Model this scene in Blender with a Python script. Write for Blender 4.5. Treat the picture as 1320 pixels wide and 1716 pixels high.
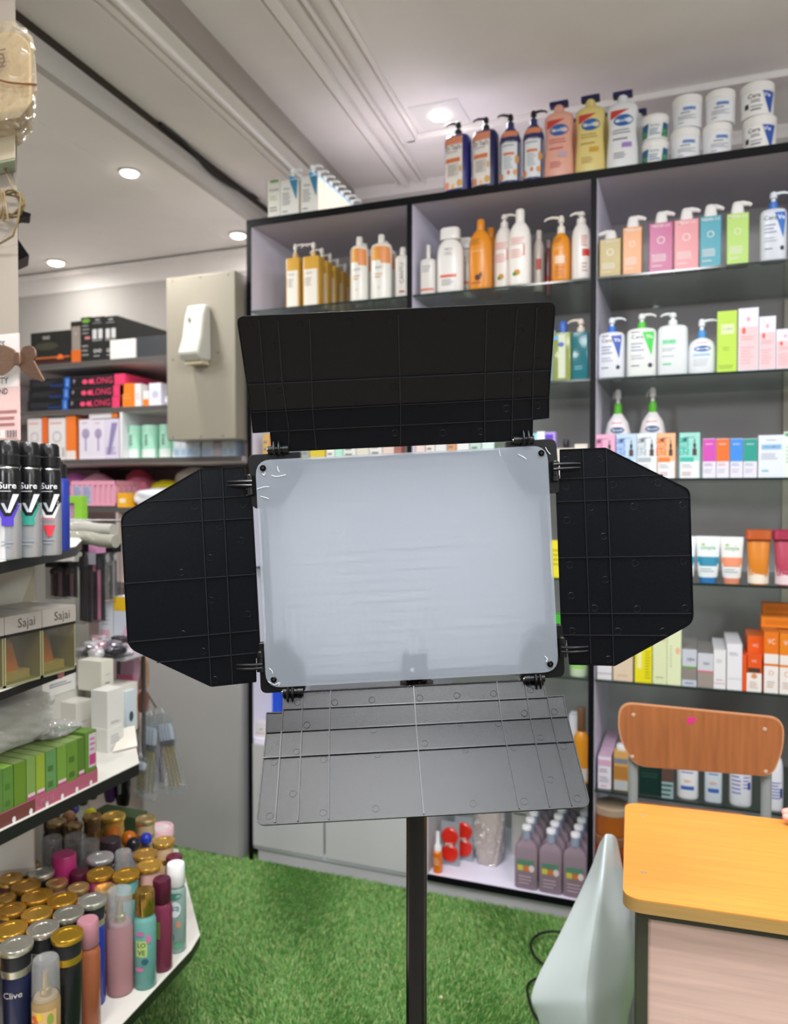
import bpy, bmesh, math, random
import numpy as np
from math import sin, cos, tan, pi, radians, sqrt, atan2
from mathutils import Vector, Matrix

# ------------------------------------------------------------------ camera, world, lights, exposure
for o in list(bpy.data.objects): bpy.data.objects.remove(o)
SC = bpy.context.scene
COL = SC.collection
F_PX, CX, CY = 1300.0, 660.0, 858.0
TH, PT, CAMH = radians(20.77), radians(1.23), 1.3
cam_d = bpy.data.cameras.new('camera'); cam = bpy.data.objects.new('camera', cam_d); COL.objects.link(cam)
cam.location = (0, 0, CAMH); cam.rotation_euler = (pi/2 - PT, 0, TH)
cam_d.sensor_fit = 'HORIZONTAL'; cam_d.sensor_width = 36; cam_d.lens = 36*F_PX/1320
cam_d.clip_start = .02
cam_d.dof.use_dof = True; cam_d.dof.focus_distance = .91; cam_d.dof.aperture_fstop = 7.0
SC.camera = cam
SC.view_settings.view_transform = 'Standard'; SC.view_settings.look = 'None'
SC.view_settings.gamma = 1; SC.view_settings.exposure = 0.42; SC.view_settings.use_curve_mapping = False
W = bpy.data.worlds.new('world'); SC.world = W; W.use_nodes = True
W.node_tree.nodes['Background'].inputs[0].default_value = (.93, .96, 1, 1)
W.node_tree.nodes['Background'].inputs[1].default_value = .25

def area(name, loc, size, power, color=(1, 1, 1), rot=(0, 0, 0), sy=None, spread=None):
    l = bpy.data.lights.new(name, 'AREA'); l.energy = power; l.color = color
    if sy: l.shape = 'RECTANGLE'; l.size = size; l.size_y = sy
    else: l.shape = 'DISK'; l.size = size
    if spread: l.spread = radians(spread)
    o = bpy.data.objects.new(name, l); COL.objects.link(o); o.location = loc; o.rotation_euler = rot
    return o
# ceiling lamps of the shop: round downlights in view and more assumed overhead, plus unseen fill lights added
area('lamp_over_aisle', (-.55, 1.1, 2.52), .22, 3, (1, .98, .96))
area('lamp_over_desk', (.6, .6, 2.52), .25, 9, (.95, .97, 1))
area('fill_flap_front', (-.08, .17, 2.52), .42, 17, (.95, .97, 1))  # unseen light added so the inner part of the lower flap gleams
area('fill_over_flap', (-.34, .76, 2.52), .42, 15, (.95, .97, 1))  # unseen light put above the lower flap to brighten its outer part
area('lamp_overhead_left', (-.75, .35, 2.45), .22, 9, (1, .97, .93))
def fill_point(name, loc, power, color, r=.12):  # bare point light added as fill, no lamp body is modelled
    l = bpy.data.lights.new(name, 'POINT'); l.energy = power; l.color = color; l.shadow_soft_size = r
    o = bpy.data.objects.new(name, l); COL.objects.link(o); o.location = loc
fill_point('fill_right', (1.2, -.35, 1.95), 27, (.93, .96, 1))  # added fill out of view, for ceiling and cabinet front
fill_point('fill_left', (-.75, -1.1, 1.95), 36, (.95, .97, 1))  # added fill behind the viewer, lifts ceiling and walls
fill_point('fill_left_aisle', (-2.5, .8, 1.9), 8, (1, .98, .96))  # unseen light added to brighten the left corner shelves
fill_point('fill_far_right', (1.6, .9, 2.2), 16, (.93, .96, 1))  # extra fill added beyond the right edge of the view
area('lamp_back_left', (-2.3, 1.6, 2.37), .2, 3.5, (1, .97, .93))
area('lamp_back_room', (-2.2, 1.2, 2.37), .2, 7, (1, .97, .95))

def ray(px, py):
    u = (px-CX)/F_PX; v = -(py-CY)/F_PX
    f = Vector((-sin(TH)*cos(PT), cos(TH)*cos(PT), -sin(PT))); r = Vector((cos(TH), sin(TH), 0))
    up = Vector((-sin(TH)*sin(PT), cos(TH)*sin(PT), cos(PT)))
    return f + u*r + v*up
CAM = Vector((0, 0, CAMH))
def at(px, py, X=None, Y=None, Z=None, D=None):
    d = ray(px, py)
    if X is not None: t = X/d.x
    elif Y is not None: t = Y/d.y
    elif Z is not None: t = (Z-CAMH)/d.z
    else: t = D
    return CAM + d*t
def onplane(px, py, P0, n):
    d = ray(px, py); return CAM + d*((P0-CAM).dot(n)/d.dot(n))
def XP(px, Y, Z):
    u = (px-CX)/F_PX
    return (u*(Y*cos(TH)*cos(PT)-(Z-CAMH)*sin(PT)) - Y*sin(TH))/(cos(TH)+u*sin(TH)*cos(PT))

# ------------------------------------------------------------------ materials
def lin(h):
    if isinstance(h, str):
        h = h.lstrip('#'); c = [int(h[i:i+2], 16)/255 for i in (0, 2, 4)]
    else: c = h
    return tuple(x/12.92 if x <= .04045 else ((x+.055)/1.055)**2.4 for x in c) + (1,)
_M = {}
def mat(col, rough=.45, kind='plastic', **k):
    key = (str(col), rough, kind, str(sorted(k.items())))
    if key in _M: return _M[key]
    m = bpy.data.materials.new(kind + '_' + str(col).strip('#')); m.use_nodes = True
    nt = m.node_tree; b = nt.nodes['Principled BSDF']; c = lin(col)
    b.inputs['Base Color'].default_value = c; b.inputs['Roughness'].default_value = rough; b.inputs['Specular IOR Level'].default_value = k.get('spec', .5)
    def new(t, **kw):
        n = nt.nodes.new(t)
        for a, v in kw.items(): n.inputs[a].default_value = v
        return n
    def noise_col(scale, amt, vec=None, detail=3):
        n = new('ShaderNodeTexNoise', Scale=scale, Detail=detail)
        tc = nt.nodes.new('ShaderNodeTexCoord'); mp = nt.nodes.new('ShaderNodeMapping')
        if vec: mp.inputs['Scale'].default_value = vec
        nt.links.new(tc.outputs['Object'], mp.inputs[0]); nt.links.new(mp.outputs[0], n.inputs['Vector'])
        mx = nt.nodes.new('ShaderNodeMix'); mx.data_type = 'RGBA'
        mx.inputs[6].default_value = tuple(x*(1-amt) for x in c[:3])+(1,)
        mx.inputs[7].default_value = tuple(min(1, x*(1+amt)) for x in c[:3])+(1,)
        rp = nt.nodes.new('ShaderNodeMapRange'); rp.inputs[1].default_value = .3; rp.inputs[2].default_value = .7
        nt.links.new(n.outputs[0], rp.inputs[0]); nt.links.new(rp.outputs[0], mx.inputs[0])
        nt.links.new(mx.outputs[2], b.inputs['Base Color']); return n
    def bump(src, st, dist=.001):
        bp = nt.nodes.new('ShaderNodeBump'); bp.inputs['Strength'].default_value = st; bp.inputs['Distance'].default_value = dist
        nt.links.new(src, bp.inputs['Height']); nt.links.new(bp.outputs[0], b.inputs['Normal'])
    if kind == 'wall': n = noise_col(3, .04); 
    elif kind == 'grain':
        n = noise_col(k.get('scale', 8), k.get('amt', .12), k.get('vec', (30, 1, 1)), 5)
    elif kind == 'metal': b.inputs['Metallic'].default_value = k.get('metallic', 1)
    elif kind == 'speckle':
        n = new('ShaderNodeTexNoise', Scale=1600, Detail=2)
        tc = nt.nodes.new('ShaderNodeTexCoord'); nt.links.new(tc.outputs['Object'], n.inputs['Vector'])
        bump(n.outputs[0], .5, .0003)
    elif kind == 'glitter':
        n = noise_col(900, .45); b.inputs['Metallic'].default_value = .4; bump(n.outputs[0], .6, .0004)
    elif kind == 'liquid':
        b.inputs['Transmission Weight'].default_value = k.get('t', .75); b.inputs['IOR'].default_value = 1.25
    elif kind == 'clear' or kind == 'film':
        nt.nodes.remove(b); out = nt.nodes['Material Output']
        tr = nt.nodes.new('ShaderNodeBsdfTransparent'); tr.inputs[0].default_value = c
        gl = nt.nodes.new('ShaderNodeBsdfGlossy'); gl.inputs['Roughness'].default_value = rough
        lw = new('ShaderNodeLayerWeight', Blend=.5); mx = nt.nodes.new('ShaderNodeMixShader')
        pw = nt.nodes.new('ShaderNodeMath'); pw.operation = 'POWER'; pw.inputs[1].default_value = 4.5; fr = nt.nodes.new('ShaderNodeMapRange')
        fr.inputs[3].default_value = k.get('f0', .2 if kind == 'film' else .04); fr.inputs[4].default_value = .85
        nt.links.new(lw.outputs['Facing'], pw.inputs[0]); nt.links.new(pw.outputs[0], fr.inputs[0])
        if kind == 'film':
            ns = new('ShaderNodeTexVoronoi', Scale=k.get('scale', 30))
            tc = nt.nodes.new('ShaderNodeTexCoord'); nt.links.new(tc.outputs['Object'], ns.inputs['Vector'])
            bp = nt.nodes.new('ShaderNodeBump'); bp.inputs['Strength'].default_value = 1; bp.inputs['Distance'].default_value = .02
            nt.links.new(ns.outputs[0], bp.inputs['Height']); nt.links.new(bp.outputs[0], gl.inputs['Normal'])
        nt.links.new(fr.outputs[0], mx.inputs[0]); nt.links.new(tr.outputs[0], mx.inputs[1]); nt.links.new(gl.outputs[0], mx.inputs[2])
        last = mx
        if k.get('haze'):
            df = nt.nodes.new('ShaderNodeBsdfDiffuse'); df.inputs[0].default_value = lin(k.get('hz', '#ffffff')); m2 = nt.nodes.new('ShaderNodeMixShader')
            m2.inputs[0].default_value = k['haze']; nt.links.new(mx.outputs[0], m2.inputs[1]); nt.links.new(df.outputs[0], m2.inputs[2]); last = m2
        nt.links.new(last.outputs[0], out.inputs[0])
    elif kind == 'glow':
        b.inputs['Emission Color'].default_value = c; b.inputs['Emission Strength'].default_value = k.get('e', 5)
    _M[key] = m; return m
def glow(col, e): return mat(col, .5, 'glow', e=e)
BLK = mat('#101114', .5); DARK = mat('#1b1c20', .5)

# ------------------------------------------------------------------ mesh builder
_TX = {}
def text_geo(s, bold=False):
    if (s, bold) in _TX: return _TX[(s, bold)]
    cu = bpy.data.curves.new('t', 'FONT'); cu.body = s; cu.size = 1; cu.align_x = 'CENTER'; cu.align_y = 'CENTER'
    cu.resolution_u = 2
    if bold: cu.offset = .009
    ob = bpy.data.objects.new('t', cu)
    me = bpy.data.meshes.new_from_object(ob)
    vs = [(v.co.x, v.co.y) for v in me.vertices]; fs = [tuple(p.vertices) for p in me.polygons]
    bpy.data.objects.remove(ob); bpy.data.meshes.remove(me); bpy.data.curves.remove(cu)
    _TX[(s, bold)] = (vs, fs); return vs, fs

class MB:
    def __init__(s): s.v = []; s.f = []; s.m = []; s.mats = []; s.T = None
    def mi(s, m):
        if m not in s.mats: s.mats.append(m)
        return s.mats.index(m)
    def add(s, vs, fs, m):
        o = len(s.v); i = s.mi(m)
        if s.T is not None: vs = [tuple(s.T @ Vector(v)) for v in vs]
        s.v += [tuple(v) for v in vs]; s.f += [tuple(a+o for a in f) for f in fs]; s.m += [i]*len(fs)
    def box(s, x0, x1, y0, y1, z0, z1, m, skew=0):
        vs = [(x, y, z) for x in (x0, x1) for y in (y0, y1) for z in (z0, z1)]
        s.add(vs, [(0, 1, 3, 2), (4, 6, 7, 5), (0, 4, 5, 1), (2, 3, 7, 6), (0, 2, 6, 4), (1, 5, 7, 3)], m)
    def rings(s, rs, m, cap=True, closed=True):
        n = len(rs[0]); vs = [p for r in rs for p in r]; fs = []
        for k in range(len(rs)-1):
            for i in range(n if closed else n-1):
                a = k*n+i; b = k*n+(i+1) % n; fs.append((a, b, b+n, a+n))
        if cap: fs.append(tuple(reversed(range(n)))); fs.append(tuple(range((len(rs)-1)*n, len(rs)*n)))
        s.add(vs, fs, m)
    def loft(s, prof, m, n=2, seg=28, cx=0, cy=0, cap=True):
        rs = []
        for (z, rx, ry) in prof:
            r = []
            for i in range(seg):
                a = 2*pi*i/seg; c, q = cos(a), sin(a)
                r.append((cx+rx*math.copysign(abs(c)**(2/n), c), cy+ry*math.copysign(abs(q)**(2/n), q), z))
            rs.append(r)
        s.rings(rs, m, cap)
    def tube(s, pts, r, m, seg=8, cap=True):
        pts = [Vector(p) for p in pts]; rs = []
        up0 = None
        for i, p in enumerate(pts):
            t = (pts[min(i+1, len(pts)-1)]-pts[max(i-1, 0)]).normalized()
            if up0 is None: up0 = t.orthogonal().normalized()
            a = (up0 - t*up0.dot(t)).normalized(); b = t.cross(a); up0 = a
            rr = r[i] if isinstance(r, (list, tuple)) else r
            rs.append([tuple(p + a*cos(2*pi*k/seg)*rr + b*sin(2*pi*k/seg)*rr) for k in range(seg)])
        s.rings(rs, m, cap)
    def prism(s, poly, d, m, bev=0):       # poly: 3d points of a planar outline, extruded by vector d
        n = len(poly); vs = [tuple(p) for p in poly] + [tuple(Vector(p)+Vector(d)) for p in poly]
        fs = [tuple(range(n)), tuple(reversed(range(n, 2*n)))] + [(i, i+n, (i+1) % n+n, (i+1) % n) for i in range(n)]
        s.add(vs, fs, m)
    def bar(s, a, b, w, h, up, m):         # little bar from a to b, width w, height h along up
        a, b, up = Vector(a), Vector(b), Vector(up).normalized(); t = (b-a).normalized(); q = t.cross(up).normalized()*w/2
        s.prism([a-q, b-q, b+q, a+q], up*h, m)
    def build(s, name, parent=None, bevel=0, smooth=True, loc=None, rz=0):
        me = bpy.data.meshes.new(name); me.from_pydata(s.v, [], s.f)
        for m in s.mats: me.materials.append(m)
        me.polygons.foreach_set('material_index', s.m)
        bm = bmesh.new(); bm.from_mesh(me)
        bmesh.ops.recalc_face_normals(bm, faces=bm.faces); bm.to_mesh(me); bm.free()
        if smooth:
            me.polygons.foreach_set('use_smooth', [True]*len(me.polygons)); me.set_sharp_from_angle(angle=radians(38))
        me.update()
        o = bpy.data.objects.new(name, me); COL.objects.link(o)
        if bevel:
            md = o.modifiers.new('bevel', 'BEVEL'); md.width = bevel; md.segments = 2; md.limit_method = 'ANGLE'; md.angle_limit = radians(40)
        if parent: o.parent = parent
        if loc is not None: o.location = loc
        o.rotation_euler.z = rz
        return o
    # ---- printing: flat artwork laid on a surface y = surf(x, z), artwork facing -Y
    def art(s, ops, w, h, surf, x0=0, z0=0):
        for i, op in enumerate(ops):
            e = .0005 + .00025*i; k = op[0]
            P = lambda x, z: (x0+x*w, surf(x0+x*w, z0+z*h)-e, z0+z*h)
            if k == 'r':
                _, a, b, c, d, col = op; s.grid([(a, b, c), (a, b, d)], P, mat(col, .4))
            elif k == 'q':
                _, c, d, (a0, b0), (a1, b1), col = op; s.grid([(a0, b0, c), (a1, b1, d)], P, mat(col, .4))
            elif k == 'e':
                _, xc, zc, rx, rz, col = op; n = 20
                vs = [P(xc, zc)] + [P(xc+rx*cos(2*pi*j/n), zc+rz*sin(2*pi*j/n)) for j in range(n)]
                s.add(vs, [(0, 1+j, 1+(j+1) % n) for j in range(n)], mat(col, .4))
            elif k == 'o':
                _, xc, zc, r, col = op; n = 20; rz = r*w/h; q = .8
                vs = [P(xc+r*cos(2*pi*j/n), zc+rz*sin(2*pi*j/n)) for j in range(n)] + [P(xc+q*r*cos(2*pi*j/n), zc+q*rz*sin(2*pi*j/n)) for j in range(n)]
                s.add(vs, [(j, (j+1) % n, (j+1) % n+n, j+n) for j in range(n)], mat(col, .4))
            elif k == 'l':
                _, a, b, c, d, n, col = op; rnd = random.Random(int(1000*(a+b+c+d)))
                for j in range(n):
                    zz = d+(c-d)*(j+.5)/n; t = abs(d-c)/n*.36
                    bb = b-(b-a)*rnd.random()*.3
                    s.grid([(a, bb, zz-t/2), (a, bb, zz+t/2)], P, mat(col, .4), nx=5, nz=1)
            elif k == 't':
                txt, xc, zc, sz, col = op[1:6]; mw = op[6] if len(op) > 6 else .92
                rot = op[7] if len(op) > 7 else 0; bold = op[8] if len(op) > 8 else True
                vs, fs = text_geo(txt, bold)
                if not vs: continue
                ww = max(v[0] for v in vs)-min(v[0] for v in vs); sx = sz*h; wmax = (h if rot else w)*mw
                kx = min(sx, wmax/ww)
                if rot: pts = [P(xc - v[1]*sx/w, zc + v[0]*kx/h) for v in vs]
                else: pts = [P(xc + v[0]*kx/w, zc + v[1]*sx/h) for v in vs]
                s.add(pts, fs, mat(col, .4))
    def grid(s, rows, P, m, nx=8, nz=5):
        (a0, b0, z0), (a1, b1, z1) = rows; vs = []; fs = []
        for j in range(nz+1):
            t = j/nz; a = a0+(a1-a0)*t; b = b0+(b1-b0)*t; z = z0+(z1-z0)*t
            for i in range(nx+1): vs.append(P(a+(b-a)*i/nx, z))
        for j in range(nz):
            for i in range(nx):
                q = j*(nx+1)+i; fs.append((q, q+1, q+nx+2, q+nx+1))
        s.add(vs, fs, m)

def tag(o, label=None, cat=None, group=None, kind=None):
    if label: o['label'] = label
    if cat: o['category'] = cat
    if group: o['group'] = group
    if kind: o['kind'] = kind
    return o
def empty(name, loc, rz=0):
    o = bpy.data.objects.new(name, None); COL.objects.link(o); o.location = loc; o.rotation_euler = (0, 0, rz); o.empty_display_size = .02
    return o
def struct(o): o['kind'] = 'structure'; return o
def copy_tree(o, parent=None):
    c = o.copy(); COL.objects.link(c)
    if parent: c.parent = parent
    for ch in list(o.children): copy_tree(ch, c)
    return c
def bez(pts, n=10):                        # smooth path through points (Catmull-Rom)
    pts = [Vector(p) for p in pts]; out = []
    P = [pts[0]*2-pts[1]] + pts + [pts[-1]*2-pts[-2]]
    for i in range(1, len(P)-2):
        for j in range(n):
            t = j/n; a, b, c, d = P[i-1], P[i], P[i+1], P[i+2]
            out.append(.5*((2*b)+(c-a)*t+(2*a-5*b+4*c-d)*t*t+(3*b-a-3*c+d)*t**3))
    out.append(pts[-1]); return out
def round_poly(pts, r, n=5):               # 2d outline with rounded corners; r scalar or per-corner list
    out = []; N = len(pts)
    for i, p in enumerate(pts):
        rr = r[i] if isinstance(r, (list, tuple)) else r
        if rr <= 0: out.append(tuple(p)); continue
        p = Vector(p); a = Vector(pts[i-1]); b = Vector(pts[(i+1) % N])
        da = (a-p); db = (b-p); q = min(rr, da.length*.45, db.length*.45)
        s0 = p+da.normalized()*q; s1 = p+db.normalized()*q
        for j in range(n+1):
            t = j/n; out.append(tuple(s0*(1-t)**2+p*2*t*(1-t)+s1*t*t))
    return out

# ------------------------------------------------------------------ the room
YC, YB = 2.37, 2.82            # front of the wall cabinet, back wall
CZ = 2.59                      # main ceiling
WALLW = mat('#c2beb9', .7, 'wall'); CEIL = mat('#efebe7', .8, 'wall')
GREYW = mat('#a9a7a4', .6, 'wall')
b = MB(); b.box(-4.5, 2.5, -2.5, 4.2, -.05, 0, mat('#8f887e', .7, 'wall')); struct(b.build('floor'))
b = MB(); b.box(-4.5, 2.5, 3.05, 3.15, 0, 2.75, WALLW); struct(b.build('wall_back'))
b = MB(); b.box(-4.5, 2.5, -2.6, -2.5, 0, 2.75, mat('#4a4744', .8, 'wall')); struct(b.build('wall_front'))
b = MB(); b.box(2.4, 2.5, -2.5, 3, 0, 2.75, WALLW); struct(b.build('wall_right'))
b = MB(); b.box(-4.5, -4.4, -2.5, 3.1, 0, 2.75, WALLW); struct(b.build('wall_left'))
RA = radians(3.67)             # the ceiling beams and the desk stand a little skew to the cabinet
def rr(x, y): return (x*cos(RA)-y*sin(RA), x*sin(RA)+y*cos(RA))
def strip(name, x0, x1, z0, z1, m, y0=-2.9, y1=3.3, bevel=0):
    """a straight run along the skew ceiling direction"""
    b = MB(); x0 *= .956; x1 *= .956; p = [rr(x0, y0), rr(x1, y0), rr(x1, y1), rr(x0, y1)]
    b.prism([(q[0], q[1], z0) for q in p], (0, 0, z1-z0), m); return struct(b.build(name, bevel=bevel))
strip('ceiling', -1.22, 3, CZ, CZ+.05, CEIL)
strip('ceiling.001', -1.53, -1.2, 2.50, 2.53, CEIL)                     # dropped run beside the beam
strip('trim_1', -1.2, -1.185, 2.50, CZ, mat('#a19a92', .8, 'wall'))      # beam side
strip('trim_2', -1.56, -1.53, 2.475, 2.52, mat('#3c332c', .9))          # solid strip coloured like the shade inside an open slot
strip('trim_3', -1.56, -1.531, 2.405, 2.474, mat('#bbb8b3', .8, 'wall'))
strip('ceiling.002', -1.76, -1.5605, 2.405, 2.44, CEIL)
strip('ceiling.003', -4.8, -1.7605, 2.4042, 2.43, CEIL, y1=3.4)
for i, (xa, w, h) in enumerate([(-1.245, .012, .014), (-1.275, .02, .008), (-1.31, .006, .006)]):
    strip('trim_%d' % (4+i), xa-w, xa, 2.50-h, 2.50, CEIL)
for i, (xa, w, h) in enumerate([(-.975, .012, .012), (-.94, .03, .02), (-.885, .02, .013), (-.855, .008, .02)]):
    strip('trim_%d' % (8+i), xa-w/2, xa+w/2, CZ-h, CZ, CEIL, y1=3.2)
# raised frame that runs round the middle field of the ceiling
c0 = at(690, 232, Z=CZ); c1 = at(905, 178, Z=CZ)
dirv = Vector((sin(-RA), cos(-RA), 0)); dirv = Vector((-sin(RA), cos(RA), 0))
b = MB(); b.bar(c0-dirv*3.5, c0, .035, -.016, (0, 0, 1), CEIL); b.bar(c0+Vector((-.018, 0, 0)), c0+Vector((2.6, 0, 0)), .035, -.016, (0, 0, 1), CEIL)
b.bar(c0-dirv*3.5+Vector((.03, 0, 0)), c0+Vector((.03, -.03, 0)), .008, -.022, (0, 0, 1), CEIL); b.bar(c0+Vector((.03, -.03, 0)), c0+Vector((2.6, -.03, 0)), .008, -.022, (0, 0, 1), CEIL)
struct(b.build('trim_12', bevel=.003))
# cornices
def cornice(name, x0, x1, y, z, s=1):
    b = MB()
    prof = [(0, 0), (0, -.17), (-.012, -.17), (-.016, -.15), (-.02, -.135), (-.03, -.12), (-.05, -.075), (-.078, -.045), (-.09, -.04), (-.094, -.02), (-.11, -.012), (-.112, 0)]
    b.rings([[(x, y+p[0]*s, z+p[1]*s) for p in prof] for x in (x0, x1)], CEIL, cap=True); struct(b.build(name))
cornice('trim_13', -1.5, 2.4, 3.05, CZ, .22)
cornice('trim_14', -4.4, -1.4, 3.05, 2.395, .5)

# downlights
def downlight(label, p, r=.045, square=False):
    t = empty('downlight', p)
    b = MB(); 
    if square: b.prism([(-.085, -.085, -.004), (.085, -.085, -.004), (.085, .085, -.004), (-.085, .085, -.004)], (0, 0, .004), mat('#e8e6e2', .4))
    else: b.loft([(-.003, r*1.25, r*1.25), (0, r*1.35, r*1.35)], mat('#e6e2dc', .4))
    b.build('trim_ring', t)
    b = MB(); b.loft([(-.012, r*.6, r*.6), (-.008, r*.95, r*.95), (-.004, r, r)], glow('#fff6ee', 14)); b.build('lens', t)
    tag(t, label, 'ceiling light'); 
    return t
downlight('round downlight glowing in ceiling right behind the blue pump bottles, on a square plate', at(737, 192, Z=CZ), .034, True)
downlight('round downlight glowing on the crease of the left ceiling, nearest of the left ones', at(217, 289, Z=2.4025), .027)
downlight('round downlight glowing beside the top left corner of the cabinet', at(399, 394, Z=2.4), .028)
downlight('round downlight glowing farthest left, above the black boxes', at(94, 440, Z=2.4), .033)
area('lamp_spot_right', at(737, 192, Z=CZ-.02)[:], .09, 3.2, (1, .98, .97))
area('lamp_spot_left', at(217, 289, Z=2.38)[:], .09, 5, (1, .97, .94))
area('lamp_spot_corner', at(399, 394, Z=2.37)[:], .09, 1.6, (1, .98, .95))
area('lamp_spot_far', at(94, 440, Z=2.37)[:], .09, 1.6, (1, .98, .95))
# loose black cable along the ceiling slot
b = MB(); A = [onplane(x, y, Vector((*rr(-1.455, 0), 2.4)), Vector((cos(RA), sin(RA), 0))) for x, y in ((268, 207), (290, 224), (312, 243), (330, 262), (350, 285), (372, 302), (400, 318), (425, 328), (448, 339))]
b.tube(bez(A), .006, BLK); tag(b.build('ceiling_cable'), 'loose black cable sagging from the dark slot in the ceiling', 'cable')

# artificial grass
rng = np.random.default_rng(3)
def grass(n=240000):
    x = rng.uniform(-1.75, .62, n); y = rng.uniform(.95, 2.42, n)
    keep = (x > -.95*y-.05*0-.35) & (x < .42*y+.1); x, y = x[keep], y[keep]; n = len(x)
    patch = np.sin(x*5+1)*np.cos(y*4)+.6*np.sin(x*13+y*9); ang = rng.uniform(0, 2*pi, n)*.45+patch*1.6; h = rng.uniform(.009, .019, n)*(1+.1*patch)
    lean = rng.uniform(.2, .95, n); w = rng.uniform(.0007, .0013, n)
    pa = rng.uniform(0, 2*pi, n); px, py = np.cos(pa)*w, np.sin(pa)*w
    V = np.zeros((n, 5, 3)); 
    V[:, 0] = np.stack([x-px, y-py, 0*x], 1); V[:, 1] = np.stack([x+px, y+py, 0*x], 1)
    mx, my = x+np.cos(ang)*h*lean*.35, y+np.sin(ang)*h*lean*.35
    V[:, 2] = np.stack([mx+px*.8, my+py*.8, h*.6], 1); V[:, 3] = np.stack([mx-px*.8, my-py*.8, h*.6], 1)
    V[:, 4] = np.stack([x+np.cos(ang)*h*lean, y+np.sin(ang)*h*lean, h*(1-.35*lean)], 1)
    base = np.arange(n)[:, None]*5
    q = np.concatenate([base+0, base+1, base+2, base+3], 1); t = np.concatenate([base+3, base+2, base+4], 1)
    V = np.concatenate([V.reshape(-1, 3), np.array([[-1.9, .6, .003], [.9, .6, .003], [.9, 2.45, .003], [-1.9, 2.45, .003]])])
    me = bpy.data.meshes.new('grass'); me.vertices.add(n*5+4); me.vertices.foreach_set('co', V.reshape(-1))
    loops = np.concatenate([np.concatenate([q, t], 1).reshape(-1), n*5+np.arange(4)]); me.loops.add(len(loops)); me.loops.foreach_set('vertex_index', loops)
    st = np.append((np.arange(n)[:, None]*7+np.array([[0, 4]])).reshape(-1), 7*n)
    me.polygons.add(2*n+1); me.polygons.foreach_set('loop_start', st)
    mats = [mat(c, .45) for c in ('#7bb05c', '#66a04c', '#96c06e', '#b8c27e', '#3f6b2b')]
    for m in mats: me.materials.append(m)
    k = np.append(np.repeat(rng.choice(4, n, p=[.36, .28, .2, .16]), 2), 4); me.polygons.foreach_set('material_index', k.astype(np.int32))
    me.update(calc_edges=True); me.validate()
    o = bpy.data.objects.new('artificial_grass', me); COL.objects.link(o)
    tag(o, 'short bright green artificial grass carpet covering the floor', 'grass', kind='stuff')
grass()
b = MB(); c = at(739, 1671, Z=.03); b.loft([(-.004, .002, .002), (0, .005, .004), (.003, .003, .003)], mat('#f3e3c0', .3), seg=10)
tag(b.build('crumb', loc=c), 'tiny pale crumb lying on the grass beside the pole', 'crumb')
# ------------------------------------------------------------------ wall cabinet
LIL = mat('#c9c2cd', .45, 'wall'); LILB = mat('#b5b0b1', .5, 'wall'); EDGE = mat('#0b0c10', .5, spec=.15); LILE = mat('#f0ecff', .4)
XA, XB_, XC_, XD = -1.449, -.845, -.267, .42
ZT = 2.258
DEP = YB-YC
cab = empty('wall_cabinet', (XA, YC, 0))
tag(cab, 'tall open wall cabinet with lilac interior and black front edges behind the lamp', 'cabinet')
def cbox(name, x0, x1, y0, y1, z0, z1, m, parent=cab, bevel=0):
    b = MB(); b.box(x0-XA, x1-XA, y0-YC, y1-YC, z0, z1, m); return b.build(name, parent, bevel)
cbox('back_panel', XA, XD, YB-.012, YB, .07, ZT, LILB)
cbox('top_panel', XA, XD, YC+.004, YB, ZT-.02, ZT, LIL); cbox('edge_strip', XA, XD, YC-.002, YC+.004, ZT-.022, ZT+.001, EDGE)
cbox('side_panel', XA, XA+.016, YC+.004, YB-.012, .07, ZT-.02, LILE)
cbox('edge_strip', XA, XA+.016, YC-.002, YC+.004, .0, ZT-.022, EDGE)
for x in (XB_, XC_):
    cbox('divider', x-.009, x+.009, YC+.004, YB-.012, .07, ZT-.02, LILE)
    cbox('edge_strip', x-.009, x+.008, YC-.002, YC+.004, .07, ZT-.022, EDGE)
cbox('side_panel', XD-.016, XD, YC+.004, YB-.012, .07, ZT-.02, LIL)
cbox('bottom_board', XA, XD, YC+.004, YB-.012, .05, .07, LILE)
cbox('edge_strip', XB_+.06, XD, YC-.002, YC+.004, .05, .07, EDGE)
cbox('kick_board', XA+.03, XD, YC+.012, YC+.03, 0, .05, mat('#c4c0c6', .5, 'wall'))
GLASS = mat('#d3dcd6', .03, 'clear', blend=.3); GEDGE = mat('#20302c', .12)
ZS = [1.946, 1.647, 1.349, 1.049, .749, .416]
for z in ZS:
    for (x0, x1) in ((XA+.017, XB_-.01), (XB_+.01, XC_-.01), (XC_+.01, XD-.017)):
        if z == ZS[-1] and x0 < XC_: continue
        g = cbox('glass_shelf', x0, x1, YC+.006, YB-.02, z-.006, z, GLASS)
        cbox('polished_edge', x0, x1, YC+.004, YC+.0058, z-.006, z, GEDGE, g) if False else None
        b = MB(); b.box(x0-XA, x1-XA, .004, .0058, z-.006, z, GEDGE); b.build('polished_edge', g)
b = MB(); xs = XP(1312, YB-.02, 1.6)
b.box(xs-XA, xs+.022-XA, DEP-.03, DEP-.013, .75, 1.93, mat('#e9e0d2', .4)); b.build('shelf_standard', cab)
# lower drawers and doors of the left bay
cbox('drawer_shelf', XA+.016, XB_, YC+.004, YB-.012, .425, .441, LILE)
xm = XP(544, YC, .3)
DOOR = mat('#c3c2c4', .45, 'wall')
for (x0, x1) in ((XA+.018, xm-.0035), (xm+.0035, XB_+.06)):
    cbox('door', x0, x1, YC-.004, YC+.012, .062, .424, DOOR, bevel=.001)
cbox('end_cap', XB_+.06, XB_+.064, YC+.0, YB-.1, .06, .42, DOOR)

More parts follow.
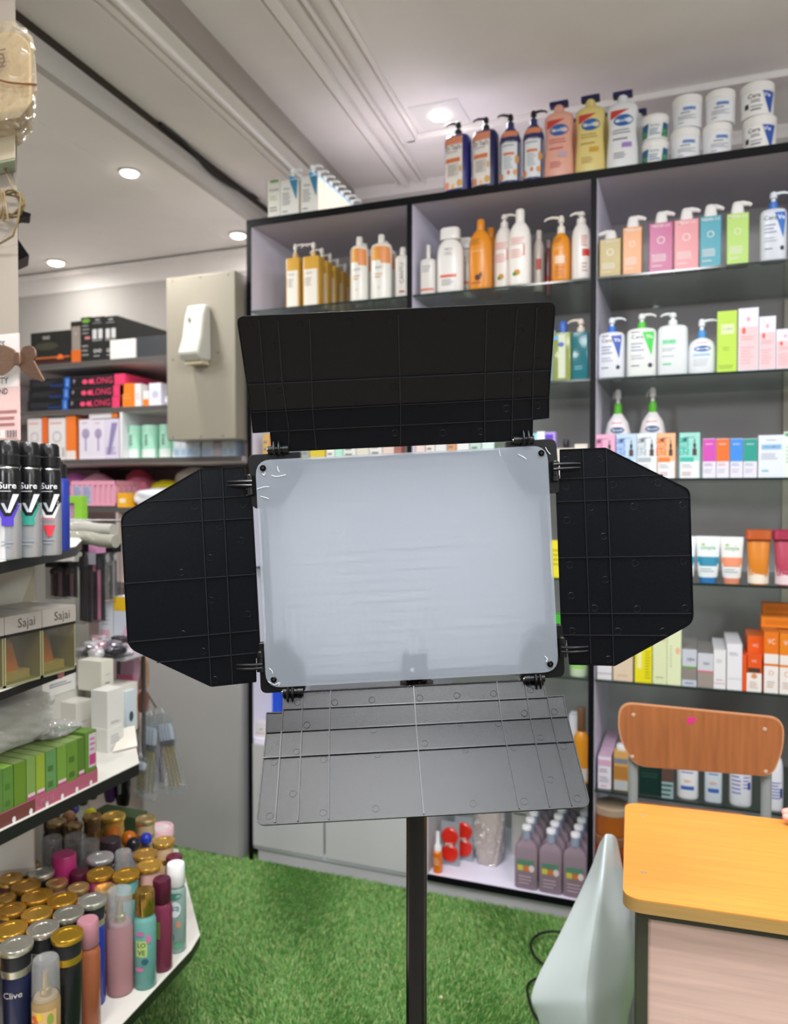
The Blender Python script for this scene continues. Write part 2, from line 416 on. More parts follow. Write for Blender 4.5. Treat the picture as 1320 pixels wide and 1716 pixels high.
# grey pillar beside the cabinet and the metal cover box on it
xl, xr = XP(236, 2.36, .4), XP(404, 2.36, .4)
b = MB(); b.box(xl, xr, 2.36, 3.0, 0, 1.235, mat('#a5a3a2', .55, 'wall')); struct(b.build('wall_pillar', bevel=.012))
b = MB(); x0, x1 = XP(279, 2.32, 1.8), XP(394, 2.32, 1.8); zb, zt = at(330, 737, Y=2.32).z, at(340, 459, Y=2.32).z
b.box(0, x1-x0, 0, .3, 0, zt-zb, mat('#938d7e', .45, 'wall'))
cov = empty('cover_box', (x0, 2.32, zb)); b.build('housing', cov, bevel=.003)
tag(cov, 'tall beige metal cover box mounted above the grey pillar, left of the cabinet', 'cover')
for (fx, fz) in ((.09, .98), (.5, .985), (.9, .98), (.09, .02), (.5, .02), (.82, .02), (.1, .5), (.75, .52)):
    b = MB(); b.loft([(0, .004, .004), (.002, .003, .003)], mat('#8e8a7d', .4, 'metal'), seg=10)
    o = b.build('screw', cov); o.location = (fx*(x1-x0), 0, fz*(zt-zb)); o.rotation_euler = (pi/2, 0, 0)
# white dispenser on the cover box
Pd = at(325, 600, Y=2.32); zt2 = at(325, 508, Y=2.27).z; zb2 = at(325, 604, Y=2.27).z; xw = (XP(341, 2.27, 1.8)-XP(306, 2.27, 1.8))/2
d = empty('wall_dispenser', ((XP(341, 2.27, 1.8)+XP(306, 2.27, 1.8))/2, 2.32, zb2))
b = MB(); H_ = zt2-zb2
b.rings([[(sx*xw*q, -dp if f else 0, z) for (sx, f) in ((-1, 0), (-1, 1), (1, 1), (1, 0))] for (z, q, dp) in ((0, .96, .06), (.02, 1, .085), (H_*.4, .98, .06), (H_*.8, .95, .045), (H_, .88, .03))], mat('#c9c8bf', .3))
b.build('cover', d, bevel=.008)
b = MB(); b.box(-xw*.8, xw*.8, -.05, -.005, -.012, 0, mat('#c9bfa2', .5)); b.build('spout', d)
for q in (.3, .72):
    b = MB(); b.loft([(0, .006, .009), (.003, .005, .008)], mat('#8f8d80', .3), seg=12); o = b.build('button', d); o.location = (-xw*.35, -.05-.008*(q < .5), H_*q); o.rotation_euler = (pi/2, 0, 0)
tag(d, 'small white plastic dispenser mounted on the beige cover box', 'dispenser')

# ------------------------------------------------------------------ products
def item(name, X, Y, z, label, cat, group=None, rz=0):
    t = empty(name, (X, Y, z), rz); tag(t, label, cat, group); return t
def carton(X, Y, z, w, d, h, col, ops, label, cat='box', group=None, rz=0, name='carton', side=None, top=None, rough=.4):
    """printed cardboard box, front face at local y=0 looking to -Y"""
    b = MB(); m = mat(col, rough); b.box(-w/2, w/2, 0, d, 0, h, m)
    b.art(ops, w, h, lambda x, z: 0)
    if side:
        for sx in (-1, 1): b.prism([(sx*(w/2), .0005, .0005), (sx*(w/2), d-.0005, .0005), (sx*(w/2), d-.0005, h-.0005), (sx*(w/2), .0005, h-.0005)], (sx*.0004, 0, 0), mat(side, rough))
    if top: b.box(-w/2+.0004, w/2-.0004, .0004, d-.0004, h, h+.0004, mat(top, rough))
    # flap slits
    b.box(-w/2+.001, w/2-.001, .0008, .0013, h+.0003, h+.0006, mat('#777777', .6))
    o = b.build(name, loc=(X, Y, z), rz=rz); tag(o, label, cat, group); return o
def px_box(l, r, top, Y, z, bot=None):
    X0, X1 = XP(l, Y, z), XP(r, Y, z); return (X0+X1)/2, X1-X0, at((l+r)/2, top, Y=Y).z-z
PROF = {
 'rect': ([(0, .9, .85), (.01, .97, .95), (.03, 1, 1), (.88, 1, 1), (.93, .97, .97), (.97, .85, .85), (.99, .6, .6), (1, .38, .5)], 3.2),
 'oval': ([(0, .86, .85), (.01, .93, .93), (.05, 1, 1), (.6, .99, 1), (.78, .95, .95), (.88, .84, .86), (.95, .62, .7), (1, .35, .5)], 2.4),
 'waist': ([(0, .94, .85), (.012, 1, .95), (.1, 1, 1), (.3, .95, 1), (.55, .86, .95), (.7, .88, .93), (.84, .96, .9), (.92, .93, .85), (.97, .75, .7), (1, .42, .5)], 2.6),
 'drop': ([(0, .88, .85), (.01, .96, .93), (.12, 1, 1), (.4, .97, 1), (.7, .88, .95), (.86, .72, .85), (.95, .45, .6), (1, .28, .4)], 2.5),
 'cyl': ([(0, .93, .93), (.012, .99, .99), (.03, 1, 1), (.9, 1, 1), (.95, .93, .93), (.98, .75, .75), (1, .4, .4)], 2),
 'cyls': ([(0, .93, .93), (.012, .99, .99), (.03, 1, 1), (.78, 1, 1), (.88, .86, .86), (.95, .62, .62), (1, .42, .42)], 2),
 'block': ([(0, .97, .95), (.006, 1, 1), (.99, 1, 1), (1, .98, .98)], 14),
}
def surf_of(prof, n, w, d, h, yc):
    def f(x, z):
        t = min(max(z/h, 0), 1); rx = ry = 1
        for (a, b) in zip(prof[:-1], prof[1:]):
            if a[0] <= t <= b[0]:
                k = (t-a[0])/max(1e-6, b[0]-a[0]); rx = a[1]+(b[1]-a[1])*k; ry = a[2]+(b[2]-a[2])*k; break
        q = min(abs(x)/(rx*w/2), .999)
        return yc - ry*d/2*(1-q**n)**(1/n)
    return f
def pump_parts(t, z, r, H, head, collar, ang=0, style='arm', cy=0):
    """pump head: collar (own colour), stem and spout; H total height above the shoulder"""
    b = MB(); b.loft([(z-.002, r*.95, r*.95), (z, r, r), (z+H*.38, r*.95, r*.95), (z+H*.42, r*.7, r*.7)], mat(collar, .35), seg=20, cy=cy); b.build('collar', t)
    b = MB(); m = mat(head, .3); L = H*.85
    b.loft([(z+H*.4, r*.5, r*.5), (z+H*.62, r*.42, r*.42)], m, seg=14, cy=cy)
    b.loft([(z+H*.6, r*.55, r*.55), (z+H*.64, r*.78, r*.78), (z+H*.92, r*.7, r*.7), (z+H, r*.45, r*.45)], m, seg=18, cy=cy)
    ca, sa = cos(ang), sin(ang)
    pts = [(0, 0, z+H*.86), (ca*L*.5, sa*L*.5, z+H*.92), (ca*L*.9, sa*L*.9, z+H*.86), (ca*L*1.08, sa*L*1.08, z+H*.74)]
    b.tube([(p[0], p[1]+cy, p[2]) for p in bez(pts, 5)], [r*.38]*4+[r*.33]*4+[r*.27]*4+[r*.22]*4, m, seg=10)
    b.build('pump_head', t)
def bottle(X, Y, z, w, d, h, col, prof, ops, label, cat='bottle', group=None, cap=None, top=.2, name='lotion_bottle', rz=0, rough=.3, kind='plastic', **kw):
    """body with printed front; cap=('pump', head, collar, angle, r) | ('cap', colour, r) | None ; top = share of the height taken by the cap"""
    t = item(name, X, Y, z, label, cat, group, rz); pr, n = PROF[prof]; hb = h*(1-top) if cap else h
    b = MB(); P = [(a*hb, fx*w/2, fy*d/2) for (a, fx, fy) in pr]; b.loft(P, mat(col, rough, kind, **kw), n=n, seg=36, cy=d/2)
    b.build('body', t)
    if ops:
        lb = MB(); lb.art(ops, w, hb, surf_of(pr, n, w, d, hb, d/2)); lb.build('label', t)
    if cap:
        H = h*top
        if cap[0] == 'pump': pump_parts(t, hb, cap[4] if len(cap) > 4 else w*.22, H, cap[1], cap[2], cap[3], cy=d/2)
        elif cap[0] == 'cap':
            r = cap[2]; b = MB(); b.loft([(hb-.003, r*.95, r*.95), (hb, r, r), (h-.003, r*.97, r*.97), (h, r*.85, r*.85)], mat(cap[1], cap[3] if len(cap) > 3 else .35), seg=24, cy=d/2); b.build('cap', t)
        elif cap[0] == 'oval':
            b = MB(); r = cap[2]; b.loft([(hb-.004, r*1.0, r*.7), (hb+.0, r*1.03, r*.72), (h-.004, r, r*.7), (h, r*.9, r*.6)], mat(cap[1], .3), n=3, seg=28, cy=d/2); b.build('cap', t)
        elif cap[0] == 'bar':
            r = cap[2]; b = MB(); b.loft([(hb-.002, r*.62, r*.62), (hb+H*.55, r*.5, r*.5)], mat(col, rough), seg=20, cy=d/2); b.build('neck', t)
            b = MB(); b.rings([[(x, d/2+y, zz) for (y, zz) in ((-.012, hb+H*.5), (.012, hb+H*.5), (.012, hb+H*.92), (0, hb+H+k), (-.012, hb+H*.92))] for (x, k) in ((-r, -.003), (-r*.6, .001), (r*.6, .002), (r, -.001))], mat(cap[1], .3)); b.build('pump_head', t, bevel=.002)
    return t
def jar(X, Y, z, r, h, col, ops, label, cat='jar', group=None, lid='#e8e6e2', lidh=.28, rz=0, name='cream_jar', rough=.35):
    t = item(name, X, Y, z, label, cat, group, rz)
    b = MB(); hb = h*(1-lidh); b.loft([(0, r*.9, r*.9), (.002, r*.95, r*.95), (hb, r*.97, r*.97)], mat(col, rough), seg=36, cy=r); b.build('body', t)
    lb = MB(); lb.art(ops, 2*r, hb, lambda x, zz: r-sqrt(max(0, (r*.97)**2-x*x))); 
    if ops: lb.build('label', t)
    b = MB(); b.loft([(hb, r*.98, r*.98), (hb+.001, r, r), (h-.003, r, r), (h, r*.94, r*.94)], mat(lid, .35), seg=36, cy=r); b.build('lid', t)
    return t

ORD = ['front', 'second', 'third', 'fourth', 'fifth', 'sixth', 'seventh', 'eighth', 'ninth', 'tenth']
Y0 = YC+.012
# ---- top of the cabinet: left cluster of cartons with pumps (skin cleanser sets)
def cera_ops(colr): return [('q', .52, .97, (.98, .985), (.55, .985), colr), ('t', 'CeraVe', -.08, .77, .1, '#3a3a3a', .72), ('l', -.4, .2, .5, .66, 3, '#777a7e'), ('l', -.4, .1, .3, .45, 3, '#9a9da0'), ('l', -.4, 0, .12, .2, 1, '#333333')]
def cera_b(colr, extra=False): 
    o = [('q', .42, .9, (.33, .345), (.02, .44), colr), ('t', 'Cera', -.13, .8, .115, '#5b5f66', .5), ('t', 'Ve', .27, .8, .115, '#ffffff', .3),
         ('l', -.34, .12, .5, .7, 3, '#8a93b0'), ('l', -.34, .15, .34, .45, 2, '#aab0c0'), ('l', -.34, -.05, .2, .24, 1, '#333a44'), ('e', .3, .22, .07, .045, '#1c2530')]
    if extra: o.append(('l', -.34, -.02, .88, .92, 1, '#7a3030'))
    return o
def on_top(l, r, top): X, w, h = px_box(l, r, top, Y0, ZT+.001); return X, w, h
X, w, h = on_top(449, 469, 300)
carton(X, Y0, ZT+.001, w, .06, h, '#dcdcd2', [('r', -.3, .4, .9, .98, '#7f9e6a'), ('t', 'CeraVe', 0, .72, .09, '#4a4a4a', .8), ('l', -.35, .3, .45, .58, 3, '#9db48a'), ('l', -.35, .3, .15, .3, 2, '#777777')], 'pale carton with green print at left end of the cabinet top', name='cleanser_carton')
for i, (l, r, top) in enumerate(((470, 500, 282), (504, 533, 275))):
    X, w, h = on_top(l, r, top); X2 = X
    for k in range(1 if i == 0 else 9):
        t = item('pump_bottle_in_carton', X2, Y0+k*.047, ZT+.001, ['white carton with blue corner, green print carton on its left', 'front carton of the long row with blue corners on the cabinet top'][i] if k == 0 else ORD[k] + ' white carton with blue pump in the row running back on the cabinet top', 'box', None if k == 0 else 'row of white cartons with pumps')
        b = MB(); hh = h*.76; b.box(-w/2, w/2, 0, .044, 0, hh, mat('#e2e3dd', .35)); b.art([('q', .45, .98, (.36, .40), (.0, .46), '#3d84a8'), ('t', 'Cera', -.15, .76, .1, '#555555', .55), ('l', -.4, .1, .3, .66, 6, '#7b7b7b'), ('l', -.4, 0, .1, .16, 1, '#333333')], w, hh, lambda x, z: 0)
        b.box(w/2, w/2+.0004, .001, .043, .001, hh*.93, mat('#e8dcc6', .4)); b.box(w/2, w/2+.0005, .001, .043, hh*.93, hh, mat('#9fc6dc', .4)); b.build('carton', t)
        pump_parts(t, hh, .012, h*.26, '#e9eceb', '#4a9cc4', 0, cy=.022)
# ---- blue bath bottles
def teal_ops(two): 
    o = [('r', -.42, .3, .06, .92, '#e9e2dc'), ('q', .8, .93, (-.42, .3), (-.4, .28), '#d98a6a'), ('t', "Dr Teal's", -.06, .74, .11, '#4b4a50', .62), ('l', -.34, .18, .66, .69, 1, '#6f6f86'), ('r', -.36, .22, .5, .57, '#d5794a'), ('r', -.3, .16, .26, .48, '#cfc9be'), ('l', -.26, .12, .28, .46, 5, '#8f8b88'), ('e', .2, .14, .1, .06, '#dba850'), ('e', -.32, .12, .09, .07, '#e2906a'), ('e', -.06, .1, .06, .045, '#eec07c'), ('e', .24, .38, .04, .06, '#d9a44e')]
    return o
for i, (l, r, top, lab) in enumerate(((740, 783, 198, 'dark blue pump bottle with orange and white label, leftmost on the cabinet top'), (787, 829, 190, 'dark blue pump bottle with black spout turned left, second in the top row'))):
    X, w, h = on_top(l, r, top)
    bottle(X, Y0, ZT+.001, w, .06, h, '#23236e' if i == 0 else '#1a1c4c', 'rect', teal_ops(0), lab, cap=('pump', '#17191b', '#17191b', pi+.3, .012), top=.19, name='bath_bottle', rz=-.12)
for i, (l, r, top, lab) in enumerate(((834, 870, 186, 'slim bath bottle with white label and blue base, third in the top row'), (873, 909, 180, 'slim bath bottle with white label, beside the pink lotion bottle'))):
    X, w, h = on_top(l, r, top)
    ops = [('r', -.47, .47, .07, .88, '#dfe2e4'), ('q', .82, .93, (-.47, .47), (-.4, .4), '#d9865c'), ('t', "Dr Teal's", -.04, .74, .09, '#55565c', .7), ('l', -.3, .3, .64, .69, 1, '#8a8c98'), ('r', -.25, .25, .5, .545, '#d5794a'), ('l', -.22, .2, .26, .48, 6, '#9aa0a8'), ('e', .36, .42, .08, .08, '#cf9a52'), ('e', .3, .2, .1, .05, '#e0a070'), ('e', -.35, .14, .1, .06, '#db8f60'), ('e', 0, .2, .07, .04, '#cf7a50')]
    bottle(X, Y0, ZT+.001, w, .05, h, '#262a62', 'cyls', ops, lab, cap=('pump', '#17191b', '#23275c', (pi+.5, 0)[i], .012), top=.2, name='bath_bottle')
for k, px in enumerate((812, 888)):
    X = XP(px, Y0+.09, ZT); bottle(X, Y0+.09, ZT+.001, .058, .05, .2, '#22255c', 'cyls', [], 'dark blue pump bottle behind the front bath bottles, ' + ('nearer the left', 'nearer the pink lotion')[k], cap=('pump', '#17191b', '#17191b', 0, .012), name='bath_bottle')
# ---- lotion bottles with oval badge
def vas_ops(a, bb): return [('q', .74, .86, (-.36, -.3), (-.35, .22), '#c23a34'), ('e', .04, .7, .3, .085, '#1d5aa0'), ('t', 'Vaseline', .04, .7, .075, '#d9e8f4', .5), ('l', -.28, .26, .5, .58, 2, a), ('l', -.28, .2, .4, .46, 1, a), ('r', 0, .3, .3, .37, bb), ('l', -.25, .2, .14, .24, 3, a)]
for (l, r, top, c, a, bb, cd) in ((908, 960, 163, '#dfa592', '#c05a60', '#b9a0b0', 'pink'), (961, 1013, 153, '#d9c67c', '#b0904a', '#c99a2a', 'pale yellow'), (1014, 1069, 146, '#dedfe0', '#77777f', '#9a78b8', 'white')):
    X, w, h = on_top(l, r, top)
    bottle(X, Y0, ZT+.001, w, .055, h, c, 'waist', vas_ops(a, bb), cd + ' lotion bottle with blue badge and red flash on the cabinet top', cap=('bar', '#16184a', w*.3), top=.15)
    bottle(X+.035, Y0+.1, ZT+.001, w*.95, .055, h*.94, c, 'waist', [], cd + ' lotion bottle half hidden behind the front one of its colour', cap=('bar', '#16184a', w*.3), top=.15)
# ---- jars, stacked in pairs
def ives(): return [('q', .1, .9, (-.46, -.28), (-.46, -.22), '#1f5a7c'), ('e', -.38, .3, .08, .2, '#4e9a3a'), ('q', .1, .9, (.24, .44), (.3, .46), '#1f5a7c'), ('e', .36, .3, .09, .22, '#4e9a3a'), ('t', 'St.Ives', -.0, .75, .2, '#8a9498', .45), ('l', -.2, .2, .2, .6, 3, '#5f7ca0')]
def cerm(): return [('r', -.14, .26, .66, .8, '#7f9ccc'), ('t', 'CERAMIDE', .06, .73, .12, '#3c62a6', .42), ('l', -.22, .22, .52, .62, 1, '#555b66'), ('l', -.3, .3, .28, .48, 3, '#9aa0aa'), ('l', -.3, -.1, .14, .2, 1, '#41558a')]
def cerv(): return [('q', .08, .95, (.34, .38), (.14, .46), '#2c55a8'), ('t', 'Cera', -.1, .78, .24, '#3c4048', .42), ('t', 'Ve', .27, .78, .24, '#e8ecf6', .22), ('l', -.2, .16, .5, .64, 2, '#51555e'), ('r', -.36, -.26, .3, .5, '#22262e'), ('l', -.2, .14, .3, .4, 1, '#8a8e96'), ('r', -.2, .1, .2, .24, '#44484e')]
def stackpair(l, r, ptop, fn, body, lab, lidh, rr_=(0, 0)):
    X, w, h = on_top(l, r, ptop); hh = h/2
    for k in (0, 1):
        jar(X, Y0, ZT+.001+k*(hh+.0005), w/2, hh-.001, body, fn(), lab + (', lower of its pair', ', upper of its pair')[k], lidh=lidh, rz=rr_[k])
stackpair(1073, 1120, 189, ives, '#e2e4e2', 'squat white jar with green and blue patches', .3)
stackpair(1125, 1177, 156, cerm, '#e3e4e6', 'tall white jar with blue text, left of its twin stack', .25, (.12, .0))
stackpair(1181, 1233, 147, cerm, '#e3e4e6', 'tall white jar with blue text, right of its twin stack', .25, (.2, 0))
stackpair(1239, 1298, 134, cerv, '#e9e7e4', 'white jar with blue wedge and large lettering', .27, (-.2, -.05))

# ---- first glass shelf, left bay
Z = ZS[0]+.0005
def add(l, r, top, Yo=0): X, w, h = px_box(l, r, top, Y0+Yo, Z); return X, w, h
def olay(w): return [('r', -.46, .46, .02, .62, '#d8d2c6'), ('t', 'OLAY', -.1, .55, .055, '#7d7a72', .5), ('l', -.35, .1, .3, .48, 4, '#8d887e')]
for i, (l, r, top) in enumerate(((479, 501, 406), (507, 534, 403))):
    for k in range(1 if i == 0 else 5):
        X, w, h = add(l, r, top)
        bottle(X, Y0+k*.065, Z, w, .045, h, '#c89a3a', 'block', [('r', -.49, .49, .01, .74, '#e0dbd0'), ('t', 'OLAY', -.1, .66, .06, '#7d7a72', .5), ('l', -.35, .1, .4, .58, 4, '#8d887e')],
               ('amber pump bottle with cream lower sleeve, leftmost on the top glass shelf', 'amber pump bottle with cream sleeve, front of its row on the top glass shelf')[i] if k == 0 else ORD[k] + ' amber pump bottle with cream sleeve in its row on the top glass shelf', group=None if k == 0 else 'amber pump bottles in a row running back', cap=('pump', '#d8d4cc', '#c8a86a', (0, pi)[i], .009), top=.24, name='serum_bottle')
for i, (l, r, top, lab) in enumerate(((583, 612, 394, 'white bottle with orange top half and dome pump, left of the larger pair'), (617, 652, 390, 'white bottle with orange top half and dome pump, right of the pair'))):
    X, w, h = add(l, r, top)
    for k in range(3):
        bottle(X-(.012*k), Y0+k*.07, Z, w, .05, h, '#e3e1da', 'cyl', [('q', .68, .96, (-.48, .48), (-.46, .46), '#d99a2c'), ('q', .62, .9, (.1, .48), (-.1, .46), '#dc8a4a'), ('t', 'OLAY', 0, .55, .06, '#7c8088', .6), ('l', -.2, .2, .36, .46, 2, '#c8a070'), ('o', 0, .2, .06, '#b08a5a')],
               lab if k == 0 else 'white and orange bottle, %s in the %s file of the top glass shelf' % (ORD[k], ('left', 'right')[i]), group=None if k == 0 else 'second row bottles behind the %s one' % ('left', 'right')[i], cap=('cap', '#dedad2', .011), top=.13, name='body_wash_bottle')
X, w, h = add(660, 682, 412); bottle(X, Y0, Z, w, .045, h, '#d9d4cc', 'rect', [('t', 'CANTU', .1, .55, .14, '#6a6a6a', .5, 1), ('r', -.1, .3, .1, .14, '#8a2f2a')], 'cream bottle with sideways lettering against the black divider', cap=('cap', '#d9d4cc', .01), top=.16)
# ---- first glass shelf, middle bay
X, w, h = add(702, 727, 408); bottle(X, Y0, Z, w, .04, h, '#dcd8d4', 'rect', [('l', -.3, .3, .6, .8, 3, '#8a8a90'), ('r', -.45, .45, .1, .16, '#d06a50')], 'small white bottle with nozzle tip, left end of the middle bay', cap=('cap', '#dcd8d4', .007), top=.28)
for k, (l, r, top) in enumerate(((728, 773, 379),)):
    X, w, h = add(l, r, top)
    for j in range(2):
        bottle(X+.02*j, Y0+j*.09, Z, w, .055, h*(1-.04*j), '#e6e3df', 'oval', [('t', 'SIMPLE', 0, .78, .05, '#77706c', .6), ('t', 'LEEL', 0, .7, .08, '#9a9490', .4), ('r', -.3, .3, .27, .32, '#d9664e'), ('l', -.25, .25, .12, .24, 3, '#8a8a8a')], ('white rounded lotion bottle with flat flip cap and red line', 'white lotion bottle half hidden behind the one with flat flip cap')[j], cap=('oval', '#e6e3df', w*.36), top=.16)
X, w, h = add(781, 820, 363)
for j in range(2):
    bottle(X+.012*j, Y0+.005+j*.085, Z, w, .06, h, '#dd8a1e', 'oval', [('l', -.38, .1, .74, .84, 3, '#8a5212'), ('t', 'honey', -.05, .64, .09, '#eec080', .6), ('r', -.32, .1, .1, .13, '#a85a30'), ('e', -.02, .2, .12, .05, '#4a1c14'), ('e', .1, .24, .06, .04, '#5a2418')], ('bright orange body lotion bottle with orange cap', 'orange lotion bottle directly behind the bright orange one')[j], cap=('cap', '#dd8a1e', .0125), top=.15)
jer = [('l', -.35, .25, .62, .74, 4, '#d66a5e'), ('l', -.35, .3, .42, .56, 4, '#dd8078'), ('r', .22, .27, .45, .62, '#cf5a50'), ('e', -.05, .2, .14, .045, '#d08a2a'), ('e', -.16, .18, .09, .03, '#4f8a34')]
X, w, h = add(823, 852, 349); bottle(X, Y0+.03, Z, w*1.15, .06, h, '#e6e0da', 'oval', jer, 'white bottle with red text and round pump knob behind the capped one', cap=('pump', '#e6e0da', '#e6e0da', 0, .013), top=.17)
X, w, h = add(849, 887, 347); bottle(X, Y0, Z, w, .055, h, '#ece8e2', 'oval', jer, 'white bottle with red text and screw cap, tallest in the middle bay', cap=('cap', '#ece8e2', .014), top=.16)
X, w, h = add(889, 909, 381, .08); bottle(X, Y0+.09, Z, w, .05, h, '#dccfc4', 'oval', [('r', -.1, .3, .4, .6, '#c0392b')], 'small cream bottle with red patch deeper on the glass shelf', cap=('cap', '#dccfc4', .009), top=.14)
X, w, h = add(907, 921, 395, .12); bottle(X, Y0+.15, Z, w, .04, h, '#8a5a58', 'oval', [('r', -.4, .4, .1, .4, '#b0281e')], 'dull red bottle at the back beside the cream one', cap=('cap', '#a8908c', .008), top=.14)
X, w, h = add(921, 954, 357); bottle(X, Y0, Z, w, .055, h, '#dd8a1e', 'oval', [('l', -.38, .1, .78, .9, 3, '#8a5212'), ('t', 'glow', -.05, .68, .1, '#eec080', .6), ('r', -.25, .25, .36, .52, '#e3c9b0'), ('l', -.25, .25, .1, .32, 3, '#c96a2a')], 'orange pump bottle with white pump, near the right divider', cap=('pump', '#e2dbcf', '#e2dbcf', pi+.2, .012), top=.27)
X, w, h = add(955, 988, 350); bottle(X, Y0, Z, w, .055, h, '#e4dfd8', 'oval', [('r', .1, .45, .4, .52, '#c9382a'), ('l', .05, .4, .56, .76, 5, '#c9564a'), ('l', .1, .4, .12, .3, 3, '#b08a84')], 'white pump bottle with red square touching the right divider', cap=('pump', '#e4dfd8', '#e4dfd8', pi, .014), top=.17)
# ---- first glass shelf, right bay: coloured square pump bottles
def medix(txt='MEDIX 5.5'): return [('t', txt, 0, .93, .075, '#f0e8e6', .9), ('o', .0, .64, .16, '#f6efe6'), ('l', -.38, .25, .2, .36, 4, '#f2ebe8'), ('l', -.38, .15, .1, .14, 1, '#f2ebe8')]
for (l, r, top, c, cd, dirn) in ((1004, 1040, 383, '#a48c1e', 'olive yellow', pi), (1043, 1075, 359, '#d6893c', 'orange', 0), (1087, 1127, 351, '#b8467e', 'magenta', 0), (1129, 1170, 345, '#dd8d92', 'pink', 0), (1172, 1208, 339, '#3c9cae', 'teal', .3), (1217, 1254, 334, '#b2d66c', 'lime green', 0)):
    X, w, h = add(l, r, top)
    t = item('pump_bottle', X, Y0, Z, cd + ' square pump bottle with white pump on the top glass shelf', 'bottle')
    b = MB(); hb = h*.79; dd = .048
    b.box(-w/2, w/2, 0, dd, 0, hb, mat(c, .3)); b.build('body', t, bevel=.002)
    b = MB(); b.art(medix(), w, hb, lambda x, z: 0); b.build('label', t)
    b = MB(); m = mat('#e9e6e4', .3); H = h*.21; ca, sa = cos(dirn), sin(dirn)
    b.loft([(hb, .019, .014), (hb+H*.6, .0155, .013), (hb+H*.9, .013, .01), (hb+H, .009, .007)], m, n=3, seg=20, cy=dd/2)
    b.tube([(ca*q, dd/2+sa*q, hb+H*zz) for (q, zz) in ((0, .82), (.015, .86), (.03, .78), (.036, .66))], [.009, .008, .006, .005], m); b.build('pump_head', t)
X, w, h = add(1273, 1319, 318); Xc = X
bottle(X, Y0-.005, Z, w, .05, h, '#d8dde6', 'rect', cera_b('#2b6fc4'), 'white pump bottle with blue wedge at right end of the top glass shelf', cap=('pump', '#dfe6ee', '#2f6cc0', 0, .0125), top=.25)

# ---- second glass shelf
Z = ZS[1]+.0005
X, w, h = add(916, 934, 590); bottle(X-.02, Y0+.05, Z, .05, .05, .2, '#9dbcc8', 'cyl', [], 'pale blue bottle half hidden behind the upper black flap', cap=('cap', '#3a6fb0', .013), top=.15)
X, w, h = add(926, 956, 537); bottle(X, Y0, Z, w, .045, h, '#a8b464', 'block', [('r', -.2, .2, .05, .96, '#c4ccb4'), ('e', -.05, .75, .18, .05, '#3a5aa8'), ('r', -.48, -.2, .85, .94, '#5aa0c8')], 'clear yellow oil bottle with bright blue pump beside the teal one', cap=('cap', '#2a5cb0', .012), top=.2, kind='liquid', rough=.1, t=.4, name='oil_bottle')
X, w, h = add(957, 985, 532); bottle(X, Y0, Z, w, .045, h, '#2f7c88', 'block', [('l', -.3, .3, .2, .3, 2, '#6aa6ac')], 'teal pump bottle with cream pump against the right divider', cap=('pump', '#d9cfc0', '#d9cfc0', pi, .012), top=.23, kind='liquid', rough=.1, t=.3, name='cleanser_bottle')
X, w, h = add(1000, 1044, 530); bottle(X, Y0, Z, w, .05, h, '#e2e6ee', 'rect', cera_b('#2a50b0', True), 'white pump bottle with blue collar beside the lilac divider, second shelf', cap=('pump', '#e4ebf2', '#2f6fd0', 0, .012), top=.24, rz=-.1)
X, w, h = add(1049, 1099, 523); bottle(X, Y0, Z, w, .05, h, '#e9eeec', 'rect', cera_b('#3fd04a', True), 'white pump bottle with bright green wedge and green collar', cap=('pump', '#e8eeec', '#52c83c', 0, .0125), top=.23)
X, w, h = add(1101, 1152, 521); bottle(X, Y0, Z, w, .05, h, '#e6ecee', 'rect', [('r', -.34, .1, .6, .7, '#9ae0b8'), ('t', 'CERAMIDE', -.1, .65, .08, '#3cb878', .42), ('l', -.34, .1, .46, .54, 2, '#9aa4aa'), ('l', -.34, .2, .34, .4, 1, '#b4bcc0'), ('r', -.32, -.05, .2, .23, '#48c888')], 'all white pump bottle with green text on the second glass shelf', cap=('pump', '#e9eeef', '#e9eeef', pi, .013), top=.2)
X, w, h = add(1152, 1199, 532); bottle(X, Y0, Z, w, .05, h, '#e8edf2', 'oval', [('l', -.2, .2, .82, .87, 1, '#d07080'), ('e', .02, .68, .3, .085, '#2560a8'), ('t', 'Cetaphil', .02, .68, .07, '#dce8f4', .5), ('r', -.3, .3, .48, .55, '#a4cce8'), ('l', -.3, .3, .2, .42, 4, '#c4ccd4')], 'short white pump bottle with blue oval badge and sky blue collar', cap=('pump', '#e8f0f6', '#4a98dc', 0, .012), top=.35)
X, w, h = add(1201, 1234, 521); carton(X, Y0, Z, w, .045, h, '#b8dc40', [('r', -.3, .35, .62, .78, '#dfeeb0'), ('t', 'COSRX', .02, .7, .06, '#8a9ab0', .55), ('l', -.4, .4, .05, .12, 2, '#93b42c'), ('l', -.2, .2, .35, .42, 2, '#a4c838')], 'lime green carton, tall, on the second glass shelf', name='lotion_carton')
def pinkc(): return [('q', .02, .7, (-.46, .46), (-.46, .46), '#f0c8cc'), ('e', -.22, .64, .1, .055, '#e8604c'), ('e', .0, .82, .08, .035, '#f0a0b0'), ('l', -.35, .35, .48, .56, 2, '#e4a0a4'), ('l', -.35, .3, .1, .4, 6, '#eeb4b8')]
for (l, r, top, hh) in ((1236, 1270, 516, 'tallest'), (1271, 1299, 530, 'middle sized'), (1300, 1330, 551, 'shortest')):
    X, w, h = add(l, r, top); carton(X, Y0, Z, w, .045, h, '#e6e4f2', pinkc(), '%s of the three white and pink cartons with a red drop' % hh, name='lotion_carton')

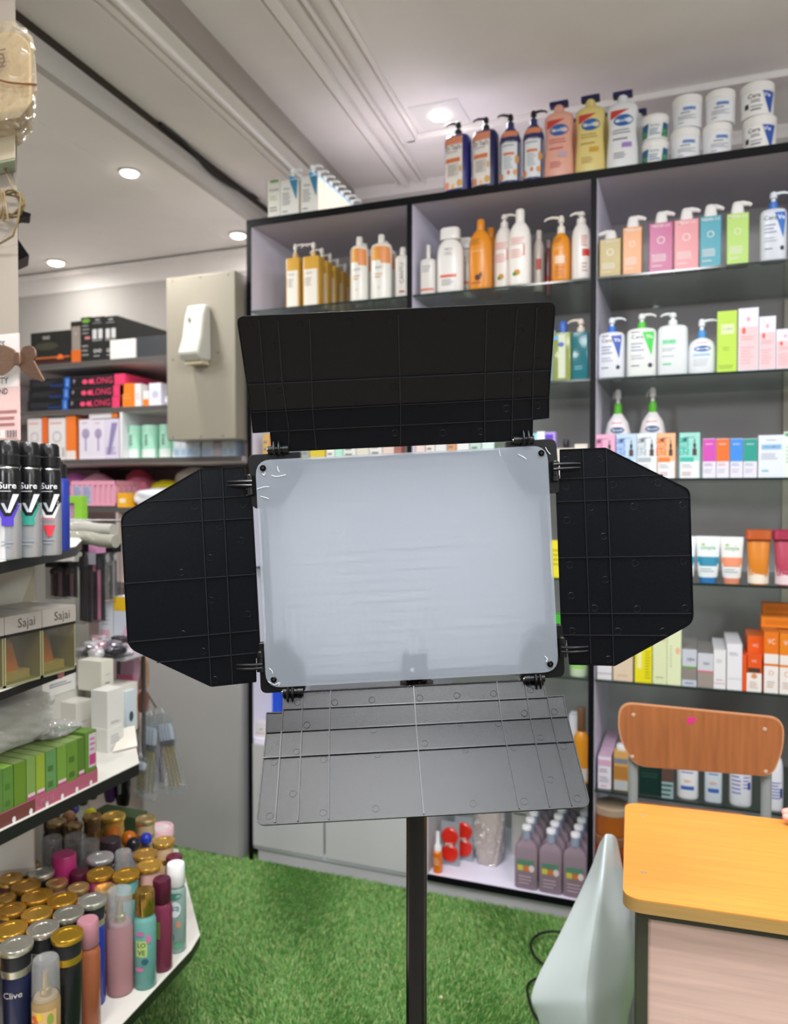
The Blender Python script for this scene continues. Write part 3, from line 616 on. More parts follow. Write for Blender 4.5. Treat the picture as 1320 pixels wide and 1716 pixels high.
# ---- third shelf
Z = ZS[2]+.0005
for (l, r, top, dy, cd) in ((1009, 1058, 651, .1, 'left'), (1067, 1117, 647, .09, 'right')):
    X, w, h = add(l, r, top, dy)
    bottle(X, Y0+dy, Z, w, .055, h, '#e6dfe0', 'drop', [('l', -.2, .2, .83, .87, 1, '#c84a60'), ('e', 0, .74, .24, .05, '#1f4a80'), ('t', 'Cetaphil', 0, .74, .045, '#cfe0ea', .42), ('r', -.28, .28, .63, .675, '#a8c23c'), ('l', -.3, .3, .5, .58, 2, '#c0b8c0')], '%s of two white bottles with green collars behind the cartons' % cd, cap=('pump', '#e8e8e4', '#5cb832', pi/2+.3, .0125), top=.27)
def serum(c2, lab): return [('l', -.3, .3, .88, .92, 1, '#8a8088'), ('r', -.46, .46, .0, .38, '#e8eaec'), ('r', -.46, .2, .36, .46, c2), ('t', lab, -.26, .7, .3, c2, .38, 1), ('r', .14, .34, .5, .64, '#4a342c'), ('r', .2, .28, .64, .68, '#26201e'), ('r', .18, .3, .68, .76, '#26201e'), ('r', .22, .26, .76, .86, '#1c1a1a'), ('l', -.38, .2, .22, .32, 2, '#b8bcc0'), ('l', -.38, .2, .05, .15, 2, '#c8a0a0')]
for (l, r, top, c, c2, cd, s) in ((994, 1030, 728, '#e8a8c8', '#d070a0', 'pink', '#b87a94'), (1032, 1066, 727, '#bcd4ee', '#6a94d8', 'pale blue', '#a4bcdc'), (1067, 1100, 726, '#dfe6ea', '#a8b4bc', 'white', '#c0c6ca'), (1101, 1131, 726, '#f0b888', '#f07a30', 'peach orange', '#a86a48'), (1138, 1172, 725, '#9adcd0', '#34b8a8', 'mint green', '#78b4a8')):
    X, w, h = add(l, r, top); carton(X, Y0, Z, w, .032, h, c, serum(c2, 'SERUM'), cd + ' serum carton with dropper bottle picture on the third shelf', name='serum_carton', side=s)
for (l, r, c, c2, cd) in ((1177, 1199, '#cf4cb4', '#b08ac0', 'magenta'), (1200, 1221, '#f07026', '#e8a8a0', 'orange'), (1223, 1244, '#3a8ce4', '#90b0e0', 'blue'), (1245, 1268, '#1f9c8c', '#90c0b8', 'teal green')):
    X, w, h = add(l, r, 735); carton(X, Y0, Z, w, .03, h, '#e2e0ee', [('r', -.49, .49, .42, .99, c), ('l', -.3, .3, .84, .88, 1, '#f0e8f0'), ('l', -.38, .38, .3, .38, 2, c2), ('l', -.38, .3, .12, .24, 2, '#c0bccc')], 'small white carton with %s upper half on the third shelf' % cd, name='treatment_carton', top=c)
X, w, h = add(1270, 1313, 729); carton(X, Y0, Z, w, .04, h, '#dfe6f0', [('l', -.2, .3, .86, .9, 1, '#8a94a0'), ('r', -.38, .4, .66, .78, '#9cc4e4'), ('t', 'CERAMIDE', 0, .72, .08, '#4a90cc', .75), ('l', -.38, .3, .42, .58, 3, '#a8b0bc'), ('r', -.36, -.1, .14, .18, '#7fc0d8')], 'wide pale blue and white carton right of the teal green one', name='cream_carton')
X, w, h = add(1313, 1352, 723); carton(X, Y0, Z, w, .04, h, '#e0ebe4', [('r', -.46, .0, .9, .97, '#5aa070'), ('l', -.4, .3, .3, .7, 5, '#a0c8ac')], 'white and green carton at the picture edge on the third shelf', name='cream_carton')
# middle bay third shelf, seen in the gap around the lamp
for (l, r, top, c, ops, lab) in ((893, 899, 726, '#8fd0e0', [], 'light blue bottle edge seen above the lamp corner'), (899, 912, 723, '#e8f0f0', [], 'white carton showing above the lamp corner'), (912, 930, 724, '#b49ae0', [('r', -.45, .3, .3, .95, '#5a2fc0')], 'violet carton showing above the lamp corner')):
    X, w, h = add(l, r, top); carton(X, Y0, Z, w-.0005, .04, h, c, ops, lab)
X, w, h = add(932, 955, 735, .1); bottle(X, Y0+.14, Z, w, .04, h, '#3a2a44', 'waist', [], 'dark plum bottle lying deep on the third shelf by the lamp corner', cap=('cap', '#2a1e32', .01), top=.2)
X, w, h = add(930, 962, 751); carton(X, Y0, Z, w, .05, h, '#cfc6bc', [], 'low beige carton above the right flap')
X, w, h = add(962, 984, 744); carton(X, Y0, Z, w-.001, .05, h, '#ddd6c8', [('r', -.4, .2, .5, .6, '#b09a88')], 'cream carton against the divider above the right flap')
gap = [(440, 452, '#c8a25c', 'tan'), (453, 470, '#c87838', 'rust orange'), (505, 518, '#9aa49c', 'grey green'), (519, 545, '#cdb83a', 'mustard yellow'), (547, 560, '#e4e6e2', 'white'), (561, 574, '#a8dcc8', 'mint'), (575, 596, '#d8dcd6', 'off-white'), (597, 618, '#d4cfc2', 'ivory'), (619, 640, '#dcdcd8', 'light grey'), (641, 660, '#d8c6bc', 'blush'), (661, 672, '#b06a5a', 'brick'), (697, 712, '#e6d2ca', 'pale pink'), (713, 728, '#e6e0d8', 'cream white'), (729, 748, '#dddfe0', 'cool white'), (749, 764, '#d49a6a', 'apricot'), (765, 786, '#dfe2e2', 'plain white'), (787, 806, '#b9d2c6', 'sage'), (807, 828, '#cfe4de', 'aqua'), (829, 852, '#5a6a58', 'dark green')]
for i, (l, r, c, cd) in enumerate(gap):
    top = 727 if i < 2 else 741-2*(i % 3)
    X, w, h = add(l, r, top, .02 if l > 480 else 0); carton(X, Y0+(.02 if l > 480 else 0), Z, w-.001, .04, h, c, [('r', -.4, .4, .35, .6, '#eeeeea')] if i % 2 else [('l', -.35, .35, .3, .9, 4, '#777777')], cd + ' carton in the gap between the upper flap and the lamp face', name='carton')
# ---- fourth shelf: tubes (right bay) and strips seen beside the lamp
def tube_item(l, r, top, c, ops, capc, label, Yo=0, capz='bottom', sealc=None, group=None, body_rough=.35):
    X, w, h = add(l, r, top, Yo); t = item('cream_tube', X, Y0+Yo, Z, label, 'tube', group)
    ch = h*.12; b = MB(); b.loft([(0, w*.33, w*.3), (ch, w*.35, w*.31)], mat(capc, .35), n=2.3, seg=28, cy=.02); b.build('cap', t)
    pr = [(0, .74, .031/ .04), (.03, .8, .8), (.3, .86, .66), (.7, .95, .34), (.93, 1, .1), (1, 1, .06)]
    hb = h-ch; b = MB(); b.loft([(ch+a*hb, fx*w/2, fy*.02) for (a, fx, fy) in pr], mat(c, body_rough), n=2.3, seg=32, cy=.02); b.build('body', t)
    lb = MB(); lb.art(ops, w, hb, lambda x, z: surf_of(pr, 2.3, w, .04, hb, .02)(x, z-ch), z0=ch)
    if ops: lb.build('label', t)
    return t
Z = ZS[3]+.0005
simp = lambda c: [('r', -.46, .46, .84, .99, '#e6eaea'), ('t', 'simple', 0, .72, .14, '#6cae78', .6), ('e', -.2, .8, .08, .03, '#9ac860'), ('r', -.43, .43, .28, .5, c), ('l', -.3, .3, .12, .24, 2, '#9ab0b8')]
tube_item(1130, 1166, 899, '#dfe6e8', simp('#1f88a8'), '#2a70a4', 'white tube with teal band half hidden by the right black flap')
tube_item(1165, 1207, 899, '#e2e9ea', simp('#2088a8'), '#2f76b0', 'white tube with teal band and blue cap on the fourth shelf')
tube_item(1206, 1246, 900, '#e6e6e4', simp('#e88e68'), '#d88a6c', 'white tube with peach band and peach cap on the fourth shelf')
for (l, r, c, sc, c2, lab) in ((1250, 1292, '#d98428', '#b8541c', '#eadfcf', 'orange scrub tube with darker flip end on the fourth shelf'), (1296, 1342, '#b84a60', '#a02a48', '#e4d0d4', 'raspberry red tube at the picture edge on the fourth shelf')):
    X, w, h = add(l, r, 888); t = item('scrub_tube', X, Y0, Z, lab, 'tube')
    b = MB(); pr = [(0, .68, .8), (.02, .74, .85), (.5, .86, .6), (.8, .94, .3)]; b.loft([(a*h, fx*w/2, fy*.022) for (a, fx, fy) in pr], mat(c, .3), n=2.3, seg=32, cy=.022); b.build('body', t)
    lb = MB(); lb.art([('r', -.42, .42, .02, .36, c2), ('e', 0, .32, .22, .08, '#5a9a58' if l < 1290 else '#f0e0e4'), ('l', -.3, .3, .42, .5, 1, '#f0e0c8')], w, h, lambda x, z: surf_of([(0, .74, .85), (1, .98, .1)], 2.3, w, .046, h, .022)(x, z)); lb.build('label', t)
    b = MB(); b.loft([(h*.8, w*.5, .012), (h*.83, w*.53, .016), (h*.98, w*.53, .014), (h, w*.5, .01)], mat(sc, .3), n=5, seg=28, cy=.022); b.build('flip_end', t)
X, w, h = add(920, 945, 906); carton(X, Y0, Z, w, .04, h, '#e2d61e', [('l', -.3, .3, .3, .8, 4, '#b0a010')], 'bright yellow carton in the gap beside the right flap', name='carton')
# ---- fifth shelf: cartons in deep rows
Z = ZS[4]+.0005
def row(l, r, top, n, d, c, ops, lab, lab2, grp, side=None, top_c=None, jit=.0):
    for k in range(n):
        X, w, h = add(l, r, top); rnd = random.Random(l+k)
        carton(X+jit*(rnd.random()-.5), Y0+k*(d+.0015), Z, w-.001, d, h, c, ops if k == 0 else [], lab if k == 0 else ORD[k] + ' ' + lab2, group=None if k == 0 else grp, side=side, top=top_c, name='carton')
row(1000, 1025, 1110, 1, .04, '#dcdade', [('r', -.5, .5, .3, .4, '#b8b4bc')], 'low whitish carton beside the lilac divider, fifth shelf', '', '')
row(1027, 1060, 1070, 1, .045, '#dcc8ae', [('l', -.3, .3, .1, .16, 1, '#b8a48c')], 'peach beige carton partly under the right flap tip', '', '')
row(1063, 1092, 1066, 1, .04, '#e6dc1c', [('r', -.35, -.1, .3, .98, '#ece8a8'), ('l', .1, .42, .08, .7, 10, '#b0a614')], 'bright yellow carton on the fifth shelf beside the pale green ones', '', '')
row(1093, 1117, 1061, 1, .04, '#dbe4b8', [('e', .2, .9, .2, .05, '#ecb0a0'), ('l', -.3, .3, .1, .16, 1, '#a8b48a')], 'pale green carton next to the bright yellow one', '', '')
row(1117, 1141, 1052, 1, .04, '#dfe8c0', [('l', -.3, -.15, .3, .7, 8, '#a8b48a'), ('e', .25, .6, .15, .06, '#ecb8a0')], 'pale green carton, taller, left of the grey carton rows', '', '')
row(1142, 1167, 1088, 6, .033, '#c6ccd6', [('t', '10+', .1, .72, .14, '#3a4450', .5), ('r', -.49, .49, .18, .5, '#8c8680'), ('r', -.49, .49, .49, .54, '#6aa04a'), ('l', -.3, .3, .04, .14, 1, '#8098b0')], 'front grey carton with green line, lower half brown grey', 'grey carton in the row behind the one with the green line', 'grey cartons behind the green lined one', top_c='#8f8c88')
row(1168, 1195, 1095, 6, .033, '#ccd0d8', [('t', '10+', .05, .7, .12, '#3a4450', .45), ('r', -.49, .49, .0, .46, '#9a928a'), ('r', -.49, .49, .45, .5, '#d8707c')], 'front grey carton with pink line, lower half taupe', 'grey carton in the row behind the one with the pink line', 'grey cartons behind the pink lined one', top_c='#8f8c88')
row(1195, 1216, 1089, 7, .027, '#e8e8ea', [('l', -.3, .2, .66, .76, 2, '#b0b0b8'), ('r', -.45, .45, .13, .145, '#d88888'), ('l', -.3, .3, .2, .26, 1, '#b8a8a8')], 'slim white carton at the front of its row, pink line near the foot', 'slim white carton in the row behind the pink lined front one', 'slim white cartons in a row')
row(1217, 1243, 1079, 7, .028, '#e9e9ee', [('l', -.35, .35, .74, .82, 2, '#a0a0ac'), ('r', -.45, .45, .24, .25, '#b0b4bc')], 'wider white carton in front of its row beside the orange ones', 'wider white carton in the row beside the orange cartons', 'wider white cartons in a row')
row(1243, 1252, 1098, 3, .03, '#e8581c', [], 'orange carton edge squeezed between white and orange rows', 'orange carton behind the squeezed one', 'orange cartons squeezed beside the white row')
org = [('r', -.49, .49, .0, .5, '#f0ece8'), ('e', 0, .42, .2, .07, '#d89a6a'), ('r', -.4, .4, .52, .64, '#4a3a30'), ('l', -.3, .3, .08, .28, 4, '#c8a898'), ('t', 'VC', 0, .82, .1, '#f6dccc', .4)]
org2 = [('r', -.49, .49, .0, .44, '#efece8'), ('r', -.49, .49, .48, .64, '#efe8e2'), ('t', 'VC', 0, .84, .12, '#f6dccc', .5), ('o', .0, .33, .18, '#e08a4a'), ('l', -.3, .3, .08, .2, 3, '#c8a898')]
row(1250, 1276, 1097, 1, .03, '#e8581c', org, 'short orange and white carton with dark band, in front of the orange rows', '', '')
X, w, h = add(1252, 1278, 1066, .033)
for k in range(4): carton(X, Y0+.033+k*.032, Z, w, .03, h, '#e8641e', [('t', 'VC', 0, .82, .08, '#f6dccc', .4)] if k == 0 else [], 'orange carton directly behind the short orange one with dark band' if k == 0 else ORD[k] + ' orange carton in the leftmost tall orange row', group=None if k == 0 else 'leftmost tall orange row', top='#c8641e')
row(1279, 1304, 1059, 5, .032, '#ea7a1c', org2, 'orange carton with two white bands, front of the middle orange row', 'orange carton in the middle orange row', 'middle orange row', top_c='#c0661c')
row(1305, 1332, 1062, 5, .032, '#ea861c', org2, 'orange carton with white bands cut by the picture edge', 'orange carton in the orange row at the picture edge', 'edge orange row', top_c='#c8741c')
for i, (px, dy, zz) in enumerate(((1295, .07, 0), (1297, .14, 0), (1325, .1, 0), (1296, .14, .031))):
    X = XP(px, Y0+dy, .98); h0 = at(1290, 1059, Y=Y0).z-Z
    carton(X+.02, Y0+dy+.0, Z+h0+.0015+zz, .1, .055 if zz == 0 else .045, .03, '#e8821e', [('l', -.4, .4, .3, .7, 2, '#c06a18')], ['orange carton lying flat on top of the orange rows, nearest', 'orange carton lying flat further back on the orange rows', 'flat orange carton at the picture edge on the orange rows', 'topmost flat orange carton on the orange rows'][i] if i != 2 else 'flat orange carton at the picture edge on the orange rows', name='carton') if i != 2 else None
# middle bay, fifth shelf: green jar and paler things
jar(XP(967, Y0, Z), Y0, Z, .028, .09, '#cfe0c0', [('r', -.4, .4, .4, .8, '#8fc86a')], 'small pale jar with green label beside the lower right flap corner', lid='#8cc46a')
X, w, h = add(921, 940, 1030); carton(X, Y0, Z, w, .04, h, '#3ca82c', [('l', -.3, .3, .4, .8, 3, '#7ad05a')], 'bright green carton in the gap left of the right flap')
for i, (l, r, c, cd) in enumerate(((505, 530, '#caa878', 'tan'), (531, 552, '#8a6a4a', 'brown'), (570, 590, '#c8b8a0', 'sand'), (592, 620, '#e0dcd4', 'white'), (622, 652, '#b8a890', 'dull beige'), (715, 760, '#8f9498', 'grey'))):
    X, w, h = add(l, r, 1120); carton(X, Y0+.05, Z, w-.001, .04, h, c, [], cd + ' carton in the gap just above the lower flap')
# left bay lower compartment
Z = .4415
X, w, h = add(423, 452, 1212); carton(X, Y0, Z, w, .05, h, '#e8e2e6', [('r', -.3, .3, .3, .34, '#d08a94'), ('e', 0, .6, .1, .05, '#9ab0a0')], 'small white carton in the lilac corner above the grey door')
b = MB(); t = item('roll', XP(446, Y0+.1, .55), Y0+.16, Z, 'bright blue round tin behind the small white carton, lower left', 'tin')
b.loft([(0, .035, .035), (.19, .035, .035)], mat('#1a4fd0', .35), seg=28); b.build('body', t); b = MB(); b.loft([(.19, .036, .036), (.2, .034, .034)], mat('#5a70c8', .3), seg=28); b.build('lid', t)
# ---- shelf behind the wooden chair (right bay)
Z = ZS[5]+.0005
X, w, h = add(1001, 1023, 1270)
for k in range(6): carton(X, Y0+.01+k*.045, Z, w, .042, h, '#e6e0ec', [('r', -.49, .49, .72, .9, '#dca8c8'), ('l', -.4, .4, .5, .64, 2, '#b08a9a'), ('l', -.4, .4, .2, .4, 3, '#a8a0b0'), ('l', -.3, .2, .06, .12, 1, '#d07a8a')] if k == 0 else [], 'front pink topped white carton left of the wooden chair back' if k == 0 else ORD[k] + ' pink topped carton in the row beside the lilac divider', group=None if k == 0 else 'pink topped cartons in a row', top='#d8b0cc')
X, w, h = add(1027, 1052, 1252); bottle(X, Y0+.01, Z, w, .045, h, '#c89a5a', 'block', [('r', -.45, .45, .02, .26, '#b8bcc0'), ('r', -.45, .45, .3, .62, '#b07a3a'), ('r', -.45, .45, .7, .82, '#7a8494')], 'amber bottle with silver cap left of the chair back', cap=('cap', '#d8dadc', .016, .2), top=.12, name='serum_bottle')
for k in range(3): bottle(XP(1040, Y0, Z)+.004, Y0+.06+k*.05, Z, .04, .04, .16, '#6a5a50', 'cyl', [], ORD[k+1] + ' bottle, dark, in the row behind the amber bottle', group='dark bottles behind the amber one', cap=('cap', '#909498', .014), top=.15)
X, w, h = add(1070, 1107, 1240); carton(X, Y0+.01, Z, w, .05, h, '#12302c', [('r', -.44, .46, .5, .72, '#d0d0d2'), ('l', -.4, .4, .3, .4, 2, '#2c5048')], 'dark green carton with white band under the chair back')
X, w, h = add(1108, 1128, 1240); carton(X, Y0+.0, Z, w, .04, h, '#5c4642', [('l', -.4, .4, .5, .9, 7, '#a08a86'), ('r', -.49, .49, .0, .28, '#90a8ac'), ('l', -.49, .49, .02, .26, 3, '#2c4844')], 'brown patterned carton with silver foot next to the dark green one')
nv = lambda: [('l', -.28, .28, .5, .62, 2, '#4a6ab0'), ('t', '50+', .0, .36, .08, '#e0863a', .5), ('r', -.3, .3, .2, .27, '#3a62b0'), ('l', -.2, .2, .7, .9, 3, '#7a8ac0')]
X, w, h = add(1133, 1170, 1240); bottle(X, Y0+.005, Z, w, .045, h, '#e4e4e8', 'oval', nv(), 'white sun lotion bottle with orange number under the middle of the chair back', cap=('oval', '#e4e4e8', w*.3), top=.14)
X, w, h = add(1180, 1210, 1240); bottle(X, Y0+.005, Z, w, .04, h, '#ccd6e0', 'rect', nv(), 'slim pale blue sun lotion bottle under the chair back', cap=('oval', '#3a62b0', w*.3), top=.14)
X, w, h = add(1222, 1260, 1235); bottle(X, Y0+.0, Z, w, .05, h, '#dcdce4', 'oval', [('l', -.4, .0, .2, .6, 6, '#6a70b8'), ('l', .1, .4, .3, .7, 7, '#7a80c0'), ('r', .3, .42, .3, .42, '#2a3aa0')], 'broad white bottle with dense blue text under the chair back', cap=('cap', '#d8b020', .012), top=.14)
X, w, h = add(1284, 1313, 1248); bottle(X, Y0-.0, Z, w, .045, h, '#e2e2ea', 'oval', [('l', -.42, .42, .22, .54, 6, '#4a52b0'), ('r', .28, .42, .25, .42, '#20308c')], 'white bottle with navy text and yellow cap at right of the chair leg', cap=('cap', '#d8b020', .011), top=.16)
X, w, h = add(1150, 1175, 1240, .1)
for k, px in enumerate((1150, 1195, 1240)): bottle(XP(px, Y0+.12, Z), Y0+.12, Z, .05, .04, .17, '#b8bcc8', 'oval', [], 'pale bottle in the second row behind the sun lotions, ' + ('left', 'middle', 'right')[k], cap=('cap', '#c8a83a', .011), top=.14)
# bottom compartment of the right bay
Z = .0705
def bigjar(px, z, r, h, c, lidc, lab, Yo=.0):
    return jar(XP(px, Y0+Yo, z), Y0+Yo, z, r, h, c, [('r', -.36, .36, .25, .65, '#8a2a18'), ('t', 'honey', 0, .45, .3, '#e8c8b0', .5)] if c == '#9c3c14' else [], lab, lid=lidc)
bigjar(1022, .0705, .062, .105, '#1f6a3c', '#2f7a48', 'large green tub at the cabinet foot under the orange jar')
bigjar(1022, .176, .06, .095, '#9c3c14', '#8a5a3a', 'large amber jar with red label above the green tub')
jar(XP(1022, Y0, .272), Y0+.005, .2715, .055, .085, '#a85a1c', [], 'second amber jar on top of the stack by the divider', lid='#b09880')
# ---- bottom compartment of the middle bay
for i, (px, dy) in enumerate(((709, 0), (731, 0))):
    X, w, h = px_box(px-8, px+8, 1397, Y0+dy, Z); 
    t = item('spray_bottle', X, Y0+dy, Z, ['small orange spray bottle half hidden behind the black pole', 'small orange spray bottle with white cap right of the pole'][i], 'bottle')
    b = MB(); b.loft([(0, .0145, .0145), (h*.5, .015, .015), (h*.56, .008, .008)], mat('#e8761a', .2), seg=20, cy=.015); b.art([('l', -.4, .4, .2, .4, 3, '#f4d0a0')], .03, h, lambda x, z: .015-sqrt(max(0, .0152**2-x*x))); b.build('body', t)
    b = MB(); b.loft([(h*.54, .012, .012), (h*.66, .012, .012), (h*.72, .007, .007), (h, .0065, .0065)], mat('#f0f0f0', .3), seg=18, cy=.015); b.build('spray_cap', t)
for i, (l, r, top, dy, tilt, lab) in enumerate(((739, 769, 1378, .07, 0, 'red double disc pack right of the orange sprays, nearest'), (762, 792, 1366, .12, 0, 'red double disc pack standing behind the nearest red one'), (711, 735, 1362, .16, 0, 'red double disc pack at the back beside the pole'))):
    X0, X1 = XP(l, Y0+dy, .2), XP(r, Y0+dy, .2); w = X1-X0; h = at(755, top, Y=Y0+dy).z-Z
    t = item('blister_pack', (X0+X1)/2, Y0+dy, Z, lab, 'package')
    b = MB(); b.box(-w/2, w/2, 0, .006, 0, h, mat('#9aa0a6', .4)); b.build('backing_card', t)
    b = MB()
    for zc in (.3, .68): b.loft([(0, w*.47, w*.47), (.006, w*.46, w*.46), (.009, w*.4, w*.4)], mat('#d82a1c', .25), seg=24)
    nn = len(b.v)//2; b.v = [(x, -z, zc*h+y) for (q, zc) in ((0, .3), (1, .68)) for (x, y, z) in b.v[q*nn:(q+1)*nn]]; b.build('red_disc', t)
    b = MB(); b.art([('t', 'ME', 0, .5, .14, '#f0dcd4', .5)], w, h, lambda x, z: -.0105); b.build('lettering', t)
# crinkled clear bag
def blob_bag(name, loc, w, d, h, m, label, cat, seed=1, col=None, inner=None, rz=0, n=26, amp=.18, nz=12, hf=0):
    t = item(name, loc[0], loc[1], loc[2], label, cat, None, rz); rnd = np.random.default_rng(seed); ph = rnd.uniform(0, 6.28, 12)
    def shell(sc, m, nm, am):
        b = MB(); rs = []
        for j in range(nz+1):
            q = j/nz; z = h*q*sc+.001; wq = sc*(1-.25*abs(2*q-1)**3)*(1 if q < .85 else 1-.6*(q-.85)/.15)
            r = []
            for i in range(n):
                a = 2*pi*i/n; k = 1+am*(.5*sin(5*a+ph[0]+7*q)+.4*sin(9*a+ph[1]-11*q)+.35*sin(3*a+ph[2]+15*q)+hf*sin(17*a+ph[3]+41*q)+hf*sin(29*q+ph[4]+6*sin(4*a)))*.6
                c, s_ = cos(a), sin(a); r.append((w/2*wq*k*math.copysign(abs(c)**.7, c), d/2+d/2*wq*k*math.copysign(abs(s_)**.7, s_), z))
            rs.append(r)
        b.rings(rs, m); return b.build(nm, t)
    if inner: shell(.9, mat(inner, .5), 'contents', amp*.4)
    shell(1, m, 'wrap', amp); return t
FILM = mat('#f4f6f8', .12, 'film', haze=.22, blend=.45, scale=60)
X = XP(815, Y0+.1, .15); blob_bag('plastic_bag', (X, Y0+.1, Z), .1, .08, .30, FILM, 'crinkled clear plastic bag with pinkish contents between red packs and lilac bottles', 'bag', 4, inner='#c0a090', n=60, nz=30, hf=.3)
carton(XP(868, Y0+.16, .15), Y0+.22, Z, .07, .05, .27, '#c9c4c0', [('l', -.4, .4, .5, .9, 6, '#6a6664')], 'pale carton with black print behind the lilac sanitizer bottles')
# lilac sanitizer bottles in three files
sanm = dict(kind='liquid', rough=.12, t=.45)
def sanitizer():
    t = item('sanitizer_bottle', 0, 0, 0, 'x', 'bottle')
    w, d, h = .072, .036, .155; pr = [(0, .9, .85), (.01, .97, .95), (.03, 1, 1), (.82, 1, 1), (.9, .8, .8), (.96, .45, .6), (1, .3, .5)]
    b = MB(); b.loft([(a*h, x*w/2, y*d/2) for a, x, y in pr], mat('#b8a3b0', .1, 'liquid', t=.45), n=5, seg=32, cy=d/2); b.build('body', t)
    b = MB(); b.art([('r', -.36, .36, .5, .6, '#5a8a70'), ('r', -.34, -.1, .38, .49, '#d8c84a'), ('e', .05, .43, .12, .06, '#d87a3a'), ('e', .26, .44, .12, .07, '#e8d8d8'), ('l', -.3, .3, .1, .3, 3, '#c8b0c0')], w, h, surf_of(pr, 5, w, d, h, d/2)); b.build('label', t)
    b = MB(); b.loft([(h-.001, .0125, .0125), (h+.006, .013, .013), (h+.028, .0125, .0125)], mat('#9aa4bc', .3), seg=20, cy=d/2); b.build('collar', t)
    b = MB(); b.loft([(h+.028, .0145, .0145), (h+.038, .0145, .0145), (h+.04, .013, .013)], mat('#e8e6ea', .3), seg=20, cy=d/2); b.build('cap', t)
    return t
sp = sanitizer(); first = True
for fi, px in enumerate((880, 921, 962)):
    for k in range(6):
        o = sp if first else copy_tree(sp); first = False
        o.location = (XP(px, Y0, Z)+(.002*k if fi else 0), Y0+.002+k*.058, Z)
        o['label'] = ('front lilac sanitizer bottle of the %s file at the cabinet foot' % ('left', 'middle', 'right')[fi]) if k == 0 else '%s lilac sanitizer bottle in the %s file, counted from the front' % (ORD[k], ('left', 'middle', 'right')[fi])
        if k: o['group'] = 'sanitizer bottles of the %s file' % ('left', 'middle', 'right')[fi]
        elif 'group' in o: del o['group']
# brown bottle in the slot right of the lower flap (second lowest shelf of the middle bay)
Z = .4165
cbox('glass_shelf', XB_+.01, XC_-.01, YC+.006, YB-.02, Z-.0065, Z-.0005, GLASS)
X, w, h = add(968, 984, 1225); bottle(X-.01, Y0+.02, Z, .05, .045, h+.06, '#d08a1e', 'cyls', [('r', -.45, .45, .0, .3, '#d0ccc4')], 'amber bottle with brown neck in the slot right of the lower flap', cap=('cap', '#6a4a30', .013), top=.3)
X, w, h = add(948, 964, 1207); carton(X, Y0+.06, Z, w, .05, h, '#d4d4dc', [], 'whitish carton behind the right edge of the lower flap')

# ------------------------------------------------------------------ lamp on a stand with four barn doors
NCAM = Vector((sin(TH)*cos(PT), -cos(TH)*cos(PT), sin(PT)))          # towards the viewer = the way the lamp faces
DL = .9
def Q(px, py, dz=0): return CAM + ray(px, py)*DL + NCAM*dz
PL = mat('#05070c', .30, 'speckle', spec=.34); RIB_LIT = mat('#1d1e24', .3, spec=.4); PLR = mat('#090a0c', .35)  # ribs get a lighter base colour in place of their highlights
base = Q(699, 1500); base = Vector((base.x-NCAM.x*.03, base.y-NCAM.y*.03, 0))
lamp = empty('studio_light', base); tag(lamp, 'flat square studio light with four open black flaps on a black pole', 'lamp')
def lb(b, name, parent=None, **k):
    b.v = [tuple(Vector(v)-base) for v in b.v]; return b.build(name, parent or lamp, **k)
def slab(pxpts, z0, z1, m, name, r=0, **k):
    P = round_poly(pxpts, r) if r else pxpts
    b = MB(); b.prism([Q(x, y, z0) for x, y in P], NCAM*(z1-z0), m); return lb(b, name, **k)
DO = [(429, 772), (915, 747), (934, 1124), (447, 1151)]
# diffuser: milky acrylic plate in front of a shallow white cavity with rows of diodes
md = bpy.data.materials.new('milky_acrylic'); md.use_nodes = True; nt = md.node_tree; nt.nodes.remove(nt.nodes['Principled BSDF'])
df = nt.nodes.new('ShaderNodeBsdfDiffuse'); df.inputs[0].default_value = lin('#d4dde8')
tl = nt.nodes.new('ShaderNodeBsdfTranslucent'); tl.inputs[0].default_value = lin('#e6eefa')
rf = nt.nodes.new('ShaderNodeBsdfRefraction'); rf.inputs['Roughness'].default_value = .3; rf.inputs['IOR'].default_value = 1.02; rf.inputs[0].default_value = (1, 1, 1, 1)
m1 = nt.nodes.new('ShaderNodeMixShader'); m1.inputs[0].default_value = .4; m2 = nt.nodes.new('ShaderNodeMixShader'); m2.inputs[0].default_value = .62
gl = nt.nodes.new('ShaderNodeBsdfGlossy'); gl.inputs['Roughness'].default_value = .22; m3 = nt.nodes.new('ShaderNodeMixShader'); m3.inputs[0].default_value = .05
nt.links.new(df.outputs[0], m1.inputs[1]); nt.links.new(tl.outputs[0], m1.inputs[2]); nt.links.new(m1.outputs[0], m2.inputs[1]); nt.links.new(rf.outputs[0], m2.inputs[2])
nt.links.new(m2.outputs[0], m3.inputs[1]); nt.links.new(gl.outputs[0], m3.inputs[2]); nt.links.new(m3.outputs[0], nt.nodes['Material Output'].inputs[0])
diff = slab(DO, .004, .006, md, 'diffuser_plate', r=26)
WB = mat('#f4f4f6', .5); GW = mat('#34373c', .5)
def ins(p, k): cx, cy = 681, 949; return (cx+(p[0]-cx)*k, cy+(p[1]-cy)*k)
slab([ins(p, .97) for p in DO], -.030, -.028, WB, 'led_board', r=20)
P = round_poly([ins(p, .985) for p in DO], 24); P2 = round_poly([ins(p, .965) for p in DO], 22)
b = MB(); n = len(P)
for (z0, z1) in ((-.045, .0035),):
    b.rings([[Q(x, y, z0) for x, y in P], [Q(x, y, z1) for x, y in P], [Q(x, y, z1) for x, y in P2], [Q(x, y, z0) for x, y in P2], [Q(x, y, z0) for x, y in P]], GW, cap=False)
lb(b, 'cavity_wall')
slab([ins(p, .985) for p in DO], -.05, -.045, PLR, 'back_cover', r=24, bevel=.001)
slab([(600, 870), (760, 862), (768, 1010), (608, 1020)], -.075, -.0505, PLR, 'power_unit', r=12)
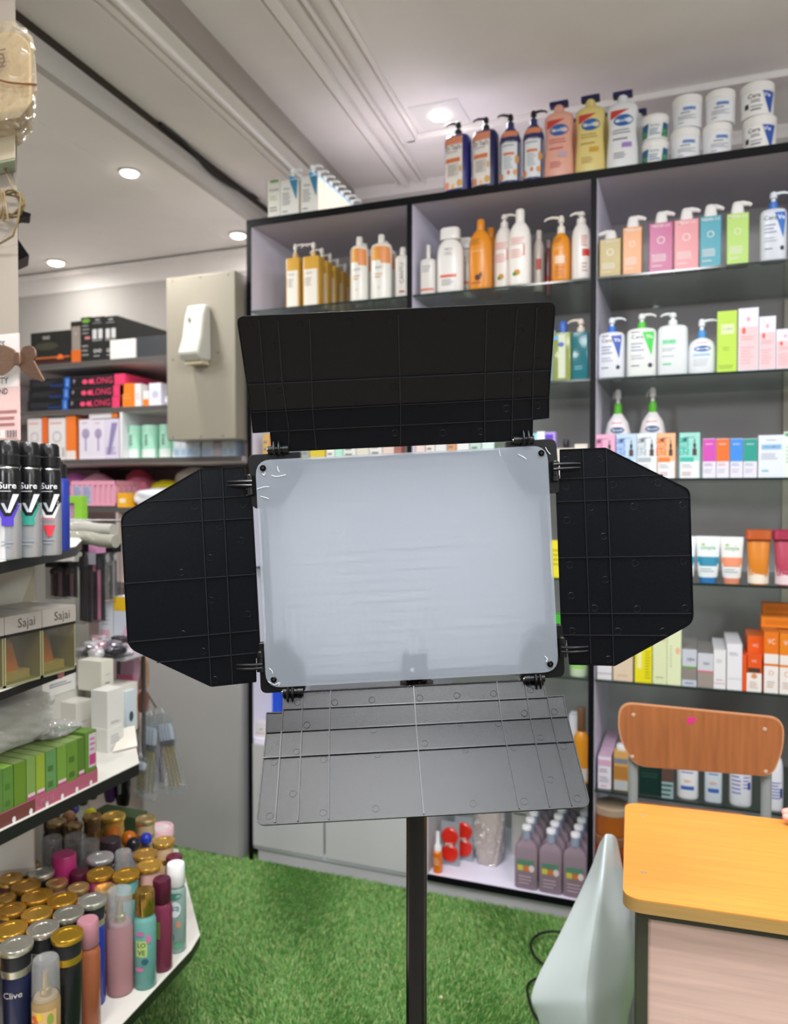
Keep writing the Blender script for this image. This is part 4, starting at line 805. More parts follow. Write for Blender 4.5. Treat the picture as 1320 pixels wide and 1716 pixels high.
# diodes in rows (the reflecting teeth visible along the top edge)
b = MB(); LEDM = mat('#b9b9b4', .3)
def bil(u, v):
    A, B_, C_, D_ = DO; return ((A[0]*(1-u)+B_[0]*u)*(1-v)+(D_[0]*(1-u)+C_[0]*u)*v, (A[1]*(1-u)+B_[1]*u)*(1-v)+(D_[1]*(1-u)+C_[1]*u)*v)
for i in range(38):
    for j in range(20):
        x, y = bil(.06+.88*i/37, .06+.88*j/19); p = Q(x, y, -.028)
        b.prism([p+Vector((cos(TH), sin(TH), 0))*a+Vector((0, 0, 1))*c for a, c in ((-.0014, -.0014), (.0014, -.0014), (.0014, .0014), (-.0014, .0014))], NCAM*.0012, LEDM)
o = lb(b, 'led_array'); o['kind'] = 'stuff'
# corner brackets
for k, pts in enumerate(([(415, 762), (503, 757), (503, 800), (470, 850), (428, 852), (421, 845)], [(931, 735), (848, 740), (848, 780), (880, 830), (936, 826), (937, 815)],
                         [(437, 1162), (511, 1157), (511, 1120), (478, 1075), (433, 1078), (434, 1085)], [(946, 1134), (872, 1139), (872, 1100), (900, 1050), (941, 1047), (943, 1060)])):
    slab(pts, -.012, .0015, PLR, 'corner_bracket', r=[12, 2, 2, 2, 2, 2], bevel=.0006)
for (x, y) in ((442, 785), (905, 760), (460, 1137), (920, 1111)):
    p = Q(x, y, .006); b = MB(); b.T = Matrix.Translation(p) @ NCAM.to_track_quat('Z', 'Y').to_matrix().to_4x4()
    b.loft([(0, .0036, .0036), (.001, .0036, .0036), (.0018, .0028, .0028)], mat('#2a2622', .25, 'metal'), seg=16); b.loft([(.0019, .0015, .0015), (.0021, .0013, .0013)], BLK, seg=6)
    b.T = None; lb(b, 'screw')
# protective film wrinkles at the corners
b = MB(); FW = mat('#f4f8ff', .15)
for seg in ([(456, 797), (464, 799), (472, 798), (480, 796)], [(432, 820), (438, 818), (446, 816), (452, 816)], [(438, 832), (446, 834), (452, 836)], [(441, 794), (444, 797), (446, 792)], [(466, 782), (467, 788), (469, 791)], [(451, 1140), (456, 1143), (462, 1146)], [(463, 1145), (470, 1142), (468, 1147)], [(452, 1118), (457, 1122), (458, 1127)], [(911, 1098), (915, 1103), (913, 1107)], [(835, 755), (836, 761), (838, 766)], [(866, 762), (874, 766), (880, 770)], [(912, 750), (915, 756), (920, 762)]):
    b.tube(bez([Q(x, y, .0064) for x, y in seg], 4), .00035, FW, seg=5)
lb(b, 'film_wrinkle')
b = MB(); p = Q(691, 1122, .0062); b.T = Matrix.Translation(p) @ NCAM.to_track_quat('Z', 'Y').to_matrix().to_4x4(); b.loft([(-.004, .0028, .0028), (-.003, .0026, .0026)], WB, seg=14); b.T = None; lb(b, 'centre_post')
def flap(name, poly1, ang1, hinge, outward, ribs, rings, poly2=None, fold=None, ang2=None, label=None):
    """a barn door: poly1 next to the hinge, poly2 beyond the fold. Angles lean the sheet towards the viewer."""
    h0, h1 = Q(*hinge[0]), Q(*hinge[1]); hd = (h1-h0).normalized()
    outv = Vector((cos(TH), sin(TH), 0))*outward[0] + Vector((0, 0, 1))*outward[1]; outv = (outv - hd*outv.dot(hd)).normalized()
    def plane(P0, ang):
        m = outv*cos(ang)+NCAM*sin(ang); n = hd.cross(m).normalized()
        if n.dot(NCAM) < 0: n = -n
        return (P0, n)
    pl1 = plane(h0, ang1); U1 = lambda x, y: onplane(x, y, *pl1); pl2 = None
    T_ = .0022; b = MB()
    b.prism([U1(*p) for p in poly1], -pl1[1]*T_, PL)
    if poly2:
        f0 = U1(*fold[0]); f1 = U1(*fold[1]); hd2 = (f1-f0).normalized(); m = outv*cos(ang2)+NCAM*sin(ang2); m = m-hd2*m.dot(hd2)
        n2 = hd2.cross(m).normalized(); n2 = n2 if n2.dot(NCAM) > 0 else -n2; pl2 = (f0, n2)
        b.prism([onplane(x, y, *pl2) for x, y in poly2], -n2*T_, PL)
    def side(p):
        if not fold: return 1
        (a, c), (d, e) = fold; s_ = (d-a)*(p[1]-c)-(e-c)*(p[0]-a); (x, y) = hinge[0]; sh = (d-a)*(y-c)-(e-c)*(x-a)
        return 1 if s_*sh >= 0 else 2
    def put(p, pl): return onplane(p[0], p[1], *(pl1 if pl == 1 else pl2))
    def cross(p, q):
        (a, c), (d, e) = fold; f = lambda r: (d-a)*(r[1]-c)-(e-c)*(r[0]-a); t = f(p)/(f(p)-f(q)); return (p[0]+(q[0]-p[0])*t, p[1]+(q[1]-p[1])*t)
    for (x, y) in rings:
        s_ = side((x, y)); pl = pl1 if s_ == 1 else pl2; c = put((x, y), s_); n_ = pl[1]; a = n_.orthogonal().normalized(); e = n_.cross(a)
        b.tube([c+n_*.00005+(a*cos(2*pi*k/20)+e*sin(2*pi*k/20))*.0036 for k in range(21)], .00028, PL, seg=5, cap=False)
    o = lb(b, name)
    b = MB()
    def rib(p, q, w=.0011, h=.0018):
        sp_, sq = side(p), side(q); mid = side(((p[0]+q[0])/2, (p[1]+q[1])/2))
        if sp_ != sq and fold:
            f = lambda r: abs((fold[1][0]-fold[0][0])*(r[1]-fold[0][1])-(fold[1][1]-fold[0][1])*(r[0]-fold[0][0]))
            if f(p) > 300 and f(q) > 300:
                c = cross(p, q)
                for (u, v, s_) in ((p, c, sp_), (c, q, sq)):
                    pl = pl1 if s_ == 1 else pl2; b.bar(put(u, s_), put(v, s_), w, h, pl[1], RIB_LIT)
                return
        pl = pl1 if mid == 1 else pl2; b.bar(put(p, mid), put(q, mid), w, h, pl[1], RIB_LIT)
    for r in ribs:
        for p, q in zip(r[:-1], r[1:]): rib(p, q)
    lb(b, 'rib', o)
    b = MB()
    for poly, s_ in ((poly1, 1), (poly2, 2)):
        if not poly: continue
        pl = pl1 if s_ == 1 else pl2; N = len(poly)
        for i in range(N):
            p, q = poly[i], poly[(i+1) % N]
            if fold and all(abs((fold[1][0]-fold[0][0])*(r[1]-fold[0][1])-(fold[1][1]-fold[0][1])*(r[0]-fold[0][0])) < 400 for r in (p, q)): continue
            if abs(p[0]-q[0])+abs(p[1]-q[1]) < .3: continue
            b.bar(put(p, s_)-pl[1]*.0001, put(q, s_)-pl[1]*.0001, .0012, .0012, pl[1], PL)
    lb(b, 'rim', o)
    return o, pl1, pl2
# upper flap
i1 = [(421, 691), (424, 725), (453, 723), (456, 757), (891, 737), (892, 703), (919, 700), (919, 666)]
o2 = round_poly([(421, 691), (397, 531), (930, 506), (919, 666)], [0, 12, 14, 0])
rg = lambda s, ox, oy, k: [(ox+x/k, oy+y/k) for x, y in s]
FT = flap('upper_flap', i1, radians(12), ((456, 757), (891, 737)), (0, 1),
     [[(414, 644), (921, 620)], [(421, 691), (919, 666)], [(453, 723), (892, 702)], [(671, 747), (671, 680), (667, 526)], [(812, 741), (811, 671), (815, 519)], [(857, 738), (859, 616), (866, 517)], [(891, 702), (893, 621), (899, 515)], [(484, 753), (484, 721), (473, 639), (466, 536)], [(530, 753), (524, 689), (519, 534)], [(448, 724), (447, 691), (434, 536)]],
     rg([(90, 140), (270, 140), (455, 130), (600, 125), (795, 118), (980, 100), (1165, 90), (170, 220), (1082, 165), (615, 370), (195, 385), (1150, 275), (1075, 340), (1030, 450), (1145, 440), (480, 440), (620, 540), (795, 540), (935, 535)], 380, 480, 2.2), o2, ((421, 691), (919, 666)), radians(32))
# lower flap
i1 = [(446, 1228), (447, 1195), (474, 1194), (475, 1160), (508, 1159), (877, 1140), (910, 1145), (915, 1168), (944, 1166), (950, 1201)]
o2 = round_poly([(446, 1228), (430, 1383), (989, 1352), (950, 1201)], [0, 14, 16, 0])
FB = flap('lower_flap', i1, radians(37), ((475, 1160), (877, 1140)), (0, -1),
     [[(441, 1271), (961, 1243)], [(446, 1228), (950, 1201)], [(475, 1189), (917, 1169)], [(474, 1192), (471, 1240), (461, 1379)], [(507, 1161), (506, 1220), (499, 1377)], [(554, 1157), (552, 1224), (551, 1374)], [(693, 1151), (697, 1215), (710, 1365)], [(832, 1143), (840, 1207), (870, 1356)], [(879, 1142), (888, 1204), (921, 1353)], [(917, 1169), (923, 1203), (958, 1351)]],
     rg([(210, 165), (342, 165), (475, 155), (645, 148), (778, 140), (908, 133), (1040, 120), (243, 245), (480, 263), (790, 240), (925, 240), (1018, 203), (1125, 198), (1075, 290), (663, 310), (205, 340), (303, 368), (125, 378), (495, 350), (808, 335), (1158, 320), (980, 325), (193, 490), (110, 570), (300, 558), (488, 543), (835, 525), (1018, 517), (1112, 440), (1207, 507)], 400, 1100, 2.129), o2, ((446, 1228), (950, 1201)), radians(49))
FR = flap('right_flap', [(938, 754), (1014, 751)] + round_poly([(1014, 751), (1155, 821), (1161, 1043), (1030, 1115)], [0, 10, 14, 0])[1:-1] + [(1030, 1115), (954, 1113), (950, 1072), (941, 1070), (931, 804), (939, 803)], radians(8), ((936, 800), (945, 1075)), (1, 0),
     [[(931, 803), (1110, 796)], [(932, 841), (1155, 834)], [(936, 935), (1158, 931)], [(940, 1028), (1159, 1028)], [(942, 1064), (1118, 1065)], [(976, 753), (990, 1113)], [(1015, 751), (1028, 1114)]],
     rg([(150, 160), (335, 155), (150, 300), (400, 290), (635, 280), (280, 410), (157, 478), (350, 562), (508, 405), (763, 397), (170, 712), (515, 703), (770, 695), (358, 790), (178, 875), (300, 940), (525, 945), (778, 940), (185, 1060), (425, 1062), (662, 1063), (375, 1210)], 900, 720, 3.143))
FL = flap('left_flap', [(410, 783)] + round_poly([(410, 783), (336, 786), (203, 863), (215, 1085), (354, 1150), (429, 1142)], [0, 3, 14, 16, 3, 0])[1:-1] + [(429, 1142), (428, 1095), (436, 1093), (422, 831), (412, 831)], radians(4), ((424, 831), (436, 1093)), (-1, 0),
     [[(247, 840), (421, 831)], [(205, 881), (424, 868)], [(209, 978), (428, 962)], [(217, 1076), (433, 1056)], [(263, 1110), (436, 1093)], [(335, 786), (354, 1149)], [(372, 784), (390, 1146)]],
     rg([(655, 185), (290, 375), (595, 362), (150, 545), (765, 500), (915, 595), (700, 715), (500, 815), (960, 1100), (710, 1005), (515, 1235), (655, 1355), (880, 145), (930, 350), (735, 1550)], 180, 760, 4.087))
# hinges: barrel with two prongs reaching onto the flap
def hinge(c, d, along, prongs, L, nm):
    b = MB(); A = Q(c[0]-along[0]*L/2, c[1]-along[1]*L/2, .004); B_ = Q(c[0]+along[0]*L/2, c[1]+along[1]*L/2, .004)
    b.tube([A, A+(B_-A)*.28], .0046, PLR, seg=14); b.tube([A+(B_-A)*.3, A+(B_-A)*.7], .004, PLR, seg=14); b.tube([A+(B_-A)*.72, B_], .0046, PLR, seg=14)
    m0 = Q(c[0]-d[0]*10, c[1]-d[1]*10, -.004); a0, a1 = A-NCAM*.004, B_-NCAM*.004; bk = m0-(A+B_)/2
    b.prism([a0, a1, a1+bk*1.0, a0+bk*1.0], -NCAM*.006, PLR)
    b.tube([A-(B_-A)*.05, A], .0022, mat('#c8beb0', .3, 'metal'), seg=10)
    lb(b, nm)
    for p0, p1 in prongs:
        b = MB(); k = Vector((p1[0]-p0[0], p1[1]-p0[1])); b.tube([Q(p0[0], p0[1], .008), Q(p0[0]+k.x*.35, p0[1]+k.y*.35, .0105), Q(p0[0]+k.x*.7, p0[1]+k.y*.7, .009), Q(p1[0], p1[1], .006)], [.0018, .0018, .0015, .0008], PLR, seg=8); lb(b, 'hinge_prong')
hinge((467, 754), (0, -1), (1, -.05), [((461, 762), (460, 741)), ((469, 761), (468, 740))], 34, 'hinge')
hinge((876, 738), (0, -1), (1, -.05), [((876, 745), (875, 722)), ((884, 744), (883, 722))], 34, 'hinge')
hinge((492, 1158), (0, 1), (1, -.05), [((484, 1150), (484, 1175)), ((491, 1150), (492, 1174))], 34, 'hinge')
hinge((894, 1136), (0, 1), (1, -.05), [((895, 1128), (897, 1152)), ((902, 1128), (904, 1152))], 34, 'hinge')
hinge((419, 813), (-1, 0), (.05, 1), [((424, 807), (382, 808)), ((424, 814), (382, 814))], 32, 'hinge')
hinge((437, 1108), (-1, 0), (.05, 1), [((441, 1111), (398, 1112)), ((441, 1117), (398, 1119))], 32, 'hinge')
hinge((929, 790), (1, 0), (.05, 1), [((925, 779), (970, 777)), ((925, 787), (970, 784))], 32, 'hinge')
hinge((941, 1084), (1, 0), (.05, 1), [((938, 1083), (983, 1082)), ((938, 1090), (983, 1089))], 32, 'hinge')
# pole, bracket and tripod feet
pt = Q(690, 1150); b = MB()
ptop = Vector((base.x, base.y, pt.z)); 
b.loft([(0.62, .0125, .0125), (ptop.z+.02, .0125, .0125)], mat('#0c0c0e', .18), seg=24); b.loft([(.02, .0095, .0095), (.64, .0095, .0095)], mat('#0c0c0e', .18), seg=24); b.build('pole', lamp)
b = MB(); b.tube([Vector((0, 0, ptop.z)), Vector((0, 0, ptop.z))+NCAM*.0-Vector((0, 0, .03))], .02, PLR, seg=20); b.bar((-.0, 0, ptop.z+.012), tuple(Q(688, 1128, -.05)-base), .03, .02, (0, 0, 1), PLR); b.build('mount_bracket', lamp)
b = MB(); b.loft([(.6, .019, .019), (.655, .019, .019)], PLR, seg=20); b.tube([(.015, 0, .63), (.04, 0, .63)], .007, PLR, seg=10); b.build('height_clamp', lamp)
for k in range(3):
    a = TH+pi/6+2*pi*k/3; b = MB(); b.tube([(cos(a)*.015, sin(a)*.015, .42), (cos(a)*.3, sin(a)*.3, .012)], .008, mat('#0c0c0e', .25), seg=10); o = b.build('leg', lamp)
    b = MB(); b.loft([(0, .013, .013), (.025, .011, .011)], PLR, seg=14, cx=cos(a)*.3, cy=sin(a)*.3); b.build('rubber_foot', o)

# ------------------------------------------------------------------ desk and chair
fl = at(1043, 1503, Z=.75); bl = at(1040, 1347, Z=.75)
desk = empty('school_desk', (fl.x, fl.y, 0), RA); dep = .345; wd = .62
tag(desk, 'small school desk with bright orange-yellow wood top and pinkish front board', 'desk')
WY = mat('#dc9642', .32, 'grain', vec=(1.5, 40, 40), amt=.09, scale=3); OLV = mat('#3c3f30', .35)
P = round_poly([(0, 0), (wd, 0), (wd, dep), (0, dep)], .028, 8)
b = MB(); b.prism([(x, y, .748) for x, y in P], (0, 0, .002), WY); b.build('top_laminate', desk)
b = MB(); b.prism([(x, y, .731) for x, y in P], (0, 0, .017), mat('#b08c50', .45, 'grain', vec=(1, 1, 60), amt=.1)); b.build('edge_band', desk)
b = MB(); b.box(.034, wd-.03, .03, .042, .2, .722, mat('#e8c4b6', .5, 'grain', vec=(1.5, 1, 34), amt=.12, scale=3.2)); b.build('modesty_board', desk)
for x in (.018, wd-.044):
    for y in (.02, dep-.05):
        b = MB(); b.box(x, x+.016, y, y+.028, 0, .731, OLV); b.build('leg', desk, bevel=.002)
    b = MB(); b.box(x, x+.016, .05, dep-.05, .05, .075, OLV); b.build('foot_rail', desk, bevel=.002)
b = MB(); b.box(.03, wd-.03, .015, .045, .717, .731, OLV); b.box(.03, wd-.03, dep-.05, dep-.02, .706, .731, OLV); b.build('apron_rail', desk)
for (px, py) in ((1077, 1367), (1079, 1462)):
    p = at(px, py, Z=.75); q = Matrix.Rotation(-RA, 3, 'Z') @ Vector((p.x-fl.x, p.y-fl.y, 0))
    b = MB(); b.loft([(.7495, .005, .004), (.7512, .004, .0035)], mat('#b09a6a', .4), seg=12, cx=q.x, cy=q.y); b.build('rivet', desk)
# chair
c0 = at(1041, 1184, Z=.82); ch = empty('school_chair', (c0.x, c0.y, 0), RA); tag(ch, 'school chair with brown wood grain backrest, a pink sticker on it, behind the desk', 'chair')
nrm = Vector((sin(RA), -cos(RA), 0))
def CH(px, py): 
    p = onplane(px, py, Vector((c0.x, c0.y, 0)), nrm); q = Matrix.Rotation(-RA, 3, 'Z') @ Vector((p.x-c0.x, p.y-c0.y, 0)); return (q.x, p.z)
out = round_poly([CH(*p) for p in ((1036, 1177), (1314, 1204), (1313, 1256), (1294, 1302), (1062, 1284), (1035, 1232))], [.035, .04, .03, .025, .03, .03], 7)
def curve_y(x): return .03*((x-.2)/.2)**2*-1+.03
BW = mat('#a8663c', .38, 'grain', vec=(26, 1, 2), amt=.16, scale=3)
def sheet(b, poly, y0, y1, m, k=1):
    cx = sum(p[0] for p in poly)/len(poly); cz = sum(p[1] for p in poly)/len(poly); N = len(poly); rs = [[(cx+(x-cx)*q, yy, cz+(z-cz)*q) for x, z in poly] for (q, yy) in ((.02, y0), (k, y0), (k, y1), (.02, y1))]
    b.rings(rs, m)
b = MB(); sheet(b, out, 0, .012, mat('#c98f66', .5, 'grain', vec=(1, 1, 60), amt=.1)); b.build('backrest', ch)
b = MB(); sheet(b, out, -.0008, .0, BW, .978); b.build('back_laminate', ch)
for (px, py) in ((1061, 1198), (1059, 1268), (1281, 1222), (1283, 1293)):
    x, z = CH(px, py); b = MB(); b.loft([(0, .0045, .0045), (.0015, .0035, .0035)], mat('#c9a890', .3), seg=12); o = b.build('rivet', ch); o.location = (x, -.0008, z); o.rotation_euler = (pi/2, 0, 0)
x, z = CH(1158, 1207); b = MB(); b.prism([(x+a, -.001, z+c) for a, c in ((-.009, -.004), (-.001, -.009), (.009, .001), (.006, .008), (-.003, .006), (-.008, .005))], (0, -.0004, 0), mat('#e0308c', .4)); b.build('pink_sticker', ch)
GM = mat('#a4a8a8', .35, 'metal', metallic=.25)
xa, xb = CH(1061, 1250)[0], CH(1287, 1250)[0]
b = MB(); sy = .36
for nm, x in (('frame', xa), ('frame', xb)):
    b = MB(); b.tube(bez([(x, .022, .80), (x, .022, .6), (x, .03, .47), (x, .06, .435), (x, sy, .435)], 6), .011, GM, seg=12); b.build(nm, ch)
    for y in (.05, sy-.02):
        b = MB(); b.tube([(x, y, .43), (x, y+(.02 if y > .2 else -.02), .0)], .010, GM, seg=12); b.build('leg', ch)
b = MB(); P = round_poly([(xa-.02, .02), (xb+.02, .02), (xb+.02, sy+.03), (xa-.02, sy+.03)], .04); b.prism([(x, y, .447) for x, y in P], (0, 0, .012), BW); b.build('seat', ch, bevel=.003)
hx = at(1316, 1381, Z=.757)
def build_hand():
    R_ = Vector((cos(TH), sin(TH), 0)); Fw = Vector((-sin(TH), cos(TH), 0)); vs = []; es = []; rad = []
    def addv(a, f, z, r, par=None):
        vs.append(tuple(R_*a+Fw*f+Vector((0, 0, z)))); rad.append(r)
        if par is not None: es.append((par, len(vs)-1))
        return len(vs)-1
    wr = addv(.17, .0, .03, .024); pm = addv(.115, .0, .024, .027, wr); fa = addv(.28, .01, .055, .032, wr); addv(.42, .02, .11, .04, fa)
    for (f, L) in ((.030, .93), (.010, 1.03), (-.011, .97), (-.031, .80)):
        k = addv(.088, f*.95, .018, .0105, pm); a = addv(.088-.04*L, f, .0155, .0085, k); c = addv(.088-.065*L, f, .0085, .0078, a); addv(.088-.086*L, f, .0065, .0068, c)
    a = addv(.12, -.034, .014, .012, pm); c = addv(.085, -.056, .009, .0095, a); addv(.06, -.066, .0085, .008, c)
    me = bpy.data.meshes.new('person'); me.from_pydata(vs, es, []); o = bpy.data.objects.new('person', me); COL.objects.link(o)
    sk = o.modifiers.new('skin', 'SKIN'); sk.use_smooth_shade = True
    if not me.skin_vertices: bm = bmesh.new(); bm.from_mesh(me); bm.verts.layers.skin.verify(); bm.to_mesh(me); bm.free()
    for i, r in enumerate(rad): me.skin_vertices[0].data[i].radius = (r, r)
    me.skin_vertices[0].data[0].use_root = True
    sb = o.modifiers.new('sub', 'SUBSURF'); sb.levels = 2; sb.render_levels = 2
    me.materials.append(mat('#dba294', .5)); o.location = hx
    tag(o, 'hand reaching in at the right picture edge, a pale fingertip resting on the orange desk', 'person')
build_hand()

# milky plastic sheet folded over, standing beside the desk
def sheet_pts():
    S0 = lambda px, py, d: CAM + ray(px, py)*d
    return S0
MILK = mat('#cdd8d8', .22, 'clear', haze=.86, blend=.3, hz='#c9d6d6')
S = lambda px, py, d: CAM+ray(px, py)*d
b = MB()
L_ = [S(1004, 1412, 1.66), S(985, 1462, 1.64), (S(938, 1560, 1.60)), S(889, 1661, 1.56), S(902, 1716, 1.54), S(950, 1905, 1.52)]
Rg = [S(1014, 1396, 1.60), S(1006, 1480, 1.52), S(994, 1560, 1.49), S(984, 1650, 1.46), S(985, 1716, 1.44), S(1000, 1930, 1.42)]
R2 = [S(1028, 1398, 1.62), S(1034, 1470, 1.60), S(1052, 1560, 1.58), S(1062, 1630, 1.58), S(1046, 1716, 1.56), S(1040, 1905, 1.54)]
TP = [S(1034, 1404, 1.66), S(1040, 1430, 1.66), S(1056, 1520, 1.68), S(1066, 1640, 1.70), S(1052, 1716, 1.70), S(1044, 1880, 1.70)]
def sm(pts): return bez(pts, 5)
cols = [sm(L_)]
for t in (.33, .66): cols.append([a*(1-t)+c*t+(c-a).cross(Vector((0, 0, 1))).normalized()*0 for a, c in zip(sm(L_), sm(Rg))])
cols.append(sm(Rg))
for t in (.33, .66): cols.append([a*(1-t)+c*t for a, c in zip(sm(Rg), sm(R2))])
cols.append(sm(R2)); cols.append(sm(TP))
for c in cols:
    for p in c: p.z = max(p.z, .031)
nr = len(cols[0]); vs = [p for c in cols for p in c]; fs = [(i*nr+j, i*nr+j+1, (i+1)*nr+j+1, (i+1)*nr+j) for i in range(len(cols)-1) for j in range(nr-1)]
b.add([tuple(v) for v in vs], fs, mat('#d6e2e2', .2))
o = b.build('plastic_sheet'); sd = o.modifiers.new('solid', 'SOLIDIFY'); sd.thickness = .003; sb = o.modifiers.new('sub', 'SUBSURF'); sb.levels = 1; sb.render_levels = 2
tag(o, 'large milky white plastic sheet folded to a peak beside the desk', 'plastic sheet')
b = MB(); A = [at(x, y, Z=.028) for x, y in ((960, 1565), (925, 1561), (902, 1566), (889, 1580), (893, 1598), (905, 1612), (935, 1640), (900, 1640), (884, 1652), (886, 1675), (895, 1700), (915, 1725))]
b.tube(bez(A, 8), .0035, BLK, seg=8); tag(b.build('power_cable'), 'thin black cable looping on the grass at the edge of the milky sheet', 'cable')

# ------------------------------------------------------------------ left: wall shelves in the back corner
YL = 2.42; SH = mat('#54504e', .5); SHW = mat('#d9d2d0', .5, 'wall'); PKW = mat('#cdb4b4', .6, 'wall')
ls = empty('corner_shelving', (-2.9, YL, 0)); tag(ls, 'shelving with dark edged boards in the back left corner, loaded with boxes', 'shelving')
def lbox(name, x0, x1, y0, y1, z0, z1, m, parent=ls): b = MB(); b.box(x0+2.9, x1+2.9, y0-YL, y1-YL, z0, z1, m); return b.build(name, parent)
zA = at(250, 597, Y=YL).z; zB = at(200, 682, Y=YL).z; zC = at(300, 766, Y=YL).z; zD = at(200, 850, Y=YL).z; zE = at(200, 975, Y=YL).z
xl_, xr_ = -2.85, XP(404, YL, 1.4)
for z, x1 in ((zA, XP(285, YL, 1.8)), (zB, XP(285, YL, 1.7)), (zC, xr_), (zD, xr_), (zE, XP(235, YL, 1))):
    bd = lbox('board', xl_, x1, YL+.004, 3.0, z-.02, z, SHW); lbox('board_edge', xl_, x1, YL, YL+.004, z-.018, z, SH, bd)
lbox('back_panel', xl_, xr_, 3.0, 3.012, .2, zA, PKW); lbox('side_panel', xl_-.02, xl_, YL, 3.0, 0, zA, SHW)
lbox('upright', XP(201, YL, 1.5), XP(201, YL, 1.5)+.012, YL, 3.0, zC, zB-.02, mat('#e6e6ea', .5))
lbox('upright', XP(232, YL, 1.0), XP(236, YL, 1.0), YL, 3.0, .3, zD-.02, mat('#d8c2b4', .5))
lbox('upright', XP(195, YL, 1.0), XP(198, YL, 1.0), YL, 3.0, zE, zD-.02, mat('#c8b8b0', .5))
Y0 = YL+.01
def lc(l, r, top, z, d, c, ops, label, Yo=0, side=None, name='carton', rz=0, topc=None, group=None, zoff=0):
    X, w, h = px_box(l, r, top, Y0+Yo, z); return carton(X, Y0+Yo, z+.0005, w, d, h, c, ops, label, name=name, side=side, rz=rz, top=topc, group=group)
z = zA
lc(52, 118, 556, z, .14, '#1d1f1d', [('t', 'GHD', -.1, .82, .14, '#b8b8b0', .3), ('e', -.1, .56, .3, .12, '#3a3c30'), ('r', -.49, .49, .18, .23, '#b8602a'), ('e', .25, .16, .08, .13, '#e06a28'), ('r', -.49, .49, .0, .14, '#3a1a18')], 'wide black box with orange line at left on the top corner shelf')
lc(119, 136, 539, z, .1, '#1f2120', [('r', -.4, .45, .3, .88, '#8f857c'), ('r', -.45, .49, .0, .3, '#d0651e'), ('t', 'G', .0, .7, .08, '#d0c8c0', .4)], 'upright black and taupe box with orange foot on the top corner shelf')
def tallb(g): return [('t', 'GHD', .0, .93, .06, '#cfcfcf', .8), ('l', -.35, .35, .84, .88, 1, '#9a9a9a'), ('r', -.38, -.06, .5, .72, '#c9c9c9'), ('r', .06, .38, .5, .72, '#c9c9c9'), ('l', -.4, .4, .44, .49, 1, '#b0b0b0'), ('t', 'GHD', 0, .22, .11, '#d8d8d8', .9), ('l', -.3, .3, .08, .14, 1, '#a0a0a0')]
lc(136, 153, 532, z, .28, '#1b1d1c', [('e', 0, .92, .4, .05, '#6a9a3a'), ('l', -.35, .35, .6, .85, 3, '#8a8a8a'), ('r', -.1, .4, .5, .56, '#c87a80'), ('l', -.4, .4, .1, .4, 3, '#8a8a8a')], 'tall black box with green top print, leftmost of the three tall ones')
lc(153, 175, 531, z, .30, '#1b1d1c', tallb(0), 'tall black box with white grid print, middle of the three')
lc(175, 197, 530, z, .34, '#191b1a', tallb(0), 'tall black box with white grid print, right one behind the white box')
X, w, h = px_box(178, 220, 567, YL-.02, z); carton(X, YL+.002, z+.0005, w, .08, h, '#e4e2de', [], 'small plain white box in front of the tall black ones', name='carton', rz=-.0)
lc(222, 283, 564, z, .12, '#33363a', [], 'low dark grey box at right end of the top corner shelf')
z = zB
for k in range(3):
    hh = (at(200, 626, Y=Y0).z-z)/3
    for (l, r, c, ops, cd) in ((50, 108, '#15161a', [('l', -.4, .3, .3, .75, 3, '#3a3c44'), ('l', .1, .5, .15, .4, 2, '#1c4a9c')], 'black box with blue end'), (118, 192, '#1a1418', [('t', 'LONG', .24, .45, .8, '#d83a66', .5), ('e', -.16, .45, .06, .22, '#e84a70'), ('e', -.02, .45, .06, .22, '#e84a70'), ('t', 'P', -.4, .5, .5, '#b0a8ac', .1), ('l', -.45, .45, .85, .95, 1, '#4a4448')], 'black box with pink lettering and pink end')):
        X0, X1 = XP(l, Y0, z), XP(r, Y0, z); dx = (2-k)*.006
        X = (X0+X1)/2-dx; w = X1-X0
        t = item('styler_box', X, Y0, z+.0006+k*hh, cd + [', lowest of its stack', ', middle of its stack', ', topmost of its stack'][k] + ' on the corner shelf', 'box')
        b = MB(); b.box(-w/2, w/2, 0, .3, 0, hh-.001, mat(c, .35)); b.art(ops, w, hh, lambda x, z: 0); b.build('sleeve', t)
        b = MB(); ec = '#1c5ab0' if l == 50 else '#e03a6a'; ew = .034 if l == 50 else .05
        b.box(w/2, w/2+ew, .0, .3, 0, hh-.0015, mat(ec, .4)); 
        if l == 50: b.art([('t', 'PRO', 0, .5, .35, '#a0c4f0', .8, 1)], ew, hh, lambda x, z: 0, x0=w/2+ew/2)
        b.build('end_cap', t)
X, w, h = px_box(220, 242, 633, Y0+.03, z)
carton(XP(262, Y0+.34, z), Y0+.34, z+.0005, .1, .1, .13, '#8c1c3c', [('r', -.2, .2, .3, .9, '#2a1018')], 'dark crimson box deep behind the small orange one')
t_ = lc(201, 225, 643, z, .07, '#f0801c', [('l', -.3, .3, .3, .6, 2, '#f4a050')], 'bright orange box right of the pink lettered stack', side='#f0801c')
lc(226, 236, 643, z, .07, '#e8e4e4', [('l', -.3, .3, .3, .6, 2, '#c8c0c0')], 'narrow white box touching the bright orange one')
lc(240, 249, 655, z, .05, '#ece8e6', [('r', -.5, .5, 0, .45, '#f0801c')], 'tiny white box with orange foot on the corner shelf')
lc(250, 270, 642, z, .06, '#e4e4f0', [('e', 0, .5, .25, .16, '#c0c4dc')], 'white box with grey emblem near the beige cover box')
X, w, h = px_box(272, 288, 662, Y0+.0, z); blob_bag('paper_pack', (X, Y0+.005, z+.0005), w, .06, h, mat('#e6e4f0', .4), 'crumpled white pack at right end of the corner shelf', 'package', 8, amp=.25)
z = zC
